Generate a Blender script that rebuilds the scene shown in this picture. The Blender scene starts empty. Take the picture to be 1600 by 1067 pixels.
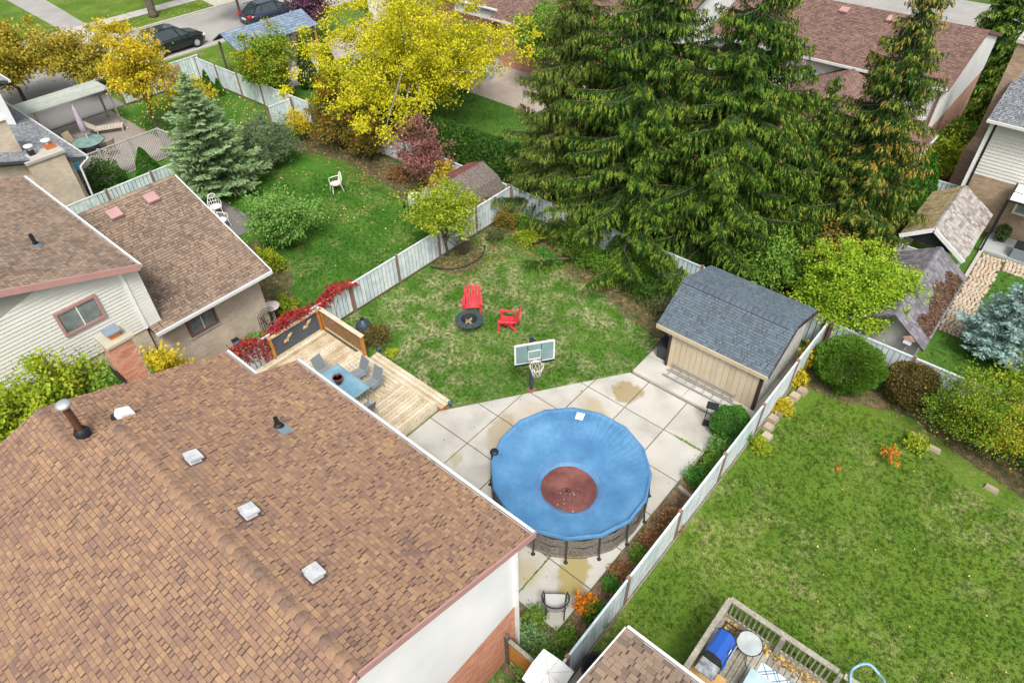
import bpy, math, random
import numpy as np
from mathutils import Vector, Matrix, noise as mnoise
rad = math.radians
rng = np.random.default_rng(7)
random.seed(7)
S = bpy.context.scene
C = S.collection

# ------------------------------------------------------------------ camera
def cam_axes(yaw, pitch, roll):
    cy, sy, cp, sp = math.cos(yaw), math.sin(yaw), math.cos(pitch), math.sin(pitch)
    f = Vector((sy*cp, cy*cp, -sp)); r = Vector((cy, -sy, 0)); u = r.cross(f)
    return r*math.cos(roll)+u*math.sin(roll), -r*math.sin(roll)+u*math.cos(roll), f
CAM = Vector((0, 0, 17.7))
r_, u_, f_ = cam_axes(rad(-41.574), rad(42.559), rad(-1.392))
cd = bpy.data.cameras.new('camera'); co = bpy.data.objects.new('camera', cd); C.objects.link(co)
m = Matrix.Identity(4)
for i in range(3):
    m[i][0] = r_[i]; m[i][1] = u_[i]; m[i][2] = -f_[i]; m[i][3] = CAM[i]
co.matrix_world = m
cd.sensor_width = 36; cd.lens = 1063/1600*36; cd.clip_start = .1; cd.clip_end = 900
S.camera = co

# ------------------------------------------------------------------ light
SUN_EL, SUN_AZ = 57, 132          # azimuth clockwise from +Y
W = bpy.data.worlds.new('World'); S.world = W; W.use_nodes = True
nt = W.node_tree; bg = nt.nodes['Background']
sky = nt.nodes.new('ShaderNodeTexSky'); sky.sky_type = 'NISHITA'; sky.sun_disc = False
sky.sun_elevation = rad(SUN_EL); sky.sun_rotation = rad(SUN_AZ)
sky.air_density = 1.0; sky.dust_density = 6.0; sky.ozone_density = .6
hs = nt.nodes.new('ShaderNodeHueSaturation'); hs.inputs['Saturation'].default_value = .42
nt.links.new(sky.outputs[0], hs.inputs['Color']); nt.links.new(hs.outputs[0], bg.inputs[0])
bg.inputs[1].default_value = .125
sl = bpy.data.lights.new('sun', 'SUN'); sl.energy = 1.5; sl.angle = rad(12); sl.color = (1, .96, .9)
so = bpy.data.objects.new('sun', sl); C.objects.link(so)
a, e = rad(SUN_AZ), rad(SUN_EL)
so.rotation_euler = Vector((math.sin(a)*math.cos(e), math.cos(a)*math.cos(e), math.sin(e))).to_track_quat('Z', 'Y').to_euler()
S.view_settings.view_transform = 'Standard'; S.view_settings.look = 'None'
S.view_settings.exposure = .68; S.view_settings.gamma = 1
S.view_settings.use_curve_mapping = False

# ------------------------------------------------------------------ materials
MATS = {}
def pmat(name, cols, rough=.75, noise=4., nmix=.5, rmix=.5, bump=None, metal=0., spec=.3, emit=None, fine=None, trans=0., detail=4):
    """ramp over (per-piece random * rmix + world noise * nmix)"""
    if name in MATS: return MATS[name]
    m = bpy.data.materials.new(name); m.use_nodes = True; t = m.node_tree; N = t.nodes; L = t.links
    b = N['Principled BSDF']; b.inputs['Roughness'].default_value = rough; b.inputs['Metallic'].default_value = metal
    b.inputs['Specular IOR Level'].default_value = spec
    geo = N.new('ShaderNodeNewGeometry'); oi = N.new('ShaderNodeObjectInfo')
    ad = N.new('ShaderNodeMath'); ad.operation = 'ADD'
    L.new(geo.outputs['Random Per Island'], ad.inputs[0]); L.new(oi.outputs['Random'], ad.inputs[1])
    fr = N.new('ShaderNodeMath'); fr.operation = 'FRACT'; L.new(ad.outputs[0], fr.inputs[0])
    nz = N.new('ShaderNodeTexNoise'); nz.inputs['Scale'].default_value = noise; nz.inputs['Detail'].default_value = detail
    L.new(geo.outputs['Position'], nz.inputs['Vector'])
    st = N.new('ShaderNodeMapRange'); st.inputs[1].default_value = .3; st.inputs[2].default_value = .7
    L.new(nz.outputs['Fac'], st.inputs[0])
    m1 = N.new('ShaderNodeMath'); m1.operation = 'MULTIPLY'; m1.inputs[1].default_value = rmix; L.new(fr.outputs[0], m1.inputs[0])
    m2 = N.new('ShaderNodeMath'); m2.operation = 'MULTIPLY_ADD'; m2.inputs[1].default_value = nmix; L.new(st.outputs[0], m2.inputs[0]); L.new(m1.outputs[0], m2.inputs[2])
    rp = N.new('ShaderNodeValToRGB'); el = rp.color_ramp.elements
    n = len(cols)
    for i, c in enumerate(cols):
        if len(c) == 4: p, c = c[0], c[1:]
        else: p = i/max(1, n-1)
        if i < 2: q = el[i]; q.position = p
        else: q = el.new(p)
        q.color = (*c, 1)
    if n == 1: el[1].color = (*cols[0][-3:], 1)
    L.new(m2.outputs[0], rp.inputs[0])
    out = rp.outputs[0]
    if fine:
        n2 = N.new('ShaderNodeTexNoise'); n2.inputs['Scale'].default_value = fine[0]; n2.inputs['Detail'].default_value = 3
        L.new(geo.outputs['Position'], n2.inputs['Vector'])
        mr = N.new('ShaderNodeMapRange'); mr.inputs[1].default_value = .25; mr.inputs[2].default_value = .75
        mr.inputs[3].default_value = 1-fine[1]; mr.inputs[4].default_value = 1+fine[1]
        L.new(n2.outputs['Fac'], mr.inputs[0])
        vm = N.new('ShaderNodeVectorMath'); vm.operation = 'SCALE'; L.new(out, vm.inputs[0]); L.new(mr.outputs[0], vm.inputs['Scale'])
        out = vm.outputs[0]
    L.new(out, b.inputs['Base Color'])
    if bump:
        n3 = N.new('ShaderNodeTexNoise'); n3.inputs['Scale'].default_value = bump[0]; n3.inputs['Detail'].default_value = 4
        L.new(geo.outputs['Position'], n3.inputs['Vector'])
        bn = N.new('ShaderNodeBump'); bn.inputs['Strength'].default_value = bump[1]; bn.inputs['Distance'].default_value = .02
        L.new(n3.outputs['Fac'], bn.inputs['Height']); L.new(bn.outputs[0], b.inputs['Normal'])
    if trans:
        tr = N.new('ShaderNodeBsdfTranslucent'); L.new(out, tr.inputs[0])
        mx = N.new('ShaderNodeMixShader'); mx.inputs[0].default_value = trans
        L.new(b.outputs[0], mx.inputs[1]); L.new(tr.outputs[0], mx.inputs[2])
        L.new(mx.outputs[0], N['Material Output'].inputs[0])
    MATS[name] = m
    return m
def flat(name, c, rough=.6, **k):
    c2 = tuple(min(1, x*1.12) for x in c); c1 = tuple(x*.86 for x in c)
    k.setdefault('noise', 3.); 
    return pmat(name, [c1, c2], rough=rough, **k)
def leafm(name, cols, **k):
    k.setdefault('noise', 1.1); k.setdefault('trans', .2)
    return pmat(name, cols, rough=.6, nmix=k.pop('nmix', .45), rmix=k.pop('rmix', .6), spec=.06, **k)

def brickmat(name, c1, c2, mortar, axis='y', bw=.21, bh=.07):
    if name in MATS: return MATS[name]
    m = bpy.data.materials.new(name); m.use_nodes = True; t = m.node_tree; N = t.nodes; L = t.links
    b = N['Principled BSDF']; b.inputs['Roughness'].default_value = .85; b.inputs['Specular IOR Level'].default_value = .2
    geo = N.new('ShaderNodeNewGeometry'); sp = N.new('ShaderNodeSeparateXYZ'); L.new(geo.outputs['Position'], sp.inputs[0])
    cb = N.new('ShaderNodeCombineXYZ'); L.new(sp.outputs[1 if axis == 'y' else 0], cb.inputs[0]); L.new(sp.outputs[2], cb.inputs[1])
    bt = N.new('ShaderNodeTexBrick'); bt.inputs['Scale'].default_value = 1; bt.inputs['Brick Width'].default_value = bw
    bt.inputs['Row Height'].default_value = bh; bt.inputs['Mortar Size'].default_value = .006
    bt.inputs['Color1'].default_value = (*c1, 1); bt.inputs['Color2'].default_value = (*c2, 1); bt.inputs['Mortar'].default_value = (*mortar, 1)
    L.new(cb.outputs[0], bt.inputs['Vector'])
    nz = N.new('ShaderNodeTexNoise'); nz.inputs['Scale'].default_value = 1.3; nz.inputs['Detail'].default_value = 6; L.new(geo.outputs['Position'], nz.inputs['Vector'])
    mr = N.new('ShaderNodeMapRange'); mr.inputs[1].default_value = .3; mr.inputs[2].default_value = .7; mr.inputs[3].default_value = .82; mr.inputs[4].default_value = 1.15
    L.new(nz.outputs['Fac'], mr.inputs[0])
    vm = N.new('ShaderNodeVectorMath'); vm.operation = 'SCALE'; L.new(bt.outputs['Color'], vm.inputs[0]); L.new(mr.outputs[0], vm.inputs['Scale'])
    L.new(vm.outputs[0], b.inputs['Base Color'])
    bn = N.new('ShaderNodeBump'); bn.inputs['Strength'].default_value = .5; bn.inputs['Distance'].default_value = .01; bn.invert = True
    L.new(bt.outputs['Fac'], bn.inputs['Height']); L.new(bn.outputs[0], b.inputs['Normal'])
    MATS[name] = m; return m

def ground_mat(name, g1, g2, dry, dry_amt, scale=1., big=.25, seed=0., worn=()):
    m = bpy.data.materials.new(name); m.use_nodes = True; t = m.node_tree; N = t.nodes; L = t.links
    b = N['Principled BSDF']; b.inputs['Roughness'].default_value = .9; b.inputs['Specular IOR Level'].default_value = .1
    geo = N.new('ShaderNodeNewGeometry')
    of = N.new('ShaderNodeVectorMath'); of.operation = 'MULTIPLY_ADD'; of.inputs[1].default_value = (1, 1, 0); of.inputs[2].default_value = (seed, seed*.7, 0)
    L.new(geo.outputs['Position'], of.inputs[0])
    def nz(sc, lo, hi, det=5, dist=0.):
        n = N.new('ShaderNodeTexNoise'); n.inputs['Scale'].default_value = sc; n.inputs['Detail'].default_value = det
        n.inputs['Distortion'].default_value = dist
        L.new(of.outputs[0], n.inputs['Vector'])
        r = N.new('ShaderNodeMapRange'); r.inputs[1].default_value = lo; r.inputs[2].default_value = hi; L.new(n.outputs['Fac'], r.inputs[0]); return r.outputs[0]
    def mix(f, c1, c2):
        x = N.new('ShaderNodeMix'); x.data_type = 'RGBA'
        L.new(f, x.inputs[0])
        for k, c in ((6, c1), (7, c2)):
            if isinstance(c, tuple): x.inputs[k].default_value = (*c, 1)
            else: L.new(c, x.inputs[k])
        return x.outputs[2]
    base = mix(nz(8*scale, .22, .76, 12, .1), g1, g2)
    base = mix(nz(big*1.6, .40, .68, 3), base, tuple(x*.95 for x in g2))
    d1 = nz(6.5*scale, .46-dry_amt*.10, .74-dry_amt*.03, 12, .1); d2 = nz(.5, .62-dry_amt*.34, .74-dry_amt*.15, 6)
    for (wx, wy, wr_, wa) in worn:
        v = N.new('ShaderNodeVectorMath'); v.operation = 'DISTANCE'; v.inputs[1].default_value = (wx, wy, 0); L.new(geo.outputs['Position'], v.inputs[0])
        r = N.new('ShaderNodeMapRange'); r.interpolation_type = 'SMOOTHSTEP'; r.inputs[1].default_value = wr_*1.25; r.inputs[2].default_value = wr_*.3; r.inputs[4].default_value = wa; L.new(v.outputs['Value'], r.inputs[0])
        ad = N.new('ShaderNodeMath'); ad.operation = 'ADD'; ad.use_clamp = True; L.new(d2, ad.inputs[0]); L.new(r.outputs[0], ad.inputs[1]); d2 = ad.outputs[0]
    mm = N.new('ShaderNodeMath'); mm.operation = 'MULTIPLY'; L.new(d1, mm.inputs[0]); L.new(d2, mm.inputs[1])
    mk_ = N.new('ShaderNodeMath'); mk_.operation = 'MULTIPLY'; L.new(mm.outputs[0], mk_.inputs[0]); L.new(nz(1.3, .40, .60, 4), mk_.inputs[1]); mm = mk_
    m9 = N.new('ShaderNodeMath'); m9.operation = 'MULTIPLY'; m9.use_clamp = True; m9.inputs[1].default_value = .50+.34*dry_amt+(.25 if worn and dry_amt > .7 else 0); L.new(mm.outputs[0], m9.inputs[0])
    base = mix(m9.outputs[0], base, dry)
    f = nz(26, .25, .75, 6)
    mr = N.new('ShaderNodeMapRange'); mr.inputs[3].default_value = .5; mr.inputs[4].default_value = 1.6; L.new(f, mr.inputs[0])
    vm = N.new('ShaderNodeVectorMath'); vm.operation = 'SCALE'; L.new(base, vm.inputs[0]); L.new(mr.outputs[0], vm.inputs['Scale'])
    L.new(vm.outputs[0], b.inputs['Base Color'])
    bn = N.new('ShaderNodeBump'); bn.inputs['Strength'].default_value = .6; bn.inputs['Distance'].default_value = .05
    L.new(f, bn.inputs['Height']); L.new(bn.outputs[0], b.inputs['Normal'])
    return m

# ------------------------------------------------------------------ mesh helpers
def tag(o, label=None, cat=None, group=None, kind=None):
    if label: o['label'] = label
    if cat: o['category'] = cat
    if group: o['group'] = group
    if kind: o['kind'] = kind
    return o
def thing(name, label, cat, loc=(0, 0, 0), rz=0, group=None):
    o = bpy.data.objects.new(name, None); C.objects.link(o); o.location = loc; o.rotation_euler = (0, 0, rz)
    o.empty_display_size = .2
    return tag(o, label, cat, group)
def link(name, me, parent=None, mw=None):
    o = bpy.data.objects.new(name, me); C.objects.link(o)
    if parent is not None: o.parent = parent
    if mw is not None: o.matrix_basis = mw
    return o
class MB:
    def __init__(s): s.v = []; s.f = []
    def poly(s, pts):
        n = len(s.v); s.v += [tuple(p) for p in pts]; s.f.append(tuple(range(n, n+len(pts)))); return s
    def hexa(s, p):    # 8 points: bottom 4 ccw, top 4 ccw
        n = len(s.v); s.v += [tuple(q) for q in p]
        for f in ((3, 2, 1, 0), (4, 5, 6, 7), (0, 1, 5, 4), (1, 2, 6, 5), (2, 3, 7, 6), (3, 0, 4, 7)): s.f.append(tuple(n+i for i in f))
        return s
    def box(s, a, b):
        x0, y0, z0 = a; x1, y1, z1 = b
        if x0 > x1: x0, x1 = x1, x0
        if y0 > y1: y0, y1 = y1, y0
        if z0 > z1: z0, z1 = z1, z0
        return s.hexa([(x0,y0,z0),(x1,y0,z0),(x1,y1,z0),(x0,y1,z0),(x0,y0,z1),(x1,y0,z1),(x1,y1,z1),(x0,y1,z1)])
    def bar(s, a, b, w, h, up=(0, 0, 1)):   # rectangular bar from a to b
        a = Vector(a); b = Vector(b); d = (b-a).normalized(); up = Vector(up)
        sd = d.cross(up)
        if sd.length < 1e-4: sd = Vector((1, 0, 0))
        sd.normalize(); up = sd.cross(d)
        P = []
        for q in (a, b):
            P.append([q-sd*w/2-up*h/2, q+sd*w/2-up*h/2, q+sd*w/2+up*h/2, q-sd*w/2+up*h/2])
        n = len(s.v); s.v += [tuple(x) for x in P[0]+P[1]]
        for f in ((0, 1, 2, 3), (7, 6, 5, 4), (0, 4, 5, 1), (1, 5, 6, 2), (2, 6, 7, 3), (3, 7, 4, 0)): s.f.append(tuple(n+i for i in f))
        return s
    def tube(s, pts, r, n=8, cap=True):
        pts = [Vector(p) for p in pts]; rs = r if isinstance(r, (list, tuple)) else [r]*len(pts)
        base = len(s.v); prev = None
        for i, p in enumerate(pts):
            d = (pts[min(i+1, len(pts)-1)]-pts[max(i-1, 0)]).normalized()
            if prev is None:
                a = d.cross(Vector((0, 0, 1)));
                if a.length < 1e-3: a = Vector((1, 0, 0))
            else: a = prev-d*prev.dot(d)
            a.normalize(); prev = a; b = d.cross(a)
            for k in range(n):
                t = 2*math.pi*k/n; s.v.append(tuple(p+(a*math.cos(t)+b*math.sin(t))*rs[i]))
        for i in range(len(pts)-1):
            for k in range(n):
                k2 = (k+1) % n; s.f.append((base+i*n+k, base+(i+1)*n+k, base+(i+1)*n+k2, base+i*n+k2))
        if cap: s.f.append(tuple(base+k for k in range(n))); s.f.append(tuple(base+(len(pts)-1)*n+k for k in reversed(range(n))))
        return s
    def lathe(s, prof, c=(0, 0), n=24, a0=0):
        base = len(s.v)
        for r, z in prof:
            for k in range(n):
                t = a0+2*math.pi*k/n; s.v.append((c[0]+r*math.cos(t), c[1]+r*math.sin(t), z))
        for i in range(len(prof)-1):
            for k in range(n):
                k2 = (k+1) % n; s.f.append((base+i*n+k, base+i*n+k2, base+(i+1)*n+k2, base+(i+1)*n+k))
        return s
    def prism(s, pts, z0, z1):    # pts 2d ccw
        n = len(s.v); k = len(pts)
        s.v += [(p[0], p[1], z0) for p in pts]+[(p[0], p[1], z1) for p in pts]
        s.f.append(tuple(n+i for i in reversed(range(k)))); s.f.append(tuple(n+k+i for i in range(k)))
        for i in range(k):
            j = (i+1) % k; s.f.append((n+i, n+j, n+k+j, n+k+i))
        return s
    def extr(s, pts, d):          # pts 3d polygon, d offset vector
        n = len(s.v); k = len(pts); d = Vector(d)
        s.v += [tuple(p) for p in pts]+[tuple(Vector(p)+d) for p in pts]
        s.f.append(tuple(n+i for i in reversed(range(k)))); s.f.append(tuple(n+k+i for i in range(k)))
        for i in range(k):
            j = (i+1) % k; s.f.append((n+i, n+j, n+k+j, n+k+i))
        return s
    def mesh(s, name, mat):
        me = bpy.data.meshes.new(name); me.from_pydata(s.v, [], s.f); me.materials.append(mat); return me
    def build(s, name, mat, parent=None, smooth=False, mw=None):
        me = s.mesh(name, mat)
        if smooth: me.polygons.foreach_set('use_smooth', [True]*len(me.polygons))
        return link(name, me, parent, mw)
def np_mesh(name, V, nper, mat, parent=None, smooth=False):
    """V (K*nper,3) -> K polygons with nper corners each"""
    V = np.asarray(V, dtype=np.float32); K = len(V)//nper
    me = bpy.data.meshes.new(name); me.vertices.add(len(V)); me.vertices.foreach_set('co', V.ravel())
    me.loops.add(len(V)); me.loops.foreach_set('vertex_index', np.arange(len(V), dtype=np.int32))
    me.polygons.add(K); me.polygons.foreach_set('loop_start', np.arange(0, len(V), nper, dtype=np.int32))
    me.update(calc_edges=True); me.materials.append(mat)
    return link(name, me, parent)
def frame(o, U, V, N):
    m = Matrix.Identity(4)
    for i in range(3): m[i][0] = U[i]; m[i][1] = V[i]; m[i][2] = N[i]; m[i][3] = o[i]
    return m
def structure(name, mb, mat): return tag(mb.build(name, mat), kind='structure')

# ------------------------------------------------------------------ foliage helpers
def quads(P, size, aspect=.6, D=None, dmix=0., up=.0):
    """diamond leaves at P; D = preferred long-axis direction"""
    n = len(P); a = rng.normal(size=(n, 3))
    if D is not None: a = a*(1-dmix)+D*dmix*1.7
    a /= np.linalg.norm(a, axis=1)[:, None]+1e-9
    b = rng.normal(size=(n, 3)); b[:, 2] *= (1-up)
    b -= a*(a*b).sum(1)[:, None]; b /= np.linalg.norm(b, axis=1)[:, None]+1e-9
    s = size*rng.uniform(.65, 1.3, n)[:, None]
    a = a*s*.5; b = b*s*aspect*.5
    V = np.stack([P-a, P+b, P+a, P-b], 1)
    return V.reshape(-1, 3)
def tris(P, size, aspect=.3, D=None, dmix=.7):
    n = len(P); a = rng.normal(size=(n, 3))
    if D is not None: a = a*(1-dmix)+D*dmix*1.7
    a /= np.linalg.norm(a, axis=1)[:, None]+1e-9
    b = rng.normal(size=(n, 3)); b -= a*(a*b).sum(1)[:, None]; b /= np.linalg.norm(b, axis=1)[:, None]+1e-9
    s = size*rng.uniform(.65, 1.3, n)[:, None]
    a = a*s*.6; b = b*s*aspect*.5
    return np.stack([P-a*.8-b, P-a*.8+b, P+a], 1).reshape(-1, 3)
def lumpy(d, seed, amp=.25, freq=1.6):
    return np.array([1+amp*mnoise.noise(Vector((x*freq+seed, y*freq+seed*.3, z*freq)))*1.8 for x, y, z in d])
def crown_pts(rx, ry, rz, cz, ncl, nleaf, clr, seed, shell=.5, flatb=.0, amp=.3):
    d = rng.normal(size=(ncl, 3)); d /= np.linalg.norm(d, axis=1)[:, None]
    d[:, 2] = np.where(d[:, 2] < -flatb-1e-6, d[:, 2]*.6, d[:, 2])
    r = rng.uniform(0, 1, ncl)**shell
    c = d*(r*lumpy(d, seed, amp))[:, None]*np.array([rx, ry, rz]); c[:, 2] += cz
    k = np.clip(rng.normal(1, .35, ncl), .4, 1.8)
    P = np.repeat(c, nleaf, 0)+rng.normal(size=(ncl*nleaf, 3))*np.repeat(k, nleaf)[:, None]*clr*np.array([1, 1, .62])
    return c, P
def limbs(mb, h0, h1, targets, r0, n=None):
    for t in targets:
        z = h0+(h1-h0)*random.random()**1.2
        s = Vector((0, 0, z)); t = Vector(t); mid = s.lerp(t, .5)+Vector((random.uniform(-.2, .2), random.uniform(-.2, .2), random.uniform(-.1, .25)))*t.length*.2
        if t.z < z: mid.z = max(mid.z, z-.1)
        mb.tube([s, s.lerp(mid, .5)+Vector((0, 0, .03)), mid, t], [r0*.55, r0*.42, r0*.3, r0*.08], 5, False)
def tree(name, label, cat, x, y, h, rx, ry, rz, cz, mat, bark, ncl=150, nleaf=70, clr=.28, leaf=.13, tr=.12, seed=1., nl=14, group=None, shell=.5, lean=(0, 0), aspect=.7, amp=.3, stems=1, up=.35, needle=False):
    t = thing(name, label, cat, (x, y, 0), 0, group)
    c, P = crown_pts(rx, ry, rz, cz, ncl, nleaf, clr, seed, shell, .3, amp)
    P[:, 2] = np.maximum(P[:, 2], .06); c[:, 2] = np.maximum(c[:, 2], .15)
    mb = MB()
    for k in range(stems):
        ox, oy = (0, 0) if stems == 1 else (random.uniform(-.12, .12), random.uniform(-.12, .12))
        top = Vector((ox*6+lean[0], oy*6+lean[1], cz+rz*.55))
        mb.tube([(ox, oy, -.05), (ox*1.5, oy*1.5, .3), (ox*3+lean[0]*.3, oy*3+lean[1]*.3, cz*.6), top], [tr*1.25, tr, tr*.7, tr*.15], 8)
    idx = np.random.default_rng(int(seed*10)).permutation(len(c))[:nl]
    limbs(mb, min(cz-rz*.8, h*.2) if cz-rz > .1 else .3, cz+rz*.3, [c[i] for i in idx], tr)
    mb.build('trunk', bark, t, True)
    np_mesh('crown', tris(P, leaf, aspect, None) if needle else quads(P, leaf, aspect, up=up), 3 if needle else 4, mat, t)
    return t
def bush(name, label, cat, x, y, rx, ry, h, mat, stem, n=9000, leaf=.07, seed=1., group=None, amp=.12, z0=0., aspect=.55, D=.55, shape='round', freq=1.8, thick=.16, bottom=.25):
    """clipped or dense shrub: leaves packed in an outer shell"""
    t = thing(name, label, cat, (x, y, z0), 0, group)
    d = rng.normal(size=(n, 3)); d /= np.linalg.norm(d, axis=1)[:, None]
    if shape == 'cone':
        v = rng.uniform(0, 1, n)**.8; th = rng.uniform(0, 2*np.pi, n)
        rr = np.where(v < .12, v/.12, 1)*(1-v)**.75*1.05
        d = np.stack([np.cos(th)*rr, np.sin(th)*rr, v*2-1], 1)
    lum = lumpy(d, seed, amp, freq)*(1-np.abs(rng.normal(0, thick, n)))
    P = d*np.array([rx, ry, h*.5])
    if shape == 'cone': P[:, :2] *= lum[:, None]
    else: P *= lum[:, None]
    P[:, 2] += h*.5
    if shape != 'cone': P[:, 2] = np.where(P[:, 2] < h*bottom, h*bottom*.2+rng.uniform(0, h*bottom, n)*.8, P[:, 2])
    Dd = d*np.array([1, 1, .6])+np.array([0, 0, .5]); Dd /= np.linalg.norm(Dd, axis=1)[:, None]
    mb = MB()
    for k in range(5):
        a = k*1.3; mb.tube([(0, 0, 0), (math.cos(a)*rx*.25, math.sin(a)*ry*.25, h*.3), (math.cos(a)*rx*.55, math.sin(a)*ry*.55, h*.62 if shape != 'cone' else h*.4)], [.035, .025, .008], 5)
    mb.build('stem', stem, t)
    np_mesh('foliage', quads(P, leaf, aspect, Dd, D), 4, mat, t)
    return t
def spruce(name, label, x, y, h, R, z0, mat, bark, seed, nw=26, nb=7, droop=.25, group=None, dens=1., twig=.14, hang=.55, cone=None, tip=.0, power=.8, tr=.2, cat='spruce tree', mtip=None, gap=.0, asp=.2):
    t = thing(name, label, cat, (x, y, 0), random.uniform(0, 6), group)
    rs = np.random.default_rng(seed)
    mb = MB(); mb.tube([(0, 0, -.1), (0, 0, h*.3), (.05, .03, h*.7), (0, 0, h)], [tr, tr*.75, tr*.4, .015], 9)
    PP = []; DD = []; TT = []; CP = []
    for w in range(nw):
        z = z0+(h*.985-z0)*((w+.5)/nw)**.95
        L0 = R*max(.05, (1-(z-z0*.4)/(h-z0*.4)))**power
        for k in range(nb):
            if rs.random() < gap: continue
            th = 2*np.pi*(k+rs.uniform(-.35, .35))/nb+w*1.1
            L = L0*rs.choice([.55, .8, 1., 1.1, 1.22], p=[.15, .25, .3, .2, .1])
            zz = z+rs.uniform(-.18, .18)
            n = max(3, int(L/.13))
            s = np.linspace(.1, 1, n)
            dr = droop*rs.uniform(.7, 1.3)
            dz = -dr*L*s**1.2+tip*L*s**3
            wig = .08*L*np.sin(s*3+rs.uniform(0, 6))
            bx = np.cos(th)*s*L-np.sin(th)*wig; by = np.sin(th)*s*L+np.cos(th)*wig
            if L > .5: mb.tube([(0, 0, zz), (bx[n//2], by[n//2], zz+dz[n//2]), (bx[-1], by[-1], zz+dz[-1])], [.02+.014*L, .01+.005*L, .004], 4, False)
            inner = rs.uniform(.0, .28)
            for i in range(n):
                if s[i] < inner and L > 1.: continue
                sl_ = (.14+.30*(1-s[i])**.8)*min(L, 2.4)*rs.uniform(.5, 1.2)
                for sd in (-1, 1):
                    m_ = max(3, int(sl_/.035*dens))
                    q = rs.uniform(0, 1, m_)
                    ang = th+sd*rs.uniform(.5, 1.1)
                    hg = hang*rs.uniform(.6, 1.3)
                    ev = rs.uniform(0, 1, m_)**1.5*hg*.32*min(1, L)     # hanging curtain under the shoot
                    px = bx[i]+np.cos(ang)*q*sl_+rs.normal(0, .02, m_); py = by[i]+np.sin(ang)*q*sl_+rs.normal(0, .02, m_)
                    pz = zz+dz[i]-abs(hang)*.35*np.sign(hang)*q**1.5*sl_-ev+rs.uniform(-.02, .02, m_)
                    PP.append(np.stack([px, py, pz], 1))
                    dd = np.stack([np.cos(ang)*(1-abs(hang)*.6)*np.ones(m_), np.sin(ang)*(1-abs(hang)*.6)*np.ones(m_), -hang*1.1-ev*2.], 1)
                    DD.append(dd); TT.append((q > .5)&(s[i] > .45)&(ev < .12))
            if cone and z > h*cone and L > .3 and rs.random() < .6:
                CP.append([bx[-1]*.88, by[-1]*.88, zz+dz[-1]-.1])
    P = np.concatenate(PP); D = np.concatenate(DD); T = np.concatenate(TT); D /= np.linalg.norm(D, axis=1)[:, None]+1e-9
    mb.build('trunk', bark, t, True)
    mtip = mtip or mat
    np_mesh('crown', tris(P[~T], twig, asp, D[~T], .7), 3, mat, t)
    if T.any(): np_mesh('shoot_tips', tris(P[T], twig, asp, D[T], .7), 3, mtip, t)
    if CP:
        c = np.repeat(np.array(CP), 7, 0)+rs.normal(size=(len(CP)*7, 3))*.12
        o = np_mesh('cones', quads(c, .15, .3, np.tile([0, 0, -1.], (len(c), 1)), .85), 4, M_cone, t); tag(o, kind='stuff')
    return t

# ------------------------------------------------------------------ piece fields
def keep_near(items, n=300):
    """items: list of (world_pos, data); nearest n first"""
    it = sorted(items, key=lambda q: (q[0]-CAM).length)
    return it[:n], it[n:]
def inview(p, mg=.0):
    v = p-CAM; w = v.dot(f_)
    if w < .5: return False
    px = v.dot(r_)/w*1063; py = v.dot(u_)/w*1063
    return abs(px) < 800+mg and abs(py) < 534+mg
def shingles(roof, O, U, V, Lu, Lv, mat, expo=.105, wmin=.09, wmax=.17, thick=.012, loc=Vector((0, 0, 0)), objs=True, clip=None, seed=1, variants=5, name='shingle', cull=60, band=.013, gapf=.34):
    """courses of tabs lying on plane O,U,V (parent-local); thing location loc gives world position"""
    rs = random.Random(seed); O = Vector(O); U = Vector(U).normalized(); V = Vector(V).normalized(); N = U.cross(V)
    if N.z < 0: N = -N
    ws = [wmin+(wmax-wmin)*i/(variants-1) for i in range(variants)]
    meshes = {}
    def tabmesh(w, th, e):
        k = (round(w, 3), round(th, 4), round(e, 3))
        if k not in meshes:
            g = .004; b = MB()
            b.hexa([(g, 0, .001), (w-g, 0, .001), (w-g, e, -.002), (g, e, -.002), (g, 0, th), (w-g, 0, th), (w-g, e, .0015), (g, e, .0015)])
            meshes[k] = b.mesh(name, mat)
        return meshes[k]
    items = []; v = 0
    while v < Lv-.02:
        e = min(expo-band, Lv-v)
        u = -rs.random()*.15
        while u < Lu-.02:
            w = rs.choice(ws); w0 = max(u, 0); w1 = min(u+w, Lu); ww = w1-w0
            if gapf and rs.random() < gapf: ww = max(.05, ww-rs.choice([.015, .025, .035]))
            th = thick*rs.choice([.6, 1., 1.4])
            if ww > .04:
                p = O+U*w0+V*v
                if (clip is None or clip(w0+ww/2, v+expo/2)) and inview(p+loc, cull): items.append((p+loc, (p, ww, th, e)))
            u += w
        v += expo
    mats = frame((0, 0, 0), U, V, N)
    near, far = keep_near(items, 300 if objs else 0)
    for wp, (p, w, th, e) in near:
        w = round(w/.02)*.02 if w > .05 else w
        mt = mats.copy(); mt.translation = p+N*.002
        link(name, tabmesh(w, th, e), roof, mt)
    if far:
        b = MB()
        for wp, (p, w, th, e) in far:
            g = .004; q = p+N*.002
            P = [q+U*g+N*.001, q+U*(w-g)+N*.001, q+U*(w-g)+V*e-N*.002, q+U*g+V*e-N*.002, q+U*g+N*th, q+U*(w-g)+N*th, q+U*(w-g)+V*e+N*.0015, q+U*g+V*e+N*.0015]
            n = len(b.v); b.v += [tuple(x) for x in P]
            b.f += [(n+4, n+5, n+6, n+7), (n, n+1, n+5, n+4), (n+1, n+2, n+6, n+5), (n+3, n, n+4, n+7)]
        tag(b.build(name+'s', mat, roof), kind='stuff')
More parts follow.
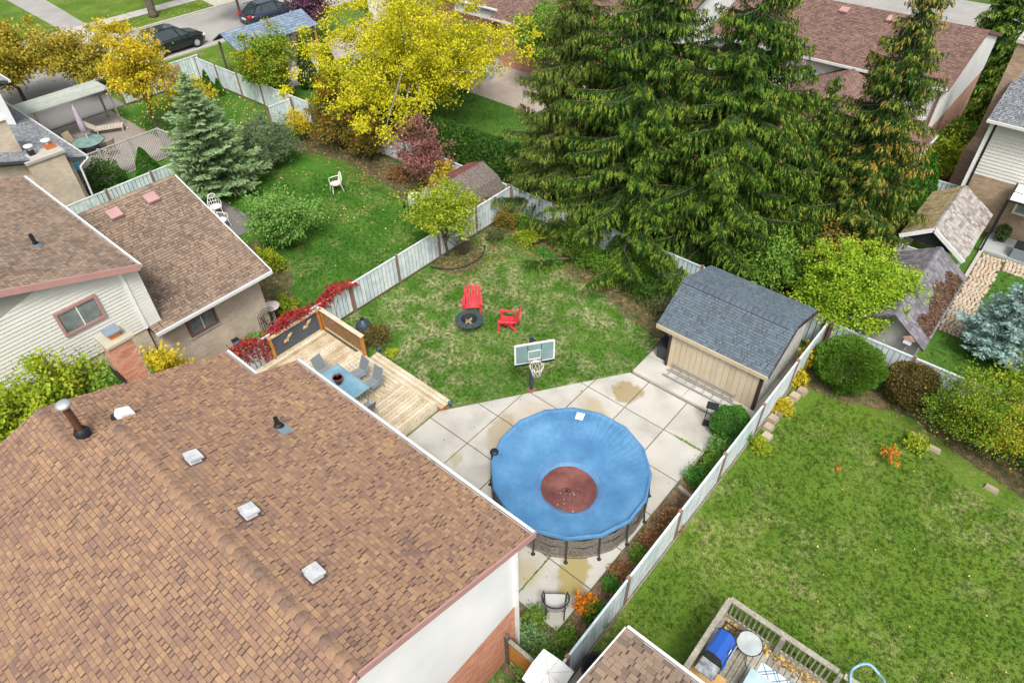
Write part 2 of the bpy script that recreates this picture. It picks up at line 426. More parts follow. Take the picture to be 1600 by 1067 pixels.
def ridgecaps(roof, A, B, mat, step=.21, w=.27, slope=.36, name='ridge_cap'):
    A = Vector(A); B = Vector(B); d = (B-A).normalized(); n = int((B-A).length/step)
    sd = d.cross(Vector((0, 0, 1))).normalized()
    b = MB(); seg = []
    for i in range(7):
        t = (i/6-.5)*2; seg.append((t*w/2, -abs(t)*w/2*slope+.004*(1-t*t)))
    for j in (0, 1):
        for (s_, z) in seg: b.v.append((.012+.03*abs(s_/w*2)**2 if j == 0 else step-.010, s_, z+(.008 if j == 0 else .002)))
    for i in range(6): b.f.append((i, i+7, i+8, i+1))
    b.v += [(0, s_, z-.012) for s_, z in seg]
    for i in range(6): b.f.append((i, i+1, 15+i, 14+i))
    me = b.mesh(name, mat); me.polygons.foreach_set('use_smooth', [True]*6+[False]*6)
    up = sd.cross(d)
    for i in range(n):
        p = A+d*(i*step)
        if inview(p, 60): link(name, me, roof, frame(p, d, sd if up.z > 0 else -sd, Vector((0, 0, 1))))
def bricks(parent, O, U, N, L, H, mat, bw=.215, bh=.072, loc=Vector((0, 0, 0)), ext=None, maxobj=300):
    O = Vector(O); U = Vector(U); N = Vector(N); Z = Vector((0, 0, 1))
    b = MB(); b.box((.004, 0, .004), (bw-.008, .012, bh-.008)); me = b.mesh('brick', mat)
    b = MB(); b.box((.004, 0, .004), (bw/2-.008, .012, bh-.008)); meh = b.mesh('brick', mat)
    items = []
    for r in range(int(H/bh)):
        z = r*bh; u0, u1 = (0, L) if ext is None else ext(z+bh/2)
        u = -(bw/2 if r % 2 else 0)
        while u < L:
            a_, e_ = max(u, u0), min(u+bw, u1)
            if e_-a_ > bw*.3:
                p = O+U*a_+Z*z
                if inview(p+loc, 40): items.append((p+loc, (p, e_-a_)))
            u += bw
    near, far = keep_near(items, maxobj)
    for wp, (p, w) in near:
        mt = frame(p, U*(w/bw), N, Z) if w > bw*.6 else frame(p, U*(w/(bw/2)), N, Z)
        link('brick', me if w > bw*.6 else meh, parent, mt)
    if far:
        b = MB()
        for wp, (p, w) in far:
            q = [p+U*.004+Z*.004, p+U*(w-.004)+Z*.004, p+U*(w-.004)+Z*(bh-.004), p+U*.004+Z*(bh-.004)]
            b.extr(q, N*.012)
        tag(b.build('bricks', mat, parent), kind='stuff')
def siding(parent, O, U, N, H, ext, mat, bh=.115, name='siding_board', thick=.028):
    """lap boards; ext(z)->(u0,u1) clipped to wall outline"""
    O = Vector(O); U = Vector(U); N = Vector(N); Z = Vector((0, 0, 1))
    for r in range(int(H/bh)+1):
        z = r*bh; z1 = min(z+bh-.012, H)
        a0, a1 = ext(z); b0, b1 = ext(z1)
        if z1-z < .01 or a1-a0 < .05: continue
        if b1-b0 < .02: b0 = b1 = (b0+b1)/2
        m_ = MB(); q = lambda u, zz, n: O+U*u+Z*zz+N*n
        m_.hexa([q(a0, z, 0), q(a1, z, 0), q(a1, z, thick), q(a0, z, thick), q(b0, z1, 0), q(b1, z1, 0), q(b1, z1, .003), q(b0, z1, .003)])
        m_.build(name, mat, parent)
def window(parent, c, U, N, w, h, fm, gm, mull=1, name='window'):
    c = Vector(c); U = Vector(U); N = Vector(N); Z = Vector((0, 0, 1)); b = MB(); t = .08
    def rect(u0, z0, u1, z1, n0, n1):
        P = [c+U*u0+Z*z0, c+U*u1+Z*z0, c+U*u1+Z*z1, c+U*u0+Z*z1]
        b.extr([p+N*n0 for p in P], N*(n1-n0))
    rect(-w/2, -h/2, w/2, -h/2+t, 0, .06); rect(-w/2, h/2-t, w/2, h/2, 0, .06)
    rect(-w/2, -h/2+t, -w/2+t, h/2-t, 0, .06); rect(w/2-t, -h/2+t, w/2, h/2-t, 0, .06)
    fr = b.build(name, fm, parent); b = MB()
    for k in range(mull+1):
        u0 = -w/2+t+(w-2*t)*k/(mull+1); u1 = -w/2+t+(w-2*t)*(k+1)/(mull+1); b = MB()
        rect(u0+.015, -h/2+t, u1-.015, h/2-t, .005, .02); b.build('pane', gm, fr)
    b = MB()
    for k in range(1, mull+1):
        u0 = -w/2+t+(w-2*t)*k/(mull+1); rect(u0-.015, -h/2+t, u0+.015, h/2-t, .004, .04)
    b.build('mullion', M_white, fr)
    return fr
def scatter(name, n, fn, size, mat, z=.03, flatm=True, label=None):
    P = np.array([fn() for _ in range(n)], dtype=float)
    if P.shape[1] == 2: P = np.concatenate([P, rng.uniform(z, z+.03, (n, 1))], 1)
    a = rng.uniform(0, 2*np.pi, n); s = size*rng.uniform(.6, 1.3, n)
    t = rng.normal(0, .25, (n, 2))
    u = np.stack([np.cos(a), np.sin(a), t[:, 0]], 1)*s[:, None]*.5; v = np.stack([-np.sin(a), np.cos(a), t[:, 1]], 1)*s[:, None]*.35
    return tag(np_mesh(name, np.stack([P-u, P+v, P+u, P-v], 1).reshape(-1, 3), 4, mat), label, kind='stuff')
#@@BODY
# ------------------------------------------------------------------ shared materials
M_white = flat('white_paint', (.78, .78, .77), .5)
M_wpanel = pmat('white_panel', [(.70, .72, .71), (.80, .81, .80)], .6, noise=.8, nmix=1, rmix=0)
M_sid = pmat('cream_siding', [(.58, .58, .53), (.68, .68, .63)], .55, noise=1.2)
M_maroon = flat('maroon_metal', (.20, .10, .09), .5)
M_pinktrim = flat('dusty_pink_trim', (.42, .24, .22), .55)
M_dark = flat('dark_metal', (.02, .022, .025), .45)
M_glass = pmat('window_glass', [(.12, .15, .15), (.24, .27, .26)], .12, noise=3, nmix=1, rmix=0, spec=.6, detail=2)  # pale grey base colour stands in for sky reflected in the panes
M_glass2 = pmat('table_glass', [(.12, .27, .36), (.22, .38, .46)], .12, noise=2.5, nmix=1, rmix=0, spec=.6)
M_shb = pmat('brown_shingle', [(0, .175, .12, .10), (.2, .245, .155, .115), (.5, .295, .185, .122), (.78, .335, .212, .13), (.92, .37, .24, .138), (1, .40, .265, .15)], .9, noise=.9, nmix=.3, rmix=.75, fine=(130, .35), bump=(160, .5), spec=.15)
M_cap = pmat('ridge_shingle', [(.14, .105, .09), (.22, .145, .108), (.28, .178, .118), (.33, .208, .128)], .9, noise=14, nmix=.45, rmix=.65, fine=(130, .35), spec=.15)
M_sha = pmat('taupe_shingle', [(0, .13, .10, .08), (.4, .22, .165, .125), (.7, .28, .205, .15), (1, .34, .245, .18)], .9, noise=.7, nmix=.35, rmix=.6, fine=(100, .25), spec=.15)
M_shs = pmat('slate_shingle', [(0, .075, .10, .125), (.4, .10, .132, .16), (.75, .115, .152, .182), (1, .13, .17, .20)], .88, noise=.9, nmix=.3, rmix=.75, fine=(120, .3), spec=.2)
M_shr = pmat('red_brown_shingle', [(0, .11, .07, .062), (.5, .19, .118, .098), (1, .26, .165, .13)], .9, noise=.8, nmix=.3, rmix=.8, fine=(90, .25), spec=.15)
M_shg = pmat('grey_shingle', [(0, .13, .145, .16), (.5, .20, .215, .235), (1, .29, .305, .32)], .9, noise=.8, nmix=.3, rmix=.8, spec=.2)
M_under = flat('roof_underlay', (.10, .065, .05), .9)
M_conc = None
M_brk_o = pmat('orange_brick', [(.42, .17, .105), (.52, .25, .16), (.60, .33, .23)], .88, noise=3, nmix=.3, rmix=.7, fine=(60, .25))
M_mort = flat('mortar', (.42, .34, .29), .95)
M_cedarwood = pmat('new_deck_wood', [(.30, .22, .12), (.45, .36, .23), (.56, .48, .34), (.64, .58, .46)], .7, noise=2.2, nmix=.5, rmix=.6, fine=(16, .25), bump=(30, .2))
M_oldwood = pmat('weathered_wood', [(.17, .16, .13), (.30, .285, .23), (.42, .40, .33)], .8, noise=2.2, nmix=.6, rmix=.45, fine=(18, .3), bump=(30, .3))
M_orangewood = pmat('stained_wood', [(.40, .16, .035), (.55, .25, .06)], .6, noise=4)
M_fence = pmat('fence_white_slat', [(.42, .54, .60), (.58, .66, .68), (.72, .76, .76)], .6, noise=2.4, nmix=.45, rmix=.55, fine=(3.5, .16))
M_fencedk = flat('fence_gap', (.10, .10, .10), .8)
M_post = flat('fence_post_brown', (.24, .15, .12), .6)
M_soil = pmat('soil', [(.06, .042, .028), (.14, .095, .062), (.24, .17, .11)], .95, noise=3., nmix=1, rmix=0, fine=(25, .5), bump=(14, 1.), detail=8)
M_bark = pmat('bark', [(.06, .05, .04), (.16, .13, .105)], .9, noise=8, nmix=1, rmix=0, bump=(20, .8))
M_barkg = pmat('grey_bark', [(.13, .115, .10), (.28, .26, .235)], .9, noise=8, nmix=1, rmix=0, bump=(20, .8))
M_cone = pmat('spruce_cone', [(.35, .17, .06), (.55, .30, .13)], .7)
M_litter = pmat('leaf_litter', [(.12, .07, .035), (.22, .13, .06), (.36, .23, .09), (.08, .05, .035)], .8, nmix=.1, rmix=.9)
M_yleaf = pmat('yellow_leaf', [(.55, .42, .06), (.62, .50, .15), (.5, .3, .08)], .7, nmix=.1, rmix=.9)
M_gravel = pmat('path_gravel', [(.36, .29, .21), (.50, .40, .30), (.6, .52, .42)], .9, noise=6, nmix=.5, rmix=.5, fine=(60, .3), bump=(40, .5))
M_asph = pmat('asphalt', [(.27, .262, .245), (.35, .34, .315)], .92, noise=.5, nmix=1, rmix=0, fine=(40, .12), detail=8)
M_kerb = flat('kerb_concrete', (.44, .42, .39), .85)

def concrete_mat(name, stains, base=((.33, .315, .28), (.46, .445, .405), (.52, .505, .47))):
    m = pmat(name, list(base), .85, noise=1.1, nmix=.7, rmix=.3, fine=(30, .09), bump=(60, .15), detail=12)
    t = m.node_tree; N = t.nodes; L = t.links; b = N['Principled BSDF']
    src = b.inputs['Base Color'].links[0].from_socket
    geo = N.new('ShaderNodeNewGeometry'); nz = N.new('ShaderNodeTexNoise'); nz.inputs['Scale'].default_value = 2.6; nz.inputs['Detail'].default_value = 10
    L.new(geo.outputs['Position'], nz.inputs['Vector'])
    sb = N.new('ShaderNodeVectorMath'); sb.operation = 'MULTIPLY_ADD'; sb.inputs[1].default_value = (.62, .62, 0); 
    L.new(nz.outputs['Color'], sb.inputs[0]); L.new(geo.outputs['Position'], sb.inputs[2])
    for (x, y, rx, ry, ang, col, sharp, op) in stains:
        v = N.new('ShaderNodeVectorMath'); v.operation = 'SUBTRACT'; v.inputs[1].default_value = (x+.31, y+.31, 0); L.new(sb.outputs[0], v.inputs[0])
        mp = N.new('ShaderNodeMapping'); mp.vector_type = 'TEXTURE'; mp.inputs['Rotation'].default_value = (0, 0, ang); mp.inputs['Scale'].default_value = (rx, ry, 1e6)
        L.new(v.outputs[0], mp.inputs[0])
        ln = N.new('ShaderNodeVectorMath'); ln.operation = 'LENGTH'; L.new(mp.outputs[0], ln.inputs[0])
        mr = N.new('ShaderNodeMapRange'); mr.inputs[1].default_value = 1+sharp; mr.inputs[2].default_value = 1-sharp; mr.inputs[4].default_value = op
        L.new(ln.outputs['Value'], mr.inputs[0])
        x_ = N.new('ShaderNodeMix'); x_.data_type = 'RGBA'; L.new(mr.outputs[0], x_.inputs[0]); L.new(src, x_.inputs[6]); x_.inputs[7].default_value = (*col, 1)
        src = x_.outputs[2]
    L.new(src, b.inputs['Base Color'])
    return m
BR = (.30, .235, .12); OL = (.33, .27, .10)
M_conc = concrete_mat('patio_concrete', [
    (-7.91, 14.98, .50, .52, 0, BR, .13, .92), (-10.2, 10.85, .42, .85, .3, (.36, .30, .20), .2, .85), (-10.48, 8.93, .25, .34, .4, (.37, .33, .22), .25, .8),
    (-5.25, 8.35, .42, .85, .5, OL, .15, .9), (-5.0, 7.7, .25, .45, .1, OL, .3, .7), (-6.2, 7.4, .36, .42, .3, (.40, .34, .2), .5, .7), (-8.3, 13.55, .32, .75, 1.1, (.40, .33, .20), .4, .75),
    (-10.0, 12.2, .6, .3, .9, (.46, .40, .30), .5, .6), (-9.9, 8.0, 1.3, .5, .4, (.38, .36, .31), .8, .35), (-6.3, 15.0, 1.0, .5, .2, (.38, .36, .31), .8, .35), (-5.2, 12.0, .5, 1.3, .1, (.37, .35, .29), .8, .4), (-11.4, 9.6, .7, .5, 0, (.40, .38, .33), .8, .35)])
M_conc2 = concrete_mat('upper_patio_concrete', [])

# ------------------------------------------------------------------ ground
def sheet(name, pts, z, mat, kind='structure'):
    if name == 'garden_bed':      # ragged edge, as grass creeps in
        q = []
        for i in range(len(pts)):
            a_, b_ = pts[i], pts[(i+1) % len(pts)]; L = math.hypot(b_[0]-a_[0], b_[1]-a_[1]); n = max(1, int(L/.22)); nx_, ny_ = (b_[1]-a_[1])/L, -(b_[0]-a_[0])/L
            for k in range(n):
                t = k/n; x = a_[0]+(b_[0]-a_[0])*t; y = a_[1]+(b_[1]-a_[1])*t; d = .16*mnoise.noise(Vector((x*1.7, y*1.7, 4)))+.12*mnoise.noise(Vector((x*5, y*5, 9)))
                if mat is M_soil: d *= .25
                q.append((x+nx_*d, y+ny_*d))
        pts = q
    return tag(MB().poly([(x, y, z) for x, y in pts]).build(name, mat), kind=kind)
G_base = ground_mat('ground_grass', (.045, .085, .016), (.085, .14, .028), (.28, .23, .10), .3)
G_main = ground_mat('main_lawn', (.022, .080, .008), (.095, .20, .026), (.46, .39, .25), .8, seed=3., big=.2, worn=((-15.8, 14.2, 2.9, 1.), (-11.5, 18.2, 2.2, .8), (-16.8, 17.3, 1.6, .8), (-14.2, 11.8, 1.3, .6)))
G_right = ground_mat('right_lawn', (.030, .088, .008), (.125, .205, .026), (.42, .35, .19), .5, seed=11., worn=((-1.2, 12, 1.8, .6), (-3.2, 12, 1.2, .7), (4, 17.5, 2, .6)))
G_left = ground_mat('left_lawn', (.014, .065, .007), (.07, .18, .022), (.38, .32, .15), .5, seed=21., worn=((-25.2, 18, 1.3, .8), (-26.2, 16.6, .8, .7), (-24.2, 16.2, 1.0, .6), (-22.8, 12.0, 1.3, .9), (-21.5, 14.5, 1.2, .5)))
G_back = ground_mat('back_lawn', (.04, .12, .014), (.08, .17, .028), (.26, .2, .08), .15, seed=31.)
sheet('ground', [(-400, -60), (120, -60), (120, 500), (-400, 500)], -.02, G_base)
def rect(x0, y0, x1, y1): return [(x0, y0), (x1, y0), (x1, y1), (x0, y1)]
sheet('lawn', rect(-18.85, 3, -3.63, 21.4), .0, G_main)
sheet('lawn', rect(-3.62, -2, 11.6, 21.4), .0, G_right)
sheet('lawn', rect(-33.6, -6, -18.86, 21.4), .0, G_left)
sheet('lawn', rect(-46, 2, -33.61, 21.4), .0, G_left)
sheet('lawn', rect(-46, 21.41, 12, 33), .0, G_back)
sheet('verge', rect(-51.2, 2, -46.1, 60), .0, G_right)
# street
sheet('road', rect(-59.2, -40, -51.4, 140), .0, M_asph)
b = MB(); b.box((-59.4, -40, -.05), (-59.2, 140, .11)); structure('kerb', b, M_kerb)
b = MB(); b.box((-51.4, 8, -.05), (-51.2, 140, .11)); structure('kerb', b, M_kerb)
sheet('verge', rect(-62.3, -40, -59.4, 140), .03, G_right)
b = MB()
swk = tag(MB().box((-63.8, -40, -.05), (-62.3, 140, .045)).build('sidewalk', M_fencedk), kind='structure')
mpv = MB().box((-.74, .01, 0), (.74, 1.46, .02)).mesh('slab', M_kerb)
for k in range(40): link('slab', mpv, swk, Matrix.Translation((-63.05, 5+k*1.5, .045)))
sheet('lawn', rect(-120, -40, -63.8, 140), .02, G_right)
sheet('driveway', [(-62.3, 18.9), (-59.4, 18.6), (-59.4, 21.8), (-62.3, 21.3)], .035, M_kerb)
sheet('driveway', [(-90, 20.3), (-63.8, 19.3), (-63.8, 21.2), (-90, 23.3)], .03, M_asph)
sheet('driveway', [(-62.3, 30.5), (-59.4, 30.2), (-59.4, 36), (-62.3, 36)], .035, M_kerb)
sheet('driveway', rect(-75, 30.5, -63.8, 36), .03, M_kerb)
sheet('driveway', [(-51.2, 10.5), (-46.1, 10.5), (-46.1, 15.6), (-51.2, 15.8)], .018, pmat('driveway_grey', [(.17, .17, .165), (.22, .22, .21)], .9, noise=.5, nmix=1, rmix=0, fine=(30, .1)))
# garden soil
bed1 = [(-18.8, 18.9), (-18.0, 19.8), (-16.6, 20.1), (-15, 19.7), (-13.2, 19.2), (-11.6, 18.9), (-10.3, 18.4), (-9, 18.2), (-8.3, 18.0), (-8.3, 21.4), (-18.8, 21.4)]
M_dirtgrass = pmat('bed_edge', [(.035, .065, .014), (.075, .08, .03), (.13, .10, .05), (.21, .155, .085)], .95, noise=4, nmix=1, rmix=0, fine=(20, .5), bump=(14, 1.), detail=9)
sheet('garden_bed', bed1, .006, M_dirtgrass)
sheet('garden_bed', [(-18.25+1.15*math.cos(t*math.pi/9), 17.1+1.25*math.sin(t*math.pi/9)) for t in range(18)], .007, M_dirtgrass)
sheet('garden_bed', rect(-4.52, 3, -3.66, 15.9), .008, M_soil)
sheet('garden_bed', [(-6.05, 5.0), (-4.52, 5.0), (-4.52, 6.6), (-6.05, 6.6)], .009, M_soil)
sheet('garden_bed', [(-3.6, 18.9), (-3.1, 19.3), (-2.3, 19.25), (-1.2, 19.7), (-.4, 20.1), (.5, 20.0), (1.6, 19.5), (3, 19.1), (4.5, 18.7), (7, 18.5), (7, 21.38), (-3.6, 21.38)], .007, M_dirtgrass)
sheet('garden_bed', [(-21.2, 4), (-18.9, 4), (-18.9, 8.5), (-20.5, 10.0), (-23.5, 11.8), (-26.5, 12.2), (-26.5, 10.5), (-24, 9.3), (-21.2, 9.2)], .007, M_dirtgrass)
sheet('garden_bed', [(-33.5, 18.5), (-31, 19.2), (-29.5, 19.6), (-27, 19.4), (-25, 19.3), (-22.5, 18.6), (-19, 18.4), (-19, 21.3), (-33.5, 21.3)], .006, M_dirtgrass)
sheet('garden_bed', rect(-46, 21.5, -3.6, 22.6), .006, M_dirtgrass)
sheet('garden_bed', rect(-12, 22.6, -5, 31), .005, M_dirtgrass)
sheet('garden_bed', rect(-4.9, 31, -2.6, 44), .006, M_soil)

# patio: concrete slabs as pieces
pat = tag(MB().prism([(-12.45, 5.0), (-6.02, 5.6), (-6.02, 6.66), (-4.54, 6.66), (-4.54, 12.7), (-4.54, 15.9), (-8.33, 15.9), (-12.3, 10.33), (-12.45, 10.1)], -.05, .012).build('patio', flat('joint_fill', (.13, .10, .06), .95)), kind='structure')
def clip_poly(P, planes):
    for (nx, ny, d) in planes:   # keep nx*x+ny*y<=d
        Q_ = []
        for i in range(len(P)):
            a_, b_ = P[i], P[(i+1) % len(P)]; da = nx*a_[0]+ny*a_[1]-d; db = nx*b_[0]+ny*b_[1]-d
            if da <= 0: Q_.append(a_)
            if da*db < 0: t = da/(da-db); Q_.append((a_[0]+(b_[0]-a_[0])*t, a_[1]+(b_[1]-a_[1])*t))
        P = Q_
        if len(P) < 3: return None
    return P
dx, dy = -8.31+12.26, 15.94-10.28
diag = (-dy, dx, -dy*-12.26+dx*10.28)
xs = [-12.42, -12.2, -10.68, -9.12, -7.57, -6.02, -4.55]; ys = [5.0, 6.62, 8.15, 9.68, 11.22, 12.77, 14.32, 15.88]
for i in range(len(xs)-1):
    for j in range(len(ys)-1):
        if i == 0: continue
        x0 = xs[i] if i > 1 else -12.42
        P = [(x0+.017, ys[j]+.017), (xs[i+1]-.017, ys[j]+.017), (xs[i+1]-.017, ys[j+1]-.017), (x0+.017, ys[j+1]-.017)]
        if j == 0 and x0 > -6.1: continue
        P = clip_poly(P, [diag])
        if P: MB().prism(P, 0, .03+.002*((i*7+j*3) % 3)).build('slab', M_conc, pat)
up = tag(MB().prism([(-8.28, 15.9), (-3.72, 15.9), (-3.72, 21.0), (-8.28, 21.0)], -.05, .10).build('upper_patio', flat('step_face', (.36, .33, .28), .95)), kind='structure')
for (x0, x1) in ((-8.3, -6.27), (-6.25, -4.42), (-4.4, -3.72)):
    for (y0, y1) in ((15.93, 16.93), (16.95, 18.9)):
        MB().box((x0, y0, .10), (x1, y1, .13)).build('slab', M_conc2, up)

# ------------------------------------------------------------------ fences
def fence(name, label, p0, p1, h=1.5, post_every=2.44, sw=.185, zb=.12, rail=True, parts=True, post0=True, face=1, kick=True):
    p0 = Vector((*p0, 0)); p1 = Vector((*p1, 0)); L = (p1-p0).length; d = (p1-p0)/L; n = Vector((-d.y, d.x, 0))*face
    t = thing(name, label, 'fence', p0)
    ang = math.atan2(d.y, d.x); t.rotation_euler = (0, 0, ang)
    k = max(1, round(L/post_every)); seg = L/k
    pm = MB().box((-.05, -.05, 0), (.05, .05, h+.06)).mesh('post', M_post)
    for i in range(0 if post0 else 1, k+1): link('post', pm, t, Matrix.Translation((i*seg, 0, 0)))
    m = int((seg-.1)/sw); w = (seg-.1)/m
    s = MB().extr([(.015, -.012, zb), (w-.015, -.012, zb), (w-.015, .012, zb), (.015, .012, zb)], (0, 0, h-zb-.06)).mesh('slat', M_fence)
    rm = MB().box((0, -.03, h-.06), (seg-.1, .03, h)).mesh('rail', M_fence)
    rm2 = MB().box((0, -.025, zb-.04), (seg-.1, .025, zb)).mesh('rail', M_post)
    
    for i in range(k):
        x = i*seg+.05
        link('rail', rm, t, Matrix.Translation((x, 0, 0))); link('rail', rm2, t, Matrix.Translation((x, 0, 0)))
        if not inview(p0+d*(x+seg/2)+Vector((0, 0, 1)), 150): continue
        
        for j in range(m):
            mm = Matrix.Translation((x+j*w, 0, 0)) @ Matrix.Rotation(0, 4, 'Z'); link('slat', s, t, mm)
    if kick:
        MB().box((0, -.06, 0), (L, -.04, .1)).build('kickboard', M_oldwood, t)
    return t
fence('panel_fence', 'long white slatted fence between the brown roofed house yard and the left neighbour lawn', (-18.85, 21.4), (-18.85, 11.75), 1.42, 2.44)
fence('panel_fence', 'stretch of white fence behind the red creeper beside the deck', (-18.88, 11.7), (-18.88, 3.5), 1.35, 2.05, kick=False)
fence('panel_fence', 'white slatted fence under the tall spruces at the back of the yard', (-3.75, 21.4), (-18.75, 21.4), 1.45, 2.5)
fence('panel_fence', 'narrow seen white fence running past the pool down to the bottom edge', (-3.63, 3.2), (-3.63, 21.25), 1.45, 2.44)
fence('panel_fence', 'white fence behind the right lawn near the slate tiled shed', (5, 21.4), (-3.5, 21.4), 1.4, 2.44)
fence('panel_fence', 'white back fence half hidden behind orange and green shrubs left of the metal shed', (-19, 21.45), (-33.5, 21.45), 1.4, 2.5)
fence('panel_fence', 'white fence behind the taupe roofed garage beside the lattice screen', (-33.6, 13.5), (-33.6, 4.5), 1.45, 2.5, face=1)
fence('panel_fence', 'white fence section below the green and orange maple by the street corner', (-34, 21.2), (-46, 20.9), 1.5, 2.4)
fence('panel_fence', 'white fence facing the street beside the dark parked car', (-46, 21.2), (-46, 15.6), 1.6, 2.4)
fence('panel_fence', 'short white fence panel between the cedar hedge and the tan brick house', (-2.6, 34.2), (-4.4, 34.2), 1.5, 1.8)
fence('panel_fence', 'small white fence stub between the bushes at the left lawn back corner', (-35.6, 21.0), (-35.6, 19.4), 1.4, 1.6)

sheet('sidewalk', rect(-80, 57.2, 40, 59.2), .03, M_kerb)
sheet('road', rect(-80, 61, 40, 69), .02, M_asph)
sheet('driveway', rect(-14.5, 46.5, -11, 61), .025, M_kerb)
# ------------------------------------------------------------------ houses
def gable_roof(t, a0, a1, e0, z0, r, zr, e1, z1, axis, mat, slopes=(1, 1), fascia=None, gutter=(1, 1), th=.14, expo=.105, wr=(.09, .17), objs=(1, 1), capmat=None, seed=1, real=(1, 1)):
    """ridge runs along axis; e0/e1 the two eaves"""
    T = (lambda a, b, z: Vector((a, b, z))) if axis == 'x' else (lambda a, b, z: Vector((b, a, z)))
    fascia = fascia or flat('gutter_white', (.60, .60, .585), .5)
    b = MB()
    P = [(e0, z0), (r, zr), (e1, z1), (e1, z1-th), (r, zr-th), (e0, z0-th)]
    A = [T(a0, p[0], p[1]) for p in P]; B = [T(a1, p[0], p[1]) for p in P]
    n = len(b.v); b.v += [tuple(v) for v in A+B]
    for i in range(6):
        j = (i+1) % 6; b.f.append((n+i, n+j, n+6+j, n+6+i))
    b.f += [(n, n+1, n+4, n+5), (n+1, n+2, n+3, n+4), (n+6, n+7, n+10, n+11), (n+7, n+8, n+9, n+10)]
    roof = b.build('roof', flat('dark_slate_underlay', (.055, .065, .075), .9) if mat.name in ('slate_shingle', 'grey_shingle', 'concrete_tile', 'blue_slate') else M_under, t)
    fix_normals(roof)
    for k, (e, z) in enumerate(((e0, z0), (e1, z1))):
        if slopes[k]:
            O = T(a0, e, z); U = T(a1, e, z)-O; V = T(a0, r, zr)-O
            if real[k]: shingles(roof, O, U, V, U.length, V.length, mat, expo, wr[0], wr[1], seed=seed+k, objs=bool(objs[k]))
            else:
                q = [T(a0, e, z), T(a1, e, z), T(a1, r, zr), T(a0, r, zr)]
        if gutter[k]:
            sgn = -1 if (e < r) else 1
            g = MB().bar(T(a0, e+sgn*.06, z-.05), T(a1, e+sgn*.06, z-.05), .12, .11); g.build('gutter', fascia, t)
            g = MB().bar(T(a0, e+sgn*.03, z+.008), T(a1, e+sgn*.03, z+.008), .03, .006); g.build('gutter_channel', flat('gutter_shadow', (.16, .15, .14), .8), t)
    if capmat: ridgecaps(roof, T(a0, r, zr+.015), T(a1, r, zr+.015), capmat)
    return roof
def fix_normals(o):
    import bmesh
    bm = bmesh.new(); bm.from_mesh(o.data); bmesh.ops.recalc_face_normals(bm, faces=bm.faces); bm.to_mesh(o.data); bm.free()
def gable_walls(t, a0, a1, e0, z0, r, zr, e1, z1, axis, mat, zb=0, name='wall'):
    T = (lambda a, b, z: Vector((a, b, z))) if axis == 'x' else (lambda a, b, z: Vector((b, a, z)))
    P = [T(a0, e0, zb), T(a0, e1, zb), T(a0, e1, z1), T(a0, r, zr), T(a0, e0, z0)]
    o = MB().extr(P, T(a1-a0, 0, 0)).build(name, mat, t); fix_normals(o); return o
def rake_trim(t, pts, mat, w=.04, h=.2, name='rake_trim'):
    for a_, b_ in zip(pts, pts[1:]): MB().bar(a_, b_, w, h).build(name, mat, t)

# ---- main house
HM = thing('house', 'large brown shingled house filling the bottom left, with white gable and orange brick base', 'house')
EY, EZ, RY, RZ, FY = 6.03, 5.03, 1.6, 6.5, -3.0
FZ = RZ-(RY-FY)*.332
gable_walls(HM, -13.0, -5.08, FY+.5, FZ-.02, RY, RZ-.16, 5.6, EZ-.02, 'x', M_wpanel, 2.35)
gable_walls(HM, -13.0, -5.11, FY+.53, 2.3, RY, 2.35, 5.57, 2.3, 'x', M_mort, 0, 'brick_wall')
bricks(HM, (-5.11, FY+.53, 0), (0, 1, 0), (1, 0, 0), 8.1, 2.34, M_brk_o)
MB().bar((-5.04, 5.62, 0), (-5.04, 5.62, 4.75), .07, .09, (1, 0, 0)).build('downpipe', M_white, HM)
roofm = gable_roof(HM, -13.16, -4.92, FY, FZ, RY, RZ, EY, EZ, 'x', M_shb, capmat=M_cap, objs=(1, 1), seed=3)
rake_trim(HM, [(-4.9, EY+.1, EZ-.07), (-4.9, RY, RZ-.07), (-4.9, FY, FZ-.07)], M_pinktrim, .04, .17)
# lower left block, shallower
LY, LZ, LRY, LRZ = 5.08, 4.82, .735, 6.215
gable_roof(HM, -15.2, -13.17, FY, FZ, LRY, LRZ, LY, LZ, 'x', M_shb, capmat=M_cap, objs=(0, 0), seed=9)
gable_walls(HM, -15.0, -13.0, FY+.5, FZ-.05, LRY, LRZ-.2, 4.7, LZ-.1, 'x', M_wpanel, 0)
b = MB(); b.box((-15.78, 2.6, 0), (-15.22, 3.15, 6.72)); ch = b.build('chimney', M_mort, HM)
bricks(ch, (-15.78, 2.6, 4.2), (1, 0, 0), (0, -1, 0), .56, 2.5, M_brk_o, .2, .07)
bricks(ch, (-15.22, 2.6, 5.0), (0, 1, 0), (1, 0, 0), .55, 1.72, M_brk_o, .2, .07)
MB().box((-15.84, 2.54, 6.72), (-15.16, 3.21, 6.79)).build('cap', flat('chimney_cap', (.42, .40, .30), .9), ch)
MB().box((-15.62, 2.76, 6.79), (-15.36, 3.0, 6.94)).build('flue', flat('terracotta', (.55, .17, .06), .8), ch)
MB().box((-15.68, 2.7, 6.95), (-15.3, 3.06, 6.99)).build('cowl', flat('zinc_blue', (.20, .25, .29), .5), ch)
MB().box((-15.90, 2.52, 5.5), (-15.10, 2.545, 5.78)).build('flashing', M_dark, ch)
M_ventw = pmat('vent_plastic', [(.40, .42, .44), (.58, .60, .61)], .5, noise=6, nmix=1, rmix=0, fine=(20, .1))
def roofz(y, back=True): return EZ+(EY-y)*.332
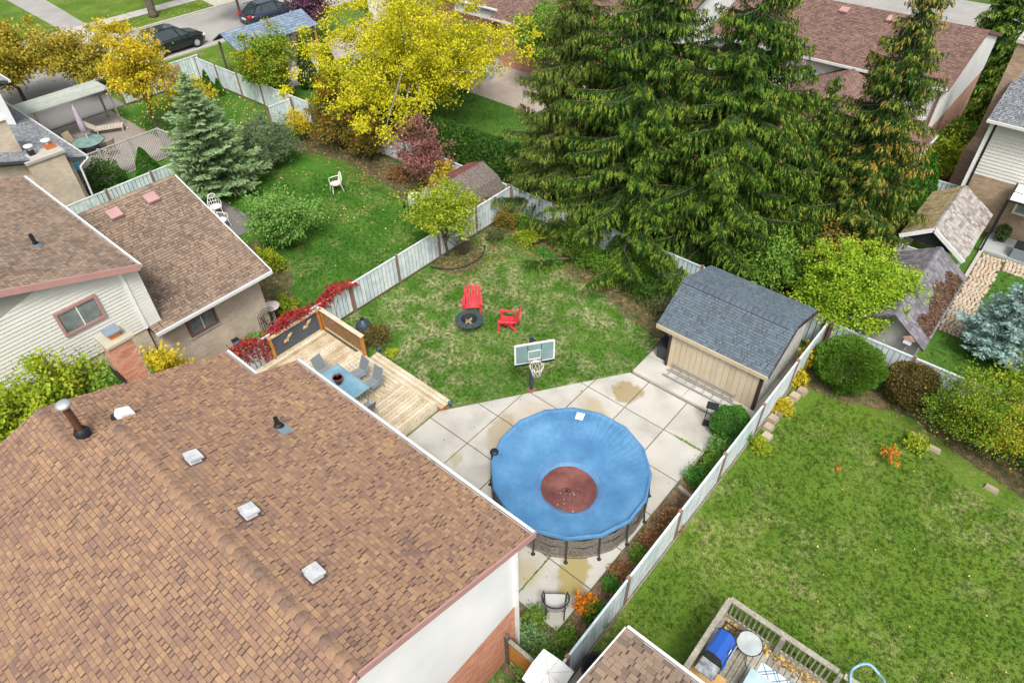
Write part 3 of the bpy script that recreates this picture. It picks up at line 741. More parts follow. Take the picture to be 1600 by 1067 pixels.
for i, (x, y) in enumerate([(-11.0, 2.22), (-8.95, 2.22), (-6.92, 2.24)]):
    z = roofz(y); v = tag(thing('roof_vent', ['square white roof vent farthest up the brown roof, nearest the flue pipe', 'square white roof vent in the middle of the row of three on the brown roof', 'square white roof vent of the brown roof closest to the bottom edge'][i], 'roof vent', (x, y, z+.03), 0, 'white vents on the brown roof'))
    v.rotation_euler = (-math.atan(.332), 0, 0); v.scale = (.72, .72, .72)
    MB().box((-.24, -.22, -.02), (.24, .25, .0)).build('flange', flat('vent_flange', (.10, .07, .06), .8), v)
    MB().hexa([(-.19, -.17, 0), (.19, -.17, 0), (.19, .17, 0), (-.19, .17, 0), (-.14, -.13, .13), (.14, -.13, .13), (.14, .13, .13), (-.14, .13, .13)]).build('base', M_ventw, v)
    MB().box((-.22, -.2, .12), (.22, .2, .19)).build('cap', M_ventw, v)
    MB().box((.05, .2, .02), (.12, .27, .06)).build('clip', M_white, v)
v = thing('flue_pipe', 'dark brown flue pipe with round shiny cap standing on the brown roof', 'flue pipe', (-13.72, 1.05, 6.2))
MB().lathe([(.16, -.1), (.17, .04), (.12, .12), (.10, .14)], n=18).build('collar', M_dark, v, True)
MB().lathe([(.08, .1), (.08, .84)], n=18).build('pipe', flat('brown_flue', (.10, .045, .03), .5), v, True)
MB().lathe([(.0, .98), (.09, .97), (.155, .94), (.155, .87), (.1, .84), (.0, .83)], n=20).build('cap', pmat('galvanised', [(.5, .55, .55), (.75, .79, .78)], .35, metal=.6), v, True)
v = thing('box_vent', 'small white box vent tucked beside the step in the brown roof ridge', 'roof vent', (-13.62, 1.95, 6.02))
v.rotation_euler = (-.32, 0, 0)
MB().box((-.25, -.25, -.1), (.3, .22, -.0)).build('flange', M_dark, v)
MB().hexa([(-.18, -.2, 0), (.2, -.2, 0), (.2, .16, 0), (-.18, .16, 0), (-.15, -.17, .2), (.18, -.17, .2), (.18, .12, .16), (-.15, .12, .16)]).build('hood', M_white, v)
v = thing('vent_pipe', 'short black plumbing vent pipe on the brown roof above the patio table', 'vent pipe', (-11.0, 4.15, roofz(4.15)))
MB().lathe([(.06, -.05), (.055, .3), (.035, .3), (.035, .1)], n=12).build('pipe', M_dark, v)
MB().lathe([(.14, -.03), (.09, .07), (.06, .1)], n=14).build('boot', M_dark, v)
o = MB().box((-.02, -.1, -.005), (.34, .2, .012)).build('flashing', flat('zinc_flash', (.17, .24, .28), .5), v); o.rotation_euler = (-.32, 0, 0)

# ---- left neighbour house
HN = thing('house', 'left neighbour house with taupe shingles, cream siding gable and low brick garage wing', 'house')
nx = -20.3
ny0 = -3.5; nry = .9; nzr = 5.45+(5.26-nry)*.32
M_sidgap = flat('siding_shadow_gap', (.34, .34, .31), .8)
gable_walls(HN, -28.4, nx, ny0+.5, 4.1, nry, nzr-.18, 4.76, 5.38, 'x', M_sidgap, 3.08)
M_tanbrick = brickmat('tan_brick', (.50, .41, .31), (.60, .51, .40), (.52, .46, .38), 'y')
M_tanbrickx = brickmat('tan_brick_x', (.40, .31, .23), (.52, .42, .32), (.45, .38, .31), 'x')
gable_walls(HN, -28.4, nx-.02, ny0+.5, 3.0, nry, 3.05, 4.74, 3.05, 'x', M_tanbrick, 0, 'brick_wall')
def ex(z): zz = z+3.08; return (0 if zz < 4.2 else (zz-4.2)/.32, 8.24-max(0, (zz-5.30))/.32)
siding(HN, (nx, ny0+.52, 3.08), (0, 1, 0), (1, 0, 0), 3.5, ex, M_sid, .125)
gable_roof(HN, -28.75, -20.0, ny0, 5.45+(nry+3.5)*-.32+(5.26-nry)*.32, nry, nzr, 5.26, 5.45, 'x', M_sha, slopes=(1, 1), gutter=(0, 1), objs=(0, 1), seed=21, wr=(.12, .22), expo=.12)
rake_trim(HN, [(-19.98, 5.3, 5.38), (-19.98, nry, nzr-.07), (-19.98, ny0, 4.0)], M_pinktrim, .05, .2)
MB().box((nx+.0, 4.70, 3.08), (nx+.06, 4.8, 5.3)).build('corner_trim', M_white, HN)
window(HN, (nx+.02, 3.24, 4.62), (0, 1, 0), (1, 0, 0), 1.25, .88, M_pinktrim, M_glass)
# wing
wy0, wy1 = 4.9, 8.95
gable_walls(HN, wy0-.1, wy1, -25.6, 4.7, -25.35, 4.75, -20.45, 2.75, 'y', M_tanbrick, 0, 'wing_wall')
gable_roof(HN, 4.82, 9.3, -25.75, 4.82, -25.4, 4.95, -19.95, 2.98, 'y', M_sha, slopes=(0, 1), gutter=(0, 1), objs=(0, 1), seed=31, wr=(.12, .22), expo=.12, capmat=M_sha)
rake_trim(HN, [(-19.95, 9.33, 2.9), (-25.4, 9.33, 4.88)], M_white, .04, .14)
window(HN, (-20.42, 6.5, 2.12), (0, 1, 0), (1, 0, 0), 1.1, .74, M_maroon, M_glass)
for (y, z) in ((7.5, 1.68), (6.1, 1.7)): pass
MB().box((-20.44, 5.9, 1.66), (-20.38, 7.1, 1.72)).build('sill', M_conc2, HN)
for i, (x, y) in enumerate([(-27.3+1.5, 7.3), (-27.3+1.5, 8.75)]): pass
for i, (x, y) in enumerate([(-24.75, 6.55), (-24.75, 7.95)]):
    v = thing('roof_vent', ['pink square vent on the taupe garage roof, the one nearer the cream house', 'pink square vent on the taupe garage roof, the one nearer the garden'][i], 'roof vent', (x, y, 4.95-.65*.361+.0), 0, 'pink vents on the garage roof')
    v.rotation_euler = (0, math.atan(.361), 0)
    mpk = flat('pink_vent', (.42, .25, .24), .6)
    MB().box((-.2, -.2, 0), (.2, .2, .06)).build('base', mpk, v); MB().box((-.22, -.22, .07), (.22, .22, .17)).build('cap', mpk, v)
v = thing('vent_pipe', 'black vent pipe with blue flashing on the upper taupe roof', 'vent pipe', (-22.6, 3.55, 5.45+(5.26-3.55)*.32))
MB().lathe([(.06, -.05), (.06, .38), (.04, .38)], n=12).build('pipe', M_dark, v)
MB().lathe([(.2, -.02), (.1, .06)], n=14).build('boot', flat('zinc_flash2', (.10, .15, .20), .5), v)

# ---- far left house with tan chimneys
HC = thing('house', 'grey roofed white house in the left corner with tan brick wall and two chimneys', 'house')
gable_walls(HC, -47.8, -34.95, -2, 2.6, 3.6, 4.2, 8.55, 2.7, 'x', M_tanbrick, 0, 'brick_wall')
gable_roof(HC, -48, -34.6, -2.5, 2.3, 3.6, 4.55, 9.11, 2.82, 'x', M_shg, slopes=(0, 1), gutter=(0, 1), objs=(0, 0), seed=41)
b = MB(); b.box((-35.3, 6.75, 0), (-34.5, 8.3, 3.38)); ch = b.build('chimney_breast', M_tanbrick, HC)
MB().box((-35.38, 6.67, 3.38), (-34.43, 8.38, 3.5)).build('capstone', flat('capstone', (.42, .40, .36), .9), ch)
for y, o_ in ((7.1, 0), (7.85, 1)):
    MB().box((-35.25, y, 3.5), (-35.0, y+.25+.15*o_, 3.72)).build('flue', M_dark if not o_ else MATS['terracotta'], ch)
    MB().lathe([(.01, 3.98), (.2, 3.94), (.2, 3.88), (.08, 3.86), (.08, 3.7)], (-35.12, y+.14), 16).build('cowl', M_white, ch, True)
b = MB(); b.box((-36.6, 6.3, 2.4), (-35.9, 7.1, 5.0)); ch = b.build('chimney', M_tanbrick, HC)
MB().box((-36.68, 6.22, 5.0), (-35.82, 7.18, 5.1)).build('capstone', M_white, ch)
MB().box((-36.4, 6.5, 5.1), (-36.1, 6.8, 5.35)).build('flue', MATS['terracotta'], ch)
gable_walls(HC, -48, -40.2, 0, 5.2, 4.2, 6.4, 8.3, 5.2, 'x', M_wpanel, 2.5)
gable_roof(HC, -48.2, -39.9, -.5, 5.1, 4.2, 6.65, 8.8, 5.2, 'x', M_shg, slopes=(0, 1), gutter=(0, 1), objs=(0, 0), seed=43)
MB().tube([(-34.6, 9.2, 2.75), (-34.75, 8.75, 2.4), (-34.8, 8.65, 0.2)], .05, 6).build('downpipe', M_white, HC)

# ---- shed with slate shingles
SH = thing('garden_shed', 'beige board sided shed with slate grey shingle roof beside the upper patio', 'shed')
sx0, sx1, sy0, sy1 = -7.55, -4.15, 16.95, 20.3
M_shedb = pmat('shed_board', [(.47, .39, .27), (.56, .475, .34), (.60, .515, .38)], .7, noise=1, nmix=.5, rmix=.5, fine=(12, .08))
M_osb = pmat('grey_board', [(.30, .30, .29), (.46, .45, .42), (.56, .55, .52)], .85, noise=7, nmix=1, rmix=0, fine=(30, .25), bump=(25, .4))
gable_walls(SH, sx0, sx1+.05, sy0, 1.86, 18.45, 2.84, sy1, 2.3, 'x', M_osb, .13)
bm_ = MB().box((.006, 0, .14), (.2, -.022, 1.84)).mesh('board', M_shedb)
for i in range(16): link('board', bm_, SH, frame((sx0+.06+i*.206, sy0-.002, 0), (1, 0, 0), (0, 1, 0), (0, 0, 1)))
MB().box((sx0-.03, sy0-.045, .13), (sx0+.06, sy0+.05, 1.84)).build('corner_trim', M_maroon if 0 else flat('dark_brown_trim', (.05, .03, .025)), SH)
MB().box((sx1-.04, sy0-.045, .05), (sx1+.07, sy0+.06, 1.84)).build('corner_trim', MATS['dark_brown_trim'], SH)
gable_roof(SH, -8.1, -3.95, 16.85, 1.9, 18.45, 2.97, 20.55, 2.3, 'x', M_shs, gutter=(0, 0), objs=(1, 1), seed=51, wr=(.11, .2), expo=.1, th=.1)
MB().box((-8.1, 16.80, 1.73), (-3.95, 16.845, 1.89)).build('fascia', M_shedb, SH)
ridgecaps(SH, (-8.1, 18.45, 2.985), (-3.95, 18.45, 2.985), pmat('slate_cap', [(.07, .09, .12), (.12, .15, .19)], .9, noise=5, fine=(120, .3)), .2, .42, .5)
rake_trim(SH, [(-3.93, 16.85, 1.84), (-3.93, 18.45, 2.91), (-3.93, 20.55, 2.24)], MATS['dark_brown_trim'], .03, .1)

# ---- back right red brown house
HR = thing('house', 'back right house with red brown shingles, white gable and lower wing behind the spruces', 'house')
gable_walls(HR, -17, -5.08, 36.3, 4.75, 40.55, 6.02, 45.4, 4.75, 'x', M_wpanel, 2.9)
gable_walls(HR, -17, -5.10, 36.32, 2.9, 40.55, 2.95, 45.35, 2.9, 'x', brickmat('rose_brick', (.45, .22, .16), (.55, .31, .23), (.5, .38, .32)), 0, 'brick_wall')
gable_roof(HR, -17.3, -5.0, 35.9, 4.88, 40.55, 6.25, 45.9, 4.7, 'x', M_shr, slopes=(1, 0), gutter=(1, 0), objs=(0, 0), seed=61, wr=(.12, .22), expo=.12)
rake_trim(HR, [(-4.98, 35.9, 4.8), (-4.98, 40.55, 6.18), (-4.98, 45.9, 4.6)], M_maroon, .04, .16)
MB().bar((-5.28, 36.2, .3), (-5.28, 36.2, 4.8), .09, .09, (0, 1, 0)).build('downpipe', M_maroon, HR)
siding(HR, (-17, 36.28, 2.9), (1, 0, 0), (0, -1, 0), 1.9, lambda z: (0, 11.6), M_wpanel, .15)
gable_walls(HR, 32.0, 36.4, -13.6, 2.5, -9.2, 4.6, -5.1, 2.5, 'y', M_brickR := brickmat('rose_brick_x', (.45, .20, .14), (.55, .29, .20), (.5, .36, .30), 'x'), 0, 'wing_wall')
gable_roof(HR, 31.6, 36.3, -13.8, 2.55, -9.2, 4.85, -4.75, 2.6, 'y', M_shr, slopes=(1, 1), gutter=(1, 1), objs=(0, 0), seed=63, wr=(.12, .22), expo=.12)
rake_trim(HR, [(-13.8, 31.58, 2.5), (-9.2, 31.58, 4.8), (-4.75, 31.58, 2.55)], M_maroon, .04, .2)
for i, (x, y) in enumerate([(-11.6, 39.8), (-9.2, 39.8)]):
    v = thing('roof_vent', ['pink vent near the red brown ridge, left of the orange tipped spruce', 'pink vent near the red brown ridge, half behind the orange tipped spruce'][i], 'roof vent', (x, y, 4.88+(y-35.9)*.2946), 0, 'vents on the red brown roof')
    v.rotation_euler = (math.atan(.29), 0, 0)
    MB().box((-.2, -.2, 0), (.2, .2, .06)).build('base', mpk, v); MB().box((-.22, -.22, .07), (.22, .22, .17)).build('cap', mpk, v)

# ---- tan brick house at right edge
HT = thing('house', 'tan brick house with cream siding and grey shingles at the right edge', 'house')
M_tb2 = brickmat('brown_brick_x', (.34, .23, .15), (.46, .34, .24), (.42, .34, .26), 'x')
gable_walls(HT, -2.6, 9, 33.8, 4.9, 38.4, 6.4, 43, 4.9, 'x', M_sidgap, 2.45)
gable_walls(HT, -2.62, 9, 33.78, 2.44, 38.4, 2.44, 43, 2.44, 'x', M_tb2, 0, 'brick_wall')
siding(HT, (-2.6, 33.8, 2.45), (1, 0, 0), (0, -1, 0), 2.4, lambda z: (0.12, 8), M_sid, .15)
MB().box((-2.66, 33.68, .1), (-2.5, 33.8, 4.9)).build('corner_trim', M_white, HT)
MB().bar((-2.44, 33.68, .1), (-2.44, 33.68, 4.9), .08, .08, (0, 1, 0)).build('downpipe', M_dark, HT)
gable_roof(HT, -2.8, 9.2, 33.35, 5.0, 38.4, 6.65, 43.4, 5.0, 'x', M_shg, slopes=(1, 0), gutter=(1, 0), objs=(0, 0), seed=71)
b = MB(); b.box((-3.35, 35.6, 0), (-2.64, 37.2, 2.6)); b.hexa([(-3.35, 35.6, 2.6), (-2.64, 35.6, 2.6), (-2.64, 37.2, 2.6), (-3.35, 37.2, 2.6), (-3.2, 35.9, 3.1), (-2.64, 35.9, 3.1), (-2.64, 36.8, 3.1), (-3.2, 36.8, 3.1)]); b.box((-3.2, 35.9, 3.1), (-2.62, 36.8, 7.3))
ch = b.build('chimney', M_tb2, HT)
MB().box((-3.28, 35.8, 7.3), (-2.54, 36.9, 7.45)).build('capstone', M_conc2, ch)
MB().box((-3.05, 36.0, 7.45), (-2.8, 36.3, 7.7)).build('flue', MATS['terracotta'], ch)
window(HT, (.35, 33.74, 1.75), (1, 0, 0), (0, -1, 0), 1.5, 1.0, M_white, M_glass)

# ---- pale houses behind the spruces
HW = thing('house', 'pale sided house with maroon downpipe seen between the spruce tops', 'house')
gable_walls(HW, -27, -19.4, 37.2, 4.8, 41.5, 6.2, 45.6, 4.8, 'x', M_wpanel, 2.3)
gable_walls(HW, -27, -19.42, 37.22, 2.3, 41.5, 2.3, 45.55, 2.3, 'x', MATS['rose_brick'], 0, 'brick_wall')
gable_roof(HW, -27.2, -19.1, 36.8, 4.9, 41.5, 6.4, 46, 4.9, 'x', M_shr, slopes=(1, 0), gutter=(1, 0), objs=(0, 0), seed=81, wr=(.12, .22), expo=.12)
gable_walls(HW, -25.4, -21.8, 35.9, 4.7, 40, 6, 44, 4.7, 'x', M_wpanel, 0)
gable_roof(HW, -25.5, -21.6, 35.6, 4.8, 40.2, 6.3, 44.4, 4.8, 'x', M_shr, slopes=(1, 0), gutter=(1, 0), objs=(0, 0), seed=83, wr=(.12, .22), expo=.12)
MB().bar((-19.34, 45.4, .3), (-19.34, 45.4, 4.8), .09, .09, (0, 1, 0)).build('downpipe', M_maroon, HW)
HL = thing('house', 'low purple brown roofed wing with rose brick wall behind the yellow tree', 'house')
gable_walls(HL, -31.8, -26.4, 35.3, 3.0, 39.5, 4.6, 43.5, 3.0, 'x', MATS['rose_brick_x'], 0, 'brick_wall')
gable_roof(HL, -32.2, -26.2, 34.9, 3.1, 39.8, 5.0, 44, 3.1, 'x', M_shr, slopes=(1, 0), gutter=(1, 0), objs=(0, 0), seed=87, wr=(.12, .22), expo=.12)
HB = thing('house', 'brick house with white window bay showing above the yellow tree top', 'house')
gable_walls(HB, -47.5, -34, 37, 3.0, 41, 5.2, 45, 3.0, 'x', MATS['rose_brick_x'], 0, 'brick_wall')
gable_walls(HB, -36.8, -32.6, 36.2, 2.6, 40, 6.4, 44, 4.2, 'x', M_wpanel, 2.4)
gable_roof(HB, -48, -32.4, 36.0, 3.3, 41, 5.6, 46, 3.3, 'x', M_shr, slopes=(1, 0), gutter=(1, 0), objs=(0, 0), seed=91, wr=(.12, .22), expo=.12, fascia=M_wpanel)
window(HB, (-43.6, 36.9, 1.7), (1, 0, 0), (0, -1, 0), 2.0, 1.4, M_white, M_glass)
window(HB, (-40.4, 36.9, 1.7), (1, 0, 0), (0, -1, 0), 1.6, 1.4, M_white, M_glass)
MB().box((-46.5, 36.2, 0), (-45.2, 37, 2.3)).build('garage_door', M_white, HB)
# ------------------------------------------------------------------ timber deck
DK = thing('timber_deck', 'new pale timber deck with steps between the brown roof and the lawn', 'deck')
def boards(t, x0, x1, y0, y1, z, along, mat, w=.14, th=.035, name='board', gap=.016):
    L = (x1-x0) if along == 'x' else (y1-y0); S_ = (y1-y0) if along == 'x' else (x1-x0)
    n = max(1, round(S_/w)); w = S_/n
    me = MB().box((0, gap/2, -th), (L, w-gap/2, 0)).mesh(name, mat) if along == 'x' else MB().box((gap/2, 0, -th), (w-gap/2, L, 0)).mesh(name, mat)
    for i in range(n):
        p = (x0, y0+i*w, z+random.uniform(-.003, .003)) if along == 'x' else (x0+i*w, y0, z+random.uniform(-.003, .003))
        link(name, me, t, Matrix.Translation(p))
DZ = .36
MB().box((-18.7, 4.2, 0), (-12.55, 10.05, DZ-.05)).build('subframe', M_soil, DK)
boards(DK, -18.72, -16.62, 4.2, 9.98, DZ, 'y', M_cedarwood)
boards(DK, -16.62, -16.34, 4.2, 10.08, DZ+.004, 'y', M_cedarwood)
boards(DK, -16.34, -14.2, 4.2, 9.95, DZ, 'x', M_cedarwood)
boards(DK, -14.2, -12.62, 4.2, 9.95, DZ, 'y', M_cedarwood)
boards(DK, -16.34, -12.48, 9.95, 10.1, DZ+.006, 'x', M_cedarwood)
boards(DK, -12.62, -12.48, 4.2, 9.95, DZ+.006, 'y', M_cedarwood)
MB().box((-16.3, 10.08, 0), (-12.5, 10.1, DZ-.03)).build('riser', M_cedarwood, DK)
MB().box((-12.5, 4.2, 0), (-12.48, 10.1, DZ-.03)).build('riser', M_cedarwood, DK)
boards(DK, -16.16, -12.3, 10.11, 10.6, .2, 'x', M_cedarwood, .16)
MB().box((-16.14, 10.12, 0), (-12.34, 10.56, .16)).build('step_riser', M_orangewood, DK)
# privacy wall with dark boards
PW = thing('privacy_wall', 'dark grey board privacy panel with pale posts on the left deck edge', 'privacy screen', (-18.68, 7.86, DZ))
M_slate = pmat('charcoal_board', [(.06, .07, .085), (.10, .115, .135)], .75, noise=2, nmix=.4, rmix=.6, fine=(25, .3))
for y in (0, 2.1): MB().box((-.05, y-.05, -.1), (.05, y+.05, 1.02)).build('post', M_orangewood, PW)
for i in range(6): MB().box((-.03, .05, .06+i*.148), (.02, 2.05, .06+i*.148+.142)).build('board', M_slate, PW)
MB().box((-.07, -.06, .95), (.08, 2.16, .99)).build('cap_rail', M_cedarwood, PW)
MB().box((-.05, .05, 0), (.05, 2.05, .055)).build('base_rail', M_cedarwood, PW)
M_gold = flat('pale_gold_metal', (.72, .58, .36), .4, metal=.2)
for i, (y, z, lab) in enumerate([(.62, .55, 'gold dragonfly ornament on the dark panel, nearer the house roof'), (1.5, .62, 'gold dragonfly ornament on the dark panel, nearer the corner post')]):
    o = thing('wall_ornament', lab, 'ornament', (-18.64, 7.86+y, DZ+z), 0, 'ornaments on the dark panel')
    MB().tube([(.01, -.14, -.1), (.02, 0, 0), (.01, .1, .1)], [.012, .028, .014], 6).build('body', flat('ornament_rust', (.55, .28, .10)), o)
    for s in (-1, 1):
        for q in (.0, .09):
            MB().extr([(.0, q, .01), (.0, q+s*.08+.03, s*.14+.02), (.0, q+s*.17+.02, s*.11+.05), (.0, q+s*.08, s*.0+.04)], (.012, 0, 0)).build('wing', M_gold, o)
# cut-out screen
SC = thing('garden_screen', 'timber framed screen with rusty cut-out panels at the deck corner', 'privacy screen', (-18.64, 10.1, DZ))
for x in (0, 2.38): MB().box((x-.055, -.055, -.36), (x+.055, .055, .93)).build('post', M_orangewood, SC)
MB().box((-.08, -.08, .93), (2.46, .09, .97)).build('cap_rail', M_cedarwood, SC)
MB().box((.055, -.03, 0), (2.33, .03, .08)).build('base_rail', M_cedarwood, SC)
M_rustp = flat('rust_panel', (.30, .16, .08), .7)
b = MB()
rs = random.Random(3)
for i in range(26):
    for j in range(9):
        x = .07+i*.087; z = .09+j*.094
        w = rs.uniform(.02, .05)
        b.box((x, -.008, z), (x+.087, .008, z+w*.5)); b.box((x, -.0075, z), (x+w*.55, .0075, z+.094))
        if rs.random() < .5: b.bar((x, .0, z), (x+.087, .0, z+.094), .016, .014, (0, 1, 0))
tag(b.build('cutout_panel', M_rustp, SC), kind='stuff')
MB().box((.055, -.02, .84), (2.33, .02, .93)).build('top_rail', M_orangewood, SC)
o = thing('post_light', 'small silver solar light on the screen corner post', 'lamp', (-18.66, 10.05, DZ+.97))
MB().lathe([(.05, 0), (.05, .06), (.07, .07), (.07, .09), (.0, .13)], n=14).build('lantern_body', flat('silver', (.6, .64, .66), .3, metal=.5), o, True)

# patio table and chairs
TB = thing('patio_table', 'blue tinted glass patio table on the timber deck', 'table', (-15.12, 8.25, DZ))
M_bframe = flat('blue_grey_frame', (.22, .30, .36), .4)
MB().box((-.84, -.48, .70), (.84, .48, .712)).build('glass_top', M_glass2, TB)
b = MB()
for a_, c_ in (((-.86, -.5), (.86, -.5)), ((-.86, .5), (.86, .5)), ((-.86, -.53), (-.86, .53)), ((.86, -.53), (.86, .53))): b.bar((*a_, .705), (*c_, .705), .05, .035)
b.build('rim', M_bframe, TB)
for x in (-.74, .74):
    for y in (-.4, .4): MB().tube([(x, y, 0), (x, y, .7)], .022, 8).build('leg', M_bframe, TB)
def sling_chair(lab, x, y, rz, grp='grey sling chairs round the blue glass table'):
    t = thing('patio_chair', lab, 'chair', (x, y, DZ), rz, grp); t.scale = (.9, .88, .95)
    ms = pmat('grey_sling', [(.16, .18, .19), (.24, .26, .27)], .8, noise=30, nmix=1, rmix=0)
    o = MB().extr([(-.22, -.24, .40), (.24, -.24, .43), (.24, .24, .43), (-.22, .24, .40)], (0, 0, .015)).build('seat', ms, t)
    MB().extr([(-.22, -.24, .42), (-.22, .24, .42), (-.42, .22, .93), (-.42, -.22, .93)], (.015, 0, .004)).build('backrest', ms, t)
    for s in (-1, 1):
        y_ = s*.27
        MB().tube([(.27, y_, 0), (.24, y_, .62), (-.2, y_, .62)], .014, 6).build('armrest', M_bframe, t)
        MB().tube([(-.36, y_, 0), (-.2, y_*.96, .45), (-.43, s*.235, .95)], .014, 6).build('leg', M_bframe, t)
        MB().tube([(.26, s*.25, .43), (-.22, s*.25, .41)], .014, 6).build('side_rail', M_bframe, t)
    MB().tube([(-.43, -.235, .94), (-.43, .235, .94)], .014, 6).build('top_rail', M_bframe, t)
    return t
sling_chair('grey sling chair at the far left end of the blue glass table', -16.35, 8.42, rad(5))
sling_chair('grey sling chair on the lawn side of the table, left of its twin', -15.35, 9.12, rad(-95))
sling_chair('grey sling chair on the lawn side of the table, nearest the stepped boards', -14.6, 9.12, rad(-88))
sling_chair('grey sling chair turned away at the pool end of the blue glass table', -13.85, 8.2, rad(176))
PT = thing('flower_pot', 'dark red plant pot with dried stems on the blue glass table', 'plant pot', (-15.2, 8.2, DZ+.712))
MB().lathe([(.0, 0), (.10, 0), (.16, .26), (.18, .26), (.18, .30), (.15, .30), (.145, .25), (0, .25)], n=20).build('pot', flat('oxblood_pot', (.20, .035, .03), .35), PT, True)
MB().lathe([(.0, .25), (.145, .25)], n=14).build('soil', M_litter, PT)
for k in range(9):
    a_ = k*.7; MB().tube([(0, 0, .25), (.05*math.cos(a_), .05*math.sin(a_), .4), (.15*math.cos(a_), .15*math.sin(a_), .5+.1*random.random())], [.006, .005, .003], 4).build('stem', M_bark, PT)

# red creeper
M_red = leafm('creeper_red', [(.16, .015, .03), (.34, .03, .05), (.45, .07, .05), (.10, .12, .03)], noise=3)
CR = thing('creeper', 'crimson creeper growing along the fence top behind the dark panel', 'creeper', (-18.9, 8.4, 0))
n = 5000
yy = rng.uniform(-3.0, 3.6, n); top = 1.5+.15*np.sin(yy*3)+.0*yy
dens = np.where(yy < -.4, .9, np.where(yy < 1.7, .22, np.maximum(.05, .5-(yy-1.7)*.28)))
zz = top-np.abs(rng.normal(0, 1, n))*dens*.55
P = np.stack([rng.normal(.0, .13, n), yy, np.maximum(zz, .05)], 1)
np_mesh('foliage', quads(P, .11, .75), 4, M_red, CR)
b = MB()
for k in range(14): y_ = -3+k*.45; b.tube([(0, y_, 0), (.03, y_+.15, .8), (.02, y_+.5, 1.45)], [.018, .012, .005], 5)
b.build('stem', M_bark, CR)

# ------------------------------------------------------------------ lawn furniture
def adirondack(lab, x, y, rz):
    t = thing('adirondack_chair', lab, 'chair', (x, y, 0), rz, 'red plastic chairs by the fire pit'); t.scale = (.82, .95, .86)   # faces +x
    mr = pmat('red_plastic', [(.60, .03, .05), (.72, .06, .085)], .22, noise=2, spec=.7)
    for i in range(5):
        s = -.24+i*.12
        MB().hexa([(.30, s-.045, .36), (.30, s+.045, .36), (-.28, s+.045, .24), (-.28, s-.045, .24), (.30, s-.045, .385), (.30, s+.045, .385), (-.28, s+.045, .265), (-.28, s-.045, .265)]).build('seat_slat', mr, t)
        a_ = abs(s)*.55; hh = .98-a_*a_*6; k = 1+.25
        MB().hexa([(-.26, s*.85-.04, .25), (-.26, s*.85+.04, .25), (-.60, s*1.25+.045, hh), (-.60, s*1.25-.045, hh), (-.235, s*.85-.04, .26), (-.235, s*.85+.04, .26), (-.575, s*1.25+.045, hh+.01), (-.575, s*1.25-.045, hh+.01)]).build('back_slat', mr, t)
    b = MB()
    pts = [(-.585, -.34, .74)]+[(-.625, .34*math.sin(q), .80+.22*math.cos(q)) for q in np.linspace(-1.4, 1.4, 9)]+[(-.585, .34, .74)]
    b.tube([(-.26, -.28, .3)]+pts+[(-.26, .28, .3)], .024, 7); b.build('back_frame', mr, t, True)
    MB().tube([(.33, -.3, .36), (.33, .3, .36)], .03, 8).build('front_rail', mr, t)
    for s in (-1, 1):
        b = MB(); b.extr([(.42, s*.30, .56), (.42, s*.44, .56), (-.1, s*.42, .55), (-.48, s*.36, .54), (-.48, s*.31, .54), (-.05, s*.31, .55)], (0, 0, .03)); fix_normals(b.build('armrest', mr, t))
        MB().hexa([(.34, s*.30, 0), (.44, s*.30, 0), (.44, s*.40, 0), (.34, s*.40, 0), (.30, s*.31, .56), (.40, s*.31, .56), (.40, s*.38, .56), (.30, s*.38, .56)]).build('front_leg', mr, t)
        MB().hexa([(-.50, s*.27, 0), (-.40, s*.27, 0), (-.40, s*.33, 0), (-.50, s*.33, 0), (-.28, s*.27, .28), (-.12, s*.27, .30), (-.12, s*.31, .31), (-.28, s*.31, .29)]).build('rear_leg', mr, t)
    return t
adirondack('red slatted plastic chair directly behind the dark fire pit', -15.28, 14.88, rad(-48))
adirondack('red slatted plastic chair standing apart to the right of the fire pit', -13.5, 15.0, rad(-146))
FP = thing('fire_pit', 'round black metal fire pit with ash on the lawn before the red chairs', 'fire pit', (-14.62, 14.0, 0))
MB().lathe([(.0, .17), (.15, .18), (.26, .26), (.31, .40), (.34, .42)], n=28).build('bowl', flat('soot_black', (.02, .022, .022), .8), FP, True)
mfp = flat('charcoal_metal', (.045, .07, .075), .5)
for k in range(12):
    a0, a1 = k*math.pi/6+.02, (k+1)*math.pi/6-.02
    MB().extr([(.33*math.cos(a0), .33*math.sin(a0), .42), (.57*math.cos(a0), .57*math.sin(a0), .40), (.57*math.cos(a1), .57*math.sin(a1), .40), (.33*math.cos(a1), .33*math.sin(a1), .42)], (0, 0, .02)).build('rim_tile', mfp, FP)
for k in range(4):
    a_ = k*math.pi/2+.4; MB().tube([(.4*math.cos(a_), .4*math.sin(a_), .4), (.44*math.cos(a_), .44*math.sin(a_), 0)], .015, 6).build('leg', mfp, FP)
for k in range(7):
    a_ = k*2.1; MB().tube([(.16*math.cos(a_), .16*math.sin(a_), .24), (-.14*math.cos(a_+.5), -.14*math.sin(a_+.5), .28+.02*k)], .028, 6).build('charred_log', pmat('ash_wood', [(.12, .08, .05), (.45, .32, .2)], .9), FP)
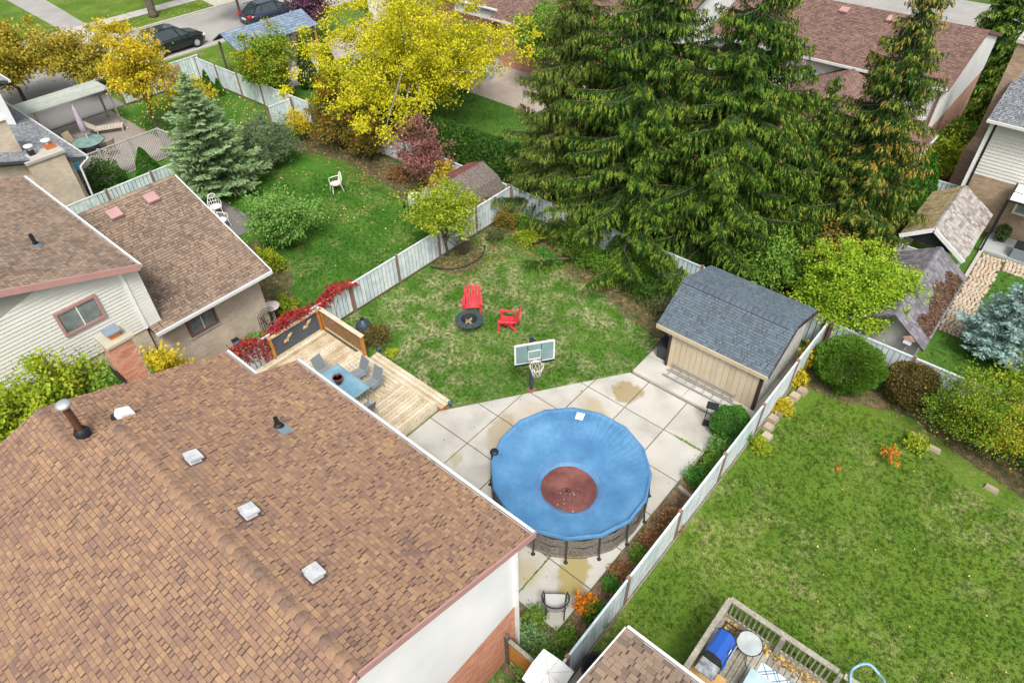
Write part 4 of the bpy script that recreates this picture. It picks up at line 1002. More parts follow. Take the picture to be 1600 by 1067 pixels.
# basketball hoop
BH = thing('basketball_hoop', 'portable basketball hoop with clear backboard at the patio edge', 'basketball hoop', (-10.6, 12.93, 0), rad(0))
bd = Vector((.80, -.60, 0)); bs = Vector((.60, .80, 0))   # facing dir, side dir
MB().bar((0, 0, 0), (0, 0, 2.55), .1, .1, (1, 0, 0)).build('pole', flat('navy_pole', (.055, .075, .10), .5), BH)
bc = bd*.42+Vector((0, 0, 2.22))
def bq(u, z): return bc+bs*u+Vector((0, 0, z))
MB().extr([bq(-.66, -.42), bq(.66, -.42), bq(.66, .42), bq(-.66, .42)], bd*.02).build('backboard', pmat('clear_board', [(.17, .27, .26), (.26, .37, .36)], .15, noise=2, nmix=1, rmix=0, spec=.6), BH)
b = MB()
for p, q in (((-.66, -.42), (.66, -.42)), ((-.66, .42), (.66, .42)), ((-.66, -.42), (-.66, .42)), ((.66, -.42), (.66, .42))):
    b.bar(bq(*p)+bd*.01, bq(*q)+bd*.01, .05, .05, bd)
b.build('frame', M_white, BH)
b = MB()
for p, q in (((-.22, -.26), (.22, -.26)), ((-.22, .1), (.22, .1)), ((-.22, -.26), (-.22, .1)), ((.22, -.26), (.22, .1))): b.bar(bq(*p)+bd*.025, bq(*q)+bd*.025, .035, .006, bd)
b.build('target_square', M_white, BH)
MB().bar(bq(-.68, -.45), bq(.68, -.45), .09, .08, bd).build('edge_pad', M_dark, BH)
for u in (-.23, .23): MB().bar(bq(u, .4)+bd*.018, bq(u, -.4)+bd*.018, .022, .02, bd).build('brace', M_dark, BH)
for u in (-.2, .2):
    for z0_, z1_ in ((2.5, .3), (2.1, -.2)): MB().bar(Vector((0, 0, z0_)), bq(u, z1_)-bd*.03, .03, .03).build('arm', M_dark, BH)
rc = bc+bd*.30+Vector((0, 0, -.36))
ring = [(rc+Vector((.23*math.cos(k*math.pi/12), .23*math.sin(k*math.pi/12), 0))) for k in range(25)]
MB().tube(ring, .012, 6, False).build('rim', flat('cream_rim', (.72, .64, .42), .5), BH)
MB().bar(bc+bd*.03+Vector((0, 0, -.34)), rc-bd*.2+Vector((0, 0, -.02)), .14, .08).build('bracket', flat('pink_bracket', (.72, .42, .40), .6), BH)
b = MB()
for k in range(9):
    a0 = k*math.pi*2/9
    for s in (1, -1):
        pts = [rc+Vector(((.23-.11*q)*math.cos(a0+s*q*.9), (.23-.11*q)*math.sin(a0+s*q*.9), -.42*q)) for q in (0, .35, .7, 1)]
        b.tube(pts, .007, 4, False)
b.build('net', M_white, BH)
MB().box((-.14, -.14, -.02), (.14, .14, .05)).build('base_plate', flat('rust_base', (.25, .13, .08), .8), BH)

# ------------------------------------------------------------------ pool
PX_, PY_, PR = -6.98, 10.36, 2.36
PL = thing('swimming_pool', 'round above ground pool with sagging blue winter cover', 'pool', (PX_, PY_, 0))
NS = 16; A0 = math.pi/16+.02
PH = 1.2
M_blue = pmat('blue_cover', [(.048, .155, .31), (.068, .20, .37), (.10, .25, .43)], .6, noise=1.1, nmix=1, rmix=0, fine=(7, .10), spec=.4, detail=6)
ng, nr = 480, 60
V = []; F = []
def polyr(th):
    k = (th-A0) % (2*math.pi/NS)-math.pi/NS
    return math.cos(math.pi/NS)/math.cos(k)
wr = [(random.uniform(0, 6.28), random.randint(20, 46), random.uniform(.4, 1)) for _ in range(7)]
cx_, cy_ = .28, -.42          # lowest point
for i in range(nr+1):
    q = i/nr
    for k in range(ng):
        th = 2*math.pi*k/ng
        R_ = (PR+.03)*polyr(th)
        x = q*R_*math.cos(th); y = q*R_*math.sin(th)
        x += cx_*(1-q)**1.0; y += cy_*(1-q)
        d_ = math.hypot(x-cx_, y-cy_)/PR
        z = PH-.05-.34*(1-min(1, d_)**1.7)
        if d_ < .37: z -= .10*(1-(d_/.37)**6)**.5 if d_ < .37 else 0
        f_r = max(0, (q-.45)/.55)
        gt = .5+.5*math.sin(th*2+1.3); 
        gt = max(0, math.sin(th-.35))**1.5+.12; ph2 = th*70+6*mnoise.noise(Vector((x*.9, y*.9, 1)))
        z += .008*f_r**1.6*(math.sin(ph2)+.6*math.sin(th*113+4*mnoise.noise(Vector((x, y, 6)))))*gt*(1 if q < .99 else 0)
        z += .03*mnoise.noise(Vector((x*1.1, y*1.1, 3)))+.012*mnoise.noise(Vector((x*3+y*2, y*1.1, 8)))
        if q > .97: z = PH-.0+(.02 if q < .99 else .0)
        V.append((x, y, z))
for k in range(ng):      # skirt
    th = 2*math.pi*k/ng; R_ = (PR+.055)*polyr(th); V.append((R_*math.cos(th), R_*math.sin(th), PH-.11))
for i in range(nr+1):
    for k in range(ng):
        k2 = (k+1) % ng; F.append((i*ng+k, i*ng+k2, (i+1)*ng+k2, (i+1)*ng+k)) if i else F.append((k, k2, ng+k2, ng+k))
mb = MB(); mb.v = V; mb.f = F
cv = mb.build('cover', M_blue, PL, True)
fix_normals(cv)
pz = PH-.05-.34*(1-.34**1.7)-.012
MB().poly([(cx_+.86*math.cos(k*math.pi/18)*(1+.012*math.sin(k*1.7)), cy_+.86*math.sin(k*math.pi/18)*(1+.015*math.cos(k*1.1)), pz-.035) for k in range(36)]).build('puddle', pmat('murky_water', [(.085, .03, .028), (.15, .055, .045), (.21, .085, .07)], .12, noise=1.5, nmix=1, rmix=0, spec=.6, fine=(5, .12)), PL)
M_dk = flat('dark_debris', (.05, .03, .03), .8)
def pd(s): a_ = random.uniform(0, 6.28); q = abs(random.gauss(0, s)); return (cx_+min(q, .8)*math.cos(a_), cy_-.12+min(q, .62)*math.sin(a_), pz-.028)
np_ = lambda nm, nn, s, sz, mt: tag(np_mesh(nm, quads(np.array([pd(s) for _ in range(nn)]), sz, .7, np.tile([1., 0, 0], (nn, 1)), .2, 1), 4, mt, PL), kind='stuff')
np_('debris', 70, .09, .06, M_dk); np_('floating_leaves', 26, .4, .04, pmat('pale_debris', [(.45, .42, .36), (.62, .58, .5)], .7))
for r0 in (.98,):
    MB().tube([(cx_+r0*math.cos(k*math.pi/24), cy_+r0*math.sin(k*math.pi/24), PH-.05-.34*(1-(r0/PR)**1.7)+.012+.012*math.sin(k)) for k in range(49)], .009, 4, False).build('tide_mark', flat('tide_purple', (.20, .16, .36), .7), PL)
MB().extr([(-1.05, 1.62, 0), (-.82, 1.72, 0), (-.92, 2.0, 0), (-1.16, 1.9, 0)], (0, 0, .004)).build('label_patch', M_white, PL).location.z = PH-.035
M_wick = pmat('wicker_print', [(.085, .078, .066), (.19, .175, .15), (.31, .285, .25)], .7, noise=22, nmix=1, rmix=0, fine=(60, .4), detail=2)
for k in range(NS):
    a_ = A0+2*math.pi*k/NS; a2 = A0+2*math.pi*(k+1)/NS; R0 = PR-.03
    p = Vector((R0*math.cos(a_), R0*math.sin(a_), 0)); q = Vector((R0*math.cos(a2), R0*math.sin(a2), 0))
    m3 = (p+q)/2; m3 = m3*1.012
    b = MB()
    for z0_, z1_, k_ in ((.0, .28, 1.02), (.28, .62, 1.035), (.62, .96, 1.02), (.96, PH-.04, 1.)):
        b.poly([p+Vector((0, 0, z0_)), m3*k_+Vector((0, 0, z0_)), m3*k_+Vector((0, 0, z1_)), p+Vector((0, 0, z1_))]); b.poly([m3*k_+Vector((0, 0, z0_)), q+Vector((0, 0, z0_)), q+Vector((0, 0, z1_)), m3*k_+Vector((0, 0, z1_))])
    b.build('wall_panel', M_wick, PL)
    MB().tube([p*1.015+Vector((0, 0, PH-.06)), q*1.015+Vector((0, 0, PH-.06))], .035, 8).build('top_rail', M_blue, PL)
    n_ = p.normalized()
    MB().tube([p*1.02+Vector((0, 0, PH-.1)), p*1.03+Vector((0, 0, .5)), p*1.055+Vector((0, 0, .03))], .024, 8).build('leg', flat('pool_leg', (.05, .045, .04), .45), PL)
    MB().lathe([(.07, 0), (.07, .03), (.03, .06)], (p.x*1.055, p.y*1.055), 10).build('leg_foot', M_dark, PL)
b = MB(); b.tube([(2.375*math.cos(k*math.pi/24), 2.375*math.sin(k*math.pi/24), .2) for k in range(49)], .02, 6, False); b.build('lower_band', M_wick, PL)
o = thing('pool_skimmer', 'small black skimmer unit clipped to the left edge of the pool', 'pool skimmer', (-9.1, 9.32, PH-.25))
MB().lathe([(.0, .3), (.12, .3), (.14, .25), (.11, .2), (.11, -.15), (.0, -.15)], n=16).build('body', M_dark, o, True); MB().bar((0, 0, .1), (.2, .12, .16), .08, .05).build('bracket', M_dark, o)

# ------------------------------------------------------------------ small things round the patio
o = thing('storage_bin', 'dark grey plastic bin beside the left corner of the beige shed', 'bin', (-7.85, 17.35, .13))
MB().hexa([(-.17, -.25, 0), (.17, -.25, 0), (.17, .25, 0), (-.17, .25, 0), (-.22, -.3, .62), (.22, -.3, .62), (.22, .3, .62), (-.22, .3, .62)]).build('body', flat('grey_plastic', (.05, .06, .07)), o)
MB().box((-.24, -.32, .62), (.24, .32, .66)).build('lid', M_dark, o)
o = thing('trellis', 'grey metal ladder frame lying on the step in front of the shed', 'ladder', (-7.35, 16.55, .14), rad(0))
mg = flat('galvanised_grey', (.36, .37, .36), .5, metal=.4)
for y in (-.13, .17): MB().bar((0, y, .05), (3.1, y, .05), .05, .04).build('rail', mg, o)
for k in range(9): MB().bar((.15+k*.35, -.13, .05), (.15+k*.35, .17, .05), .03, .03).build('rung', mg, o)
o = thing('trellis', 'second grey frame leaning against the base of the shed boards', 'ladder', (-7.3, 16.82, .14))
for a_, c_ in (((0, 0, .03), (2.5, 0, .03)), ((0, .08, .22), (2.5, .08, .22))): MB().bar(a_, c_, .03, .03).build('rail', mg, o)
for k in range(8): MB().bar((.1+k*.33, 0, .03), (.1+k*.33, .08, .22), .02, .02).build('rung', mg, o)
o = thing('lantern', 'black metal lantern frame on a stake by the round bush at the patio edge', 'lantern', (-4.98, 15.42, .03), .3)
for x in (-.14, .14):
    for y in (-.1, .1): MB().bar((x, y, .12), (x, y, .95), .025, .025, (1, 0, 0)).build('bar', M_dark, o)
MB().box((-.19, -.15, .95), (.19, .15, .99)).build('top', M_dark, o); MB().box((-.17, -.13, .08), (.17, .13, .12)).build('shelf', M_dark, o)
MB().bar((-.14, -.1, .15), (.14, -.1, .9), .015, .015).build('brace', M_dark, o)
o = thing('edging_timber', 'weathered timber edging across the bed to the right of the pool', 'edging', (-4.45, 12.6, 0), rad(-10))
MB().box((0, -.06, 0), (.75, .06, .13)).build('beam', M_oldwood, o)
o = thing('edging_timber', 'long thin timber along the bed edge below the round bush', 'edging', (-4.52, 12.9, 0), rad(90))
MB().box((0, -.03, 0), (2.2, .03, .1)).build('beam', M_oldwood, o)
MC = thing('garden_chair', 'empty black metal chair frame with mesh seat on the concrete corner', 'chair', (-4.95, 7.05, .03), rad(128))
M_mesh = pmat('pale_mesh', [(.42, .43, .40), (.52, .52, .49)], .7, noise=30, nmix=1, rmix=0)
arc = [(.30*math.cos(q)-.0, .36*math.sin(q)) for q in np.linspace(1.0, 2*math.pi-1.0, 11)]
MB().tube([(x-.05, y, .80) for x, y in arc], .018, 6).build('back_rail', M_dark, MC)
MB().tube([(-.24, -.25, .44), (.24, -.28, .44), (.24, .28, .44), (-.24, .25, .44), (-.24, -.25, .44)], .016, 6).build('seat_frame', M_dark, MC)
MB().extr([(-.23, -.24, .435), (.23, -.27, .435), (.23, .27, .435), (-.23, .24, .435)], (0, 0, .01)).build('seat_mesh', M_mesh, MC)
for x, y in ((.25, -.3), (.25, .3), (-.28, -.24), (-.28, .24)): MB().tube([(x, y, 0), (x*.95, y, .44), (x*.45 if x > 0 else x*1.1, y*1.05, .80)], .016, 6).build('leg', M_dark, MC)
b = MB()
for k in range(len(arc)-1): b.poly([(arc[k][0]*.98, arc[k][1], .46), (arc[k+1][0]*.98, arc[k+1][1], .46), (arc[k+1][0]-.05, arc[k+1][1], .78), (arc[k][0]-.05, arc[k][1], .78)])
b.build('back_mesh', M_mesh, MC)
# timber gate at the bottom
GT = thing('timber_gate', 'orange brown timber gate between the brick gable and the white capped post', 'gate', (-5.02, 5.22, 0))
MB().box((-.05, -.05, 0), (.05, .05, 1.5)).build('post', M_bark, GT); MB().box((1.12, -.05, 0), (1.2, .05, 1.35)).build('post', M_oldwood, GT)
for i in range(7): MB().box((.06, -.015, .12+i*.165), (1.12, .015, .12+i*.165+.15)).build('board', M_orangewood, GT)
MB().box((.05, -.04, 1.27), (1.2, .06, 1.32)).build('top_rail', M_oldwood, GT)
o = thing('umbrella', 'square white canopy top with radial seams at the bottom edge beside the fence', 'umbrella', (-3.62, 5.02, 0), rad(3))
MB().tube([(0, 0, 0), (0, 0, 1.9)], .025, 8).build('pole', M_dark, o)
b = MB(); c8 = [(-.42, -.42), (0, -.44), (.42, -.42), (.44, 0), (.42, .42), (0, .44), (-.42, .42), (-.44, 0)]
for i in range(8): b.poly([(0, 0, 2.02), (*c8[i], 1.9), (*c8[(i+1) % 8], 1.9)])
fix_normals(b.build('canopy', M_white, o))
for i in range(8): MB().tube([(0, 0, 2.025), (*c8[i], 1.905)], .005, 4).build('seam', M_mesh, o)
o = thing('low_wall', 'tan block pier under the white canopy at the bottom edge', 'wall', (-3.5, 4.3, 0))
MB().box((-.5, -.9, 0), (.42, .25, 1.3)).build('pier', flat('tan_block', (.42, .36, .28), .9), o)
o = thing('round_bin', 'round black plastic tub at the fence foot beside the small taupe roof', 'bin', (-3.1, 6.35, 0))
MB().lathe([(0, .06), (.3, .06), (.34, .55), (.4, .58), (.4, .52), (.33, 0), (0, 0)], n=24).build('tub', flat('black_plastic', (.02, .022, .024), .5), o, True)
sheet('paving', rect(-3.55, 2, -1.5, 6.4), .01, M_conc2)
# small roof bottom
HS = thing('house', 'taupe shingled roof corner of the right neighbour house at the bottom edge', 'house')
gable_walls(HS, -2.35, 7.5, -4, 2.9, 1, 4.6, 6.2, 2.85, 'x', M_wpanel, 0)
gable_roof(HS, -2.68, 7.8, -4.5, 2.9, 1, 4.8, 6.52, 3.0, 'x', M_sha, slopes=(0, 1), gutter=(0, 1), objs=(0, 1), seed=101, wr=(.14, .26), expo=.14)
rake_trim(HS, [(-2.70, 6.55, 2.93), (-2.70, 1, 4.7)], M_white, .04, .12)

# ------------------------------------------------------------------ right neighbour deck
RD = thing('timber_deck', 'weathered grey deck with baluster railing at the bottom right', 'deck')
rz = .5; rx0, rx1, ry1 = -1.4, 6.0, 9.6
boards(RD, rx0, rx1, 5.6, ry1, rz, 'y', M_oldwood, .15)
MB().box((rx0+.02, 5.6, 0), (rx1, ry1-.02, rz-.04)).build('subframe', M_soil, RD)
def rail(t, p, q, n, hb=.85):
    p = Vector(p); q = Vector(q); d = (q-p)
    MB().bar(p+Vector((0, 0, hb)), q+Vector((0, 0, hb)), .14, .035).build('cap_rail', M_oldwood, t)
    MB().bar(p+Vector((0, 0, .1)), q+Vector((0, 0, .1)), .04, .08).build('bottom_rail', M_oldwood, t)
    me = MB().box((-.018, -.018, .06), (.018, .018, hb-.02)).mesh('baluster', M_oldwood)
    for i in range(1, n): link('baluster', me, t, Matrix.Translation(p+d*(i/n)))
rail(RD, (rx0, ry1-.02, rz), (1.32, ry1-.02, rz), 22)
rail(RD, (1.46, ry1-.02, rz), (rx1, ry1-.02, rz), 36)
rail(RD, (rx0, ry1-.1, rz), (rx0, 6.9, rz), 20)
pm_ = MB().box((-.05, -.05, 0), (.05, .05, .85+rz)).mesh('post', M_oldwood)
for x, y in ((rx0, ry1-.04), (rx0, 7.0), (.02, ry1-.1), (1.39, ry1-.06), (3.2, ry1-.06)): link('post', pm_, RD, Matrix.Translation((x, y, 0)))
# grill
GR = thing('barbecue_grill', 'blue lidded gas barbecue with side shelves on the weathered deck', 'barbecue', (-1.02, 8.28, rz), rad(-90))
GR.scale = (.88, .88, .95)
M_gb = pmat('grill_blue', [(.01, .07, .36), (.02, .11, .45)], .3, noise=2, spec=.6)
prof = [(-.27, .9), (-.27, 1.08), (-.18, 1.2), (.02, 1.24), (.19, 1.16), (.27, .98), (.27, .9)]
fix_normals(MB().extr([(-.38, y, z) for y, z in prof], (.76, 0, 0)).build('lid', M_gb, GR))
for x in (-.41, .385): fix_normals(MB().extr([(x, y*1.03, .9+(z-.9)*1.04) for y, z in prof], (.03, 0, 0)).build('lid_end', M_dark, GR))
MB().box((-.4, -.28, .72), (.4, .28, .895)).build('firebox', M_dark, GR)
MB().box((-.4, .285, .76), (.4, .33, .88)).build('control_panel', M_gb, GR)
MB().tube([(-.3, .33, 1.04), (.3, .33, 1.04)], .018, 8).build('handle', mg, GR)
MB().box((-.08, .262, 1.02), (.06, .275, 1.1)).build('badge', M_white, GR)
for s, mt in ((1, pmat('worn_shelf', [(.10, .12, .13), (.45, .48, .5)], .5, noise=6, nmix=1, rmix=0)), (-1, M_dark)):
    if s > 0: MB().box((.43, -.26, .84), (.85, .26, .88)).build('side_shelf', mt, GR)
    else:
        for y in (-.22, .0, .22): MB().bar((-.43, y, .86), (-.82, y, .86), .03, .03).build('shelf_bar', mt, GR)
        MB().bar((-.82, -.25, .86), (-.82, .25, .86), .03, .03).build('shelf_bar', mt, GR)
for x in (-.36, .36):
    for y in (-.22, .22): MB().box((x-.02, y-.02, 0), (x+.02, y+.02, .72)).build('leg', M_dark, GR)
MB().box((-.38, -.24, .15), (.38, .24, .2)).build('bottom_shelf', M_dark, GR)
o = thing('plywood_sheet', 'orange plywood sheet under the barbecue', 'board', (-1.1, 7.7, rz+.003), rad(4))
MB().box((-.28, -.35, 0), (.55, .42, .02)).build('panel', pmat('plywood', [(.55, .33, .12), (.66, .42, .18)], .7, noise=3, nmix=1, rmix=0), o)
RT = thing('glass_table', 'small round frosted glass table beside the blue barbecue', 'table', (-.55, 9.05, rz))
MB().lathe([(0, .50), (.30, .50), (.30, .512), (0, .512)], n=32).build('glass_top', pmat('frosted_glass', [(.33, .38, .38), (.48, .52, .52)], .25, noise=3, nmix=1, rmix=0), RT)
MB().tube([(.31*math.cos(k*math.pi/16), .31*math.sin(k*math.pi/16), .506) for k in range(33)], .012, 6, False).build('rim', M_dark, RT)
for k in range(4):
    a_ = k*math.pi/2+.5; MB().tube([(.1*math.cos(a_), .1*math.sin(a_), .49), (.12*math.cos(a_), .12*math.sin(a_), .2), (.3*math.cos(a_), .3*math.sin(a_), .0), (.36*math.cos(a_), .36*math.sin(a_), .03)], .011, 5).build('leg', M_dark, RT)
RG = thing('rug', 'white and blue trellis patterned outdoor rug on the weathered deck', 'rug', (.32, 7.5, rz+.006), 0)
MB().box((-.45, -.9, 0), (1.3, 1.6, .012)).build('mat', pmat('rug_white', [(.60, .62, .64), (.68, .70, .72)], .9, noise=5), RG)
mbl = flat('rug_blue', (.13, .26, .40), .9)
b = MB()
def seg2(a_, c_, w=.035):
    b.bar((a_[0], a_[1], .014), (c_[0], c_[1], .014), w, .004)
for i in range(-3, 8):
    for s in (0, .09):
        for j in range(7):
            x0 = -.45+i*.35; y0 = -.9+j*.36
            for (a_, c_) in (((x0+s, y0), (x0+s+.35, y0+.36)), ((x0-s+.35, y0), (x0-s, y0+.36))):
                if min(a_[0], c_[0]) >= -.45 and max(a_[0], c_[0]) <= 1.3: seg2(a_, c_, .022)
b.build('trellis_print', mbl, RG)
MB().box((-.47, -.92, -.002), (1.32, -.86, .02)).build('hem', mbl, RG)
o = thing('hose', 'coiled light blue hose ring over the deck railing at the bottom edge', 'hose', (1.9, 9.75, 1.38))
MB().tube([(.36*math.cos(k*math.pi/14), .42*math.sin(k*math.pi/14), .05*math.sin(k*.9)) for k in range(29)], .03, 7, False).build('loop', flat('hose_blue', (.25, .45, .60), .4), o)
o = tag(MB().box((-.25, 7.9, rz+.4), (.3, 8.6, rz+.42)).build('tray', pmat('tray_blue', [(.3, .45, .52), (.5, .62, .66)], .4), None), 'pale blue tray table top over the corner of the patterned rug', 'tray')
for x, y in ((-.23, 7.92), (.28, 7.92), (-.23, 8.58), (.28, 8.58)): MB().box((x-.01, y-.01, rz), (x+.01, y+.01, rz+.4)).build('leg', mg, o)

# ------------------------------------------------------------------ slate tile shed with leaf litter, right back
TS = thing('garden_shed', 'grey tile roofed shed covered in brown leaves behind the lime green tree', 'shed')
M_tile = pmat('concrete_tile', [(.10, .095, .11), (.17, .16, .18), (.23, .22, .24)], .85, noise=2, nmix=.3, rmix=.7, fine=(40, .2))
gable_walls(TS, 21.85, 26.4, -2.95, 1.7, -1.8, 2.4, -.75, 1.7, 'y', flat('grey_plank', (.36, .35, .33), .8), 0)
rt_ = gable_roof(TS, 21.6, 26.8, -3.15, 1.7, -1.8, 2.55, -.55, 1.65, 'y', M_tile, slopes=(1, 1), gutter=(0, 0), objs=(1, 1), seed=111, wr=(.2, .2), expo=.2, th=.1)
ridgecaps(TS, (-1.8, 21.6, 2.57), (-1.8, 26.8, 2.57), M_tile, .18, .22, .5)
P = []
for _ in range(5200):
    q = abs(random.gauss(0, .34)); s = min(.98, q); x = -.62-s*.95; y = 22.3+random.random()*4.0
    if mnoise.noise(Vector((x*1.2, y*1.2, 5)))*.8+.15 < s-.55: continue
    P.append((x, y, 1.65+(-.55-x)*.72+.03+random.random()*.05))
tag(np_mesh('leaf_litter', quads(np.array(P), .1, .6, up=.2), 4, pmat('dark_litter', [(.07, .045, .035), (.15, .09, .06), (.24, .15, .10)], .9, nmix=.1, rmix=.9)), 'brown fallen leaves heaped on the grey tile roof', kind='stuff')
# gazebo with cedar shakes
GZ = thing('gazebo', 'open gable gazebo with mossy cedar shake roof beside the pergola', 'gazebo')
M_shake = pmat('cedar_shake', [(.16, .14, .12), (.28, .26, .24), (.38, .36, .34), (.24, .20, .16)], .9, noise=1.2, nmix=.2, rmix=.8, fine=(30, .3))
M_moss = pmat('mossy_shake', [(.12, .11, .03), (.25, .20, .09), (.36, .28, .16), (.2, .18, .06)], .95, noise=3, nmix=.5, rmix=.5, fine=(30, .4))
gx0, gr, gx1, gy0, gy1 = -3.35, -2.3, -.92, 27.2, 31.4
gable_roof(GZ, gy0, gy1, gx0, 2.25, gr, 2.95, gx1, 2.05, 'y', M_moss, slopes=(1, 0), gutter=(0, 0), objs=(1, 0), seed=121, wr=(.12, .26), expo=.16, th=.08)
ro = MB().box((0, 0, 0), (.01, .01, .01)).build('roof_face', M_shake, GZ)
O_ = Vector((gx1, gy0, 2.05)); shingles(ro, O_, (0, 1, 0), Vector((gr-gx1, 0, .9)), 4.2, 1.64, M_shake, .16, .12, .28, .02, objs=True, seed=122)
ro.location = (0, 0, .004)
ridgecaps(GZ, (gr, gy0, 2.97), (gr, gy1, 2.97), M_shake, .15, .2, .6)
rake_trim(GZ, [(gx0, gy0-.03, 2.2), (gr, gy0-.03, 2.9), (gx1, gy0-.03, 2.0)], M_white, .04, .16)
MB().extr([(gx0+.2, gy0+.1, 2.2), (gx1-.3, gy0+.1, 2.1), (gr, gy0+.1, 2.8)], (0, .04, 0)).build('gable_infill', M_dark, GZ)
for x, y in ((gx0+.1, gy0+.1), (gx1-.12, gy0+.1), (gx0+.1, gy1-.1), (gx1-.12, gy1-.1)): MB().box((x-.05, y-.05, 0), (x+.05, y+.05, 2.1)).build('post', M_white, GZ)
MB().box((gx0+.05, gy0+.2, 0), (gx0+.12, gy1-.2, 1.7)).build('side_wall', flat('grey_plank', (.36, .35, .33)), GZ)
MB().box((gx0+.1, gy0+.02, 0), (-2.1, gy0+.08, 1.85)).build('front_wall', pmat('white_plank', [(.45, .46, .46), (.56, .57, .57)], .7, noise=3), GZ)
for k in range(3): tag(MB().box((-2.0+k*.17, gy0+.1, 0), (-1.88+k*.17, gy0+.13, 1.5)).build('leaning_board', (M_oldwood, M_white, M_orangewood)[k]), ('grey board leaning in the gazebo opening', 'white board leaning in the gazebo opening', 'orange board leaning in the gazebo opening')[k], 'board')
o = thing('tool_crate', 'black crate of tools on the floor at the gazebo front corner', 'crate', (-1.25, 27.1, 0))
MB().box((-.2, -.25, 0), (.22, .25, .5)).build('body', M_dark, o); MB().box((-.15, -.2, .5), (.15, -.05, .56)).build('tool', M_orangewood, o)
MB().box((-.15, .05, .5), (.17, .2, .56)).build('tool', M_oldwood, o)
# path and patio right
pth = tag(MB().box((-.6, 25.4, -.03), (.28, 31.95, .005)).build('path', M_dirtgrass), kind='structure')
rs = random.Random(5); me = [MB().prism([(math.cos(q)*.078*(1+.2*math.sin(q*3+k)), math.sin(q)*.066*(1+.2*math.cos(q*2+k))) for q in np.linspace(0, 5.6, 7)], 0, .03).mesh('stone', M_gravel) for k in range(4)]
def stones(parent, x0, x1, y0, y1, st=.15):
    y = y0
    while y < y1:
        x = x0+rs.random()*.1
        while x < x1:
            mt = Matrix.Translation((x, y, .005)) @ Matrix.Rotation(rs.random()*6, 4, 'Z'); link('stone', rs.choice(me), parent, mt); x += st*rs.uniform(.9, 1.1)
        y += st*.92
stones(pth, -.55, .26, 25.45, 31.9)
pth2 = tag(MB().box((.28, 31.0, -.03), (2.2, 31.95, .004)).build('path', M_dirtgrass), kind='structure')
stones(pth2, .35, 2.1, 31.05, 31.9)
tag(MB().box((-.8, 32.0, -.02), (6, 33.7, .12)).build('patio', flat('grey_stone', (.42, .44, .45), .8)), kind='structure')
tag(MB().box((-.75, 27.2, -.02), (-.62, 32, .10)).build('kerb', M_kerb), kind='structure')
PG = thing('pergola', 'black framed pergola with white fabric canopy over the grey patio', 'pergola')
for x in (-.72, 2.6):
    for y in (31.9, 33.6): MB().box((x-.04, y-.04, 0), (x+.04, y+.04, 2.55)).build('post', M_dark, PG)
MB().bar((-.72, 28.2, 2.3), (-.72, 33.6, 2.62), .06, .06).build('beam', M_dark, PG) if 0 else MB().bar((-.72, 31.9, 2.6), (-.72, 33.6, 2.6), .06, .08).build('beam', M_dark, PG)
MB().bar((-.72, 31.9, 2.6), (2.6, 31.9, 2.6), .06, .08).build('beam', M_dark, PG)
for k in range(2):
    y0 = 32.0+k*.85
    b = MB()
    for i in range(12):
        x0 = -.66+i*.27; zz = lambda q: 2.58-.07*math.sin(q*math.pi/1.62)
        b.poly([(x0, y0, 2.60), (x0+.27, y0, 2.60), (x0+.27, y0+.4, 2.52), (x0, y0+.4, 2.52)]); b.poly([(x0, y0+.4, 2.52), (x0+.27, y0+.4, 2.52), (x0+.27, y0+.78, 2.60), (x0, y0+.78, 2.60)])
    b.build('canopy', M_white, PG)
o = thing('storage_box', 'grey slatted cushion box under the white canopy', 'storage box', (.75, 32.35, .12))
MB().box((-.4, -.3, 0), (.9, .3, .5)).build('body', flat('box_grey', (.22, .26, .29)), o); MB().box((-.42, -.32, .5), (.92, .32, .55)).build('lid', M_dark, o)
for k in range(4): MB().box((-.4, -.315, .04+k*.12), (.9, -.3, .13+k*.12)).build('slat', flat('box_grey', (.22, .26, .29)), o)
bush('potted_plant', 'leafy plant in a brown pot under the pergola edge', 'potted plant', -.3, 33.2, .3, .3, .8, leafm('pot_leaf', [(.05, .12, .03), (.14, .2, .06)]), M_bark, 500, .12, 3., z0=.12)
o = thing('watering_can', 'small turquoise ornament against the tan brick wall', 'ornament', (-1.7, 33.55, 0))
MB().lathe([(.0, .0), (.14, 0), (.1, .3), (.0, .32)], n=12).build('body', flat('turquoise', (.08, .35, .38)), o)
MB().tube([(.1, 0, .1), (.25, 0, .3)], .02, 6).build('spout', MATS['turquoise'], o)
BHs = thing('bird_house', 'pink and white bird house on a pole by the slate shed fence', 'bird house', (-1.1, 21.75, 0))
MB().tube([(0, 0, 0), (0, 0, 1.6)], .025, 6).build('pole', M_oldwood, BHs)
MB().box((-.13, -.13, 1.6), (.13, .13, 1.85)).build('box', M_white, BHs)
fix_normals(MB().extr([(-.2, -.18, 1.84), (.2, -.18, 1.84), (0, -.18, 2.02)], (0, .36, 0)).build('roof', flat('pink_roof', (.5, .28, .24)), BHs))
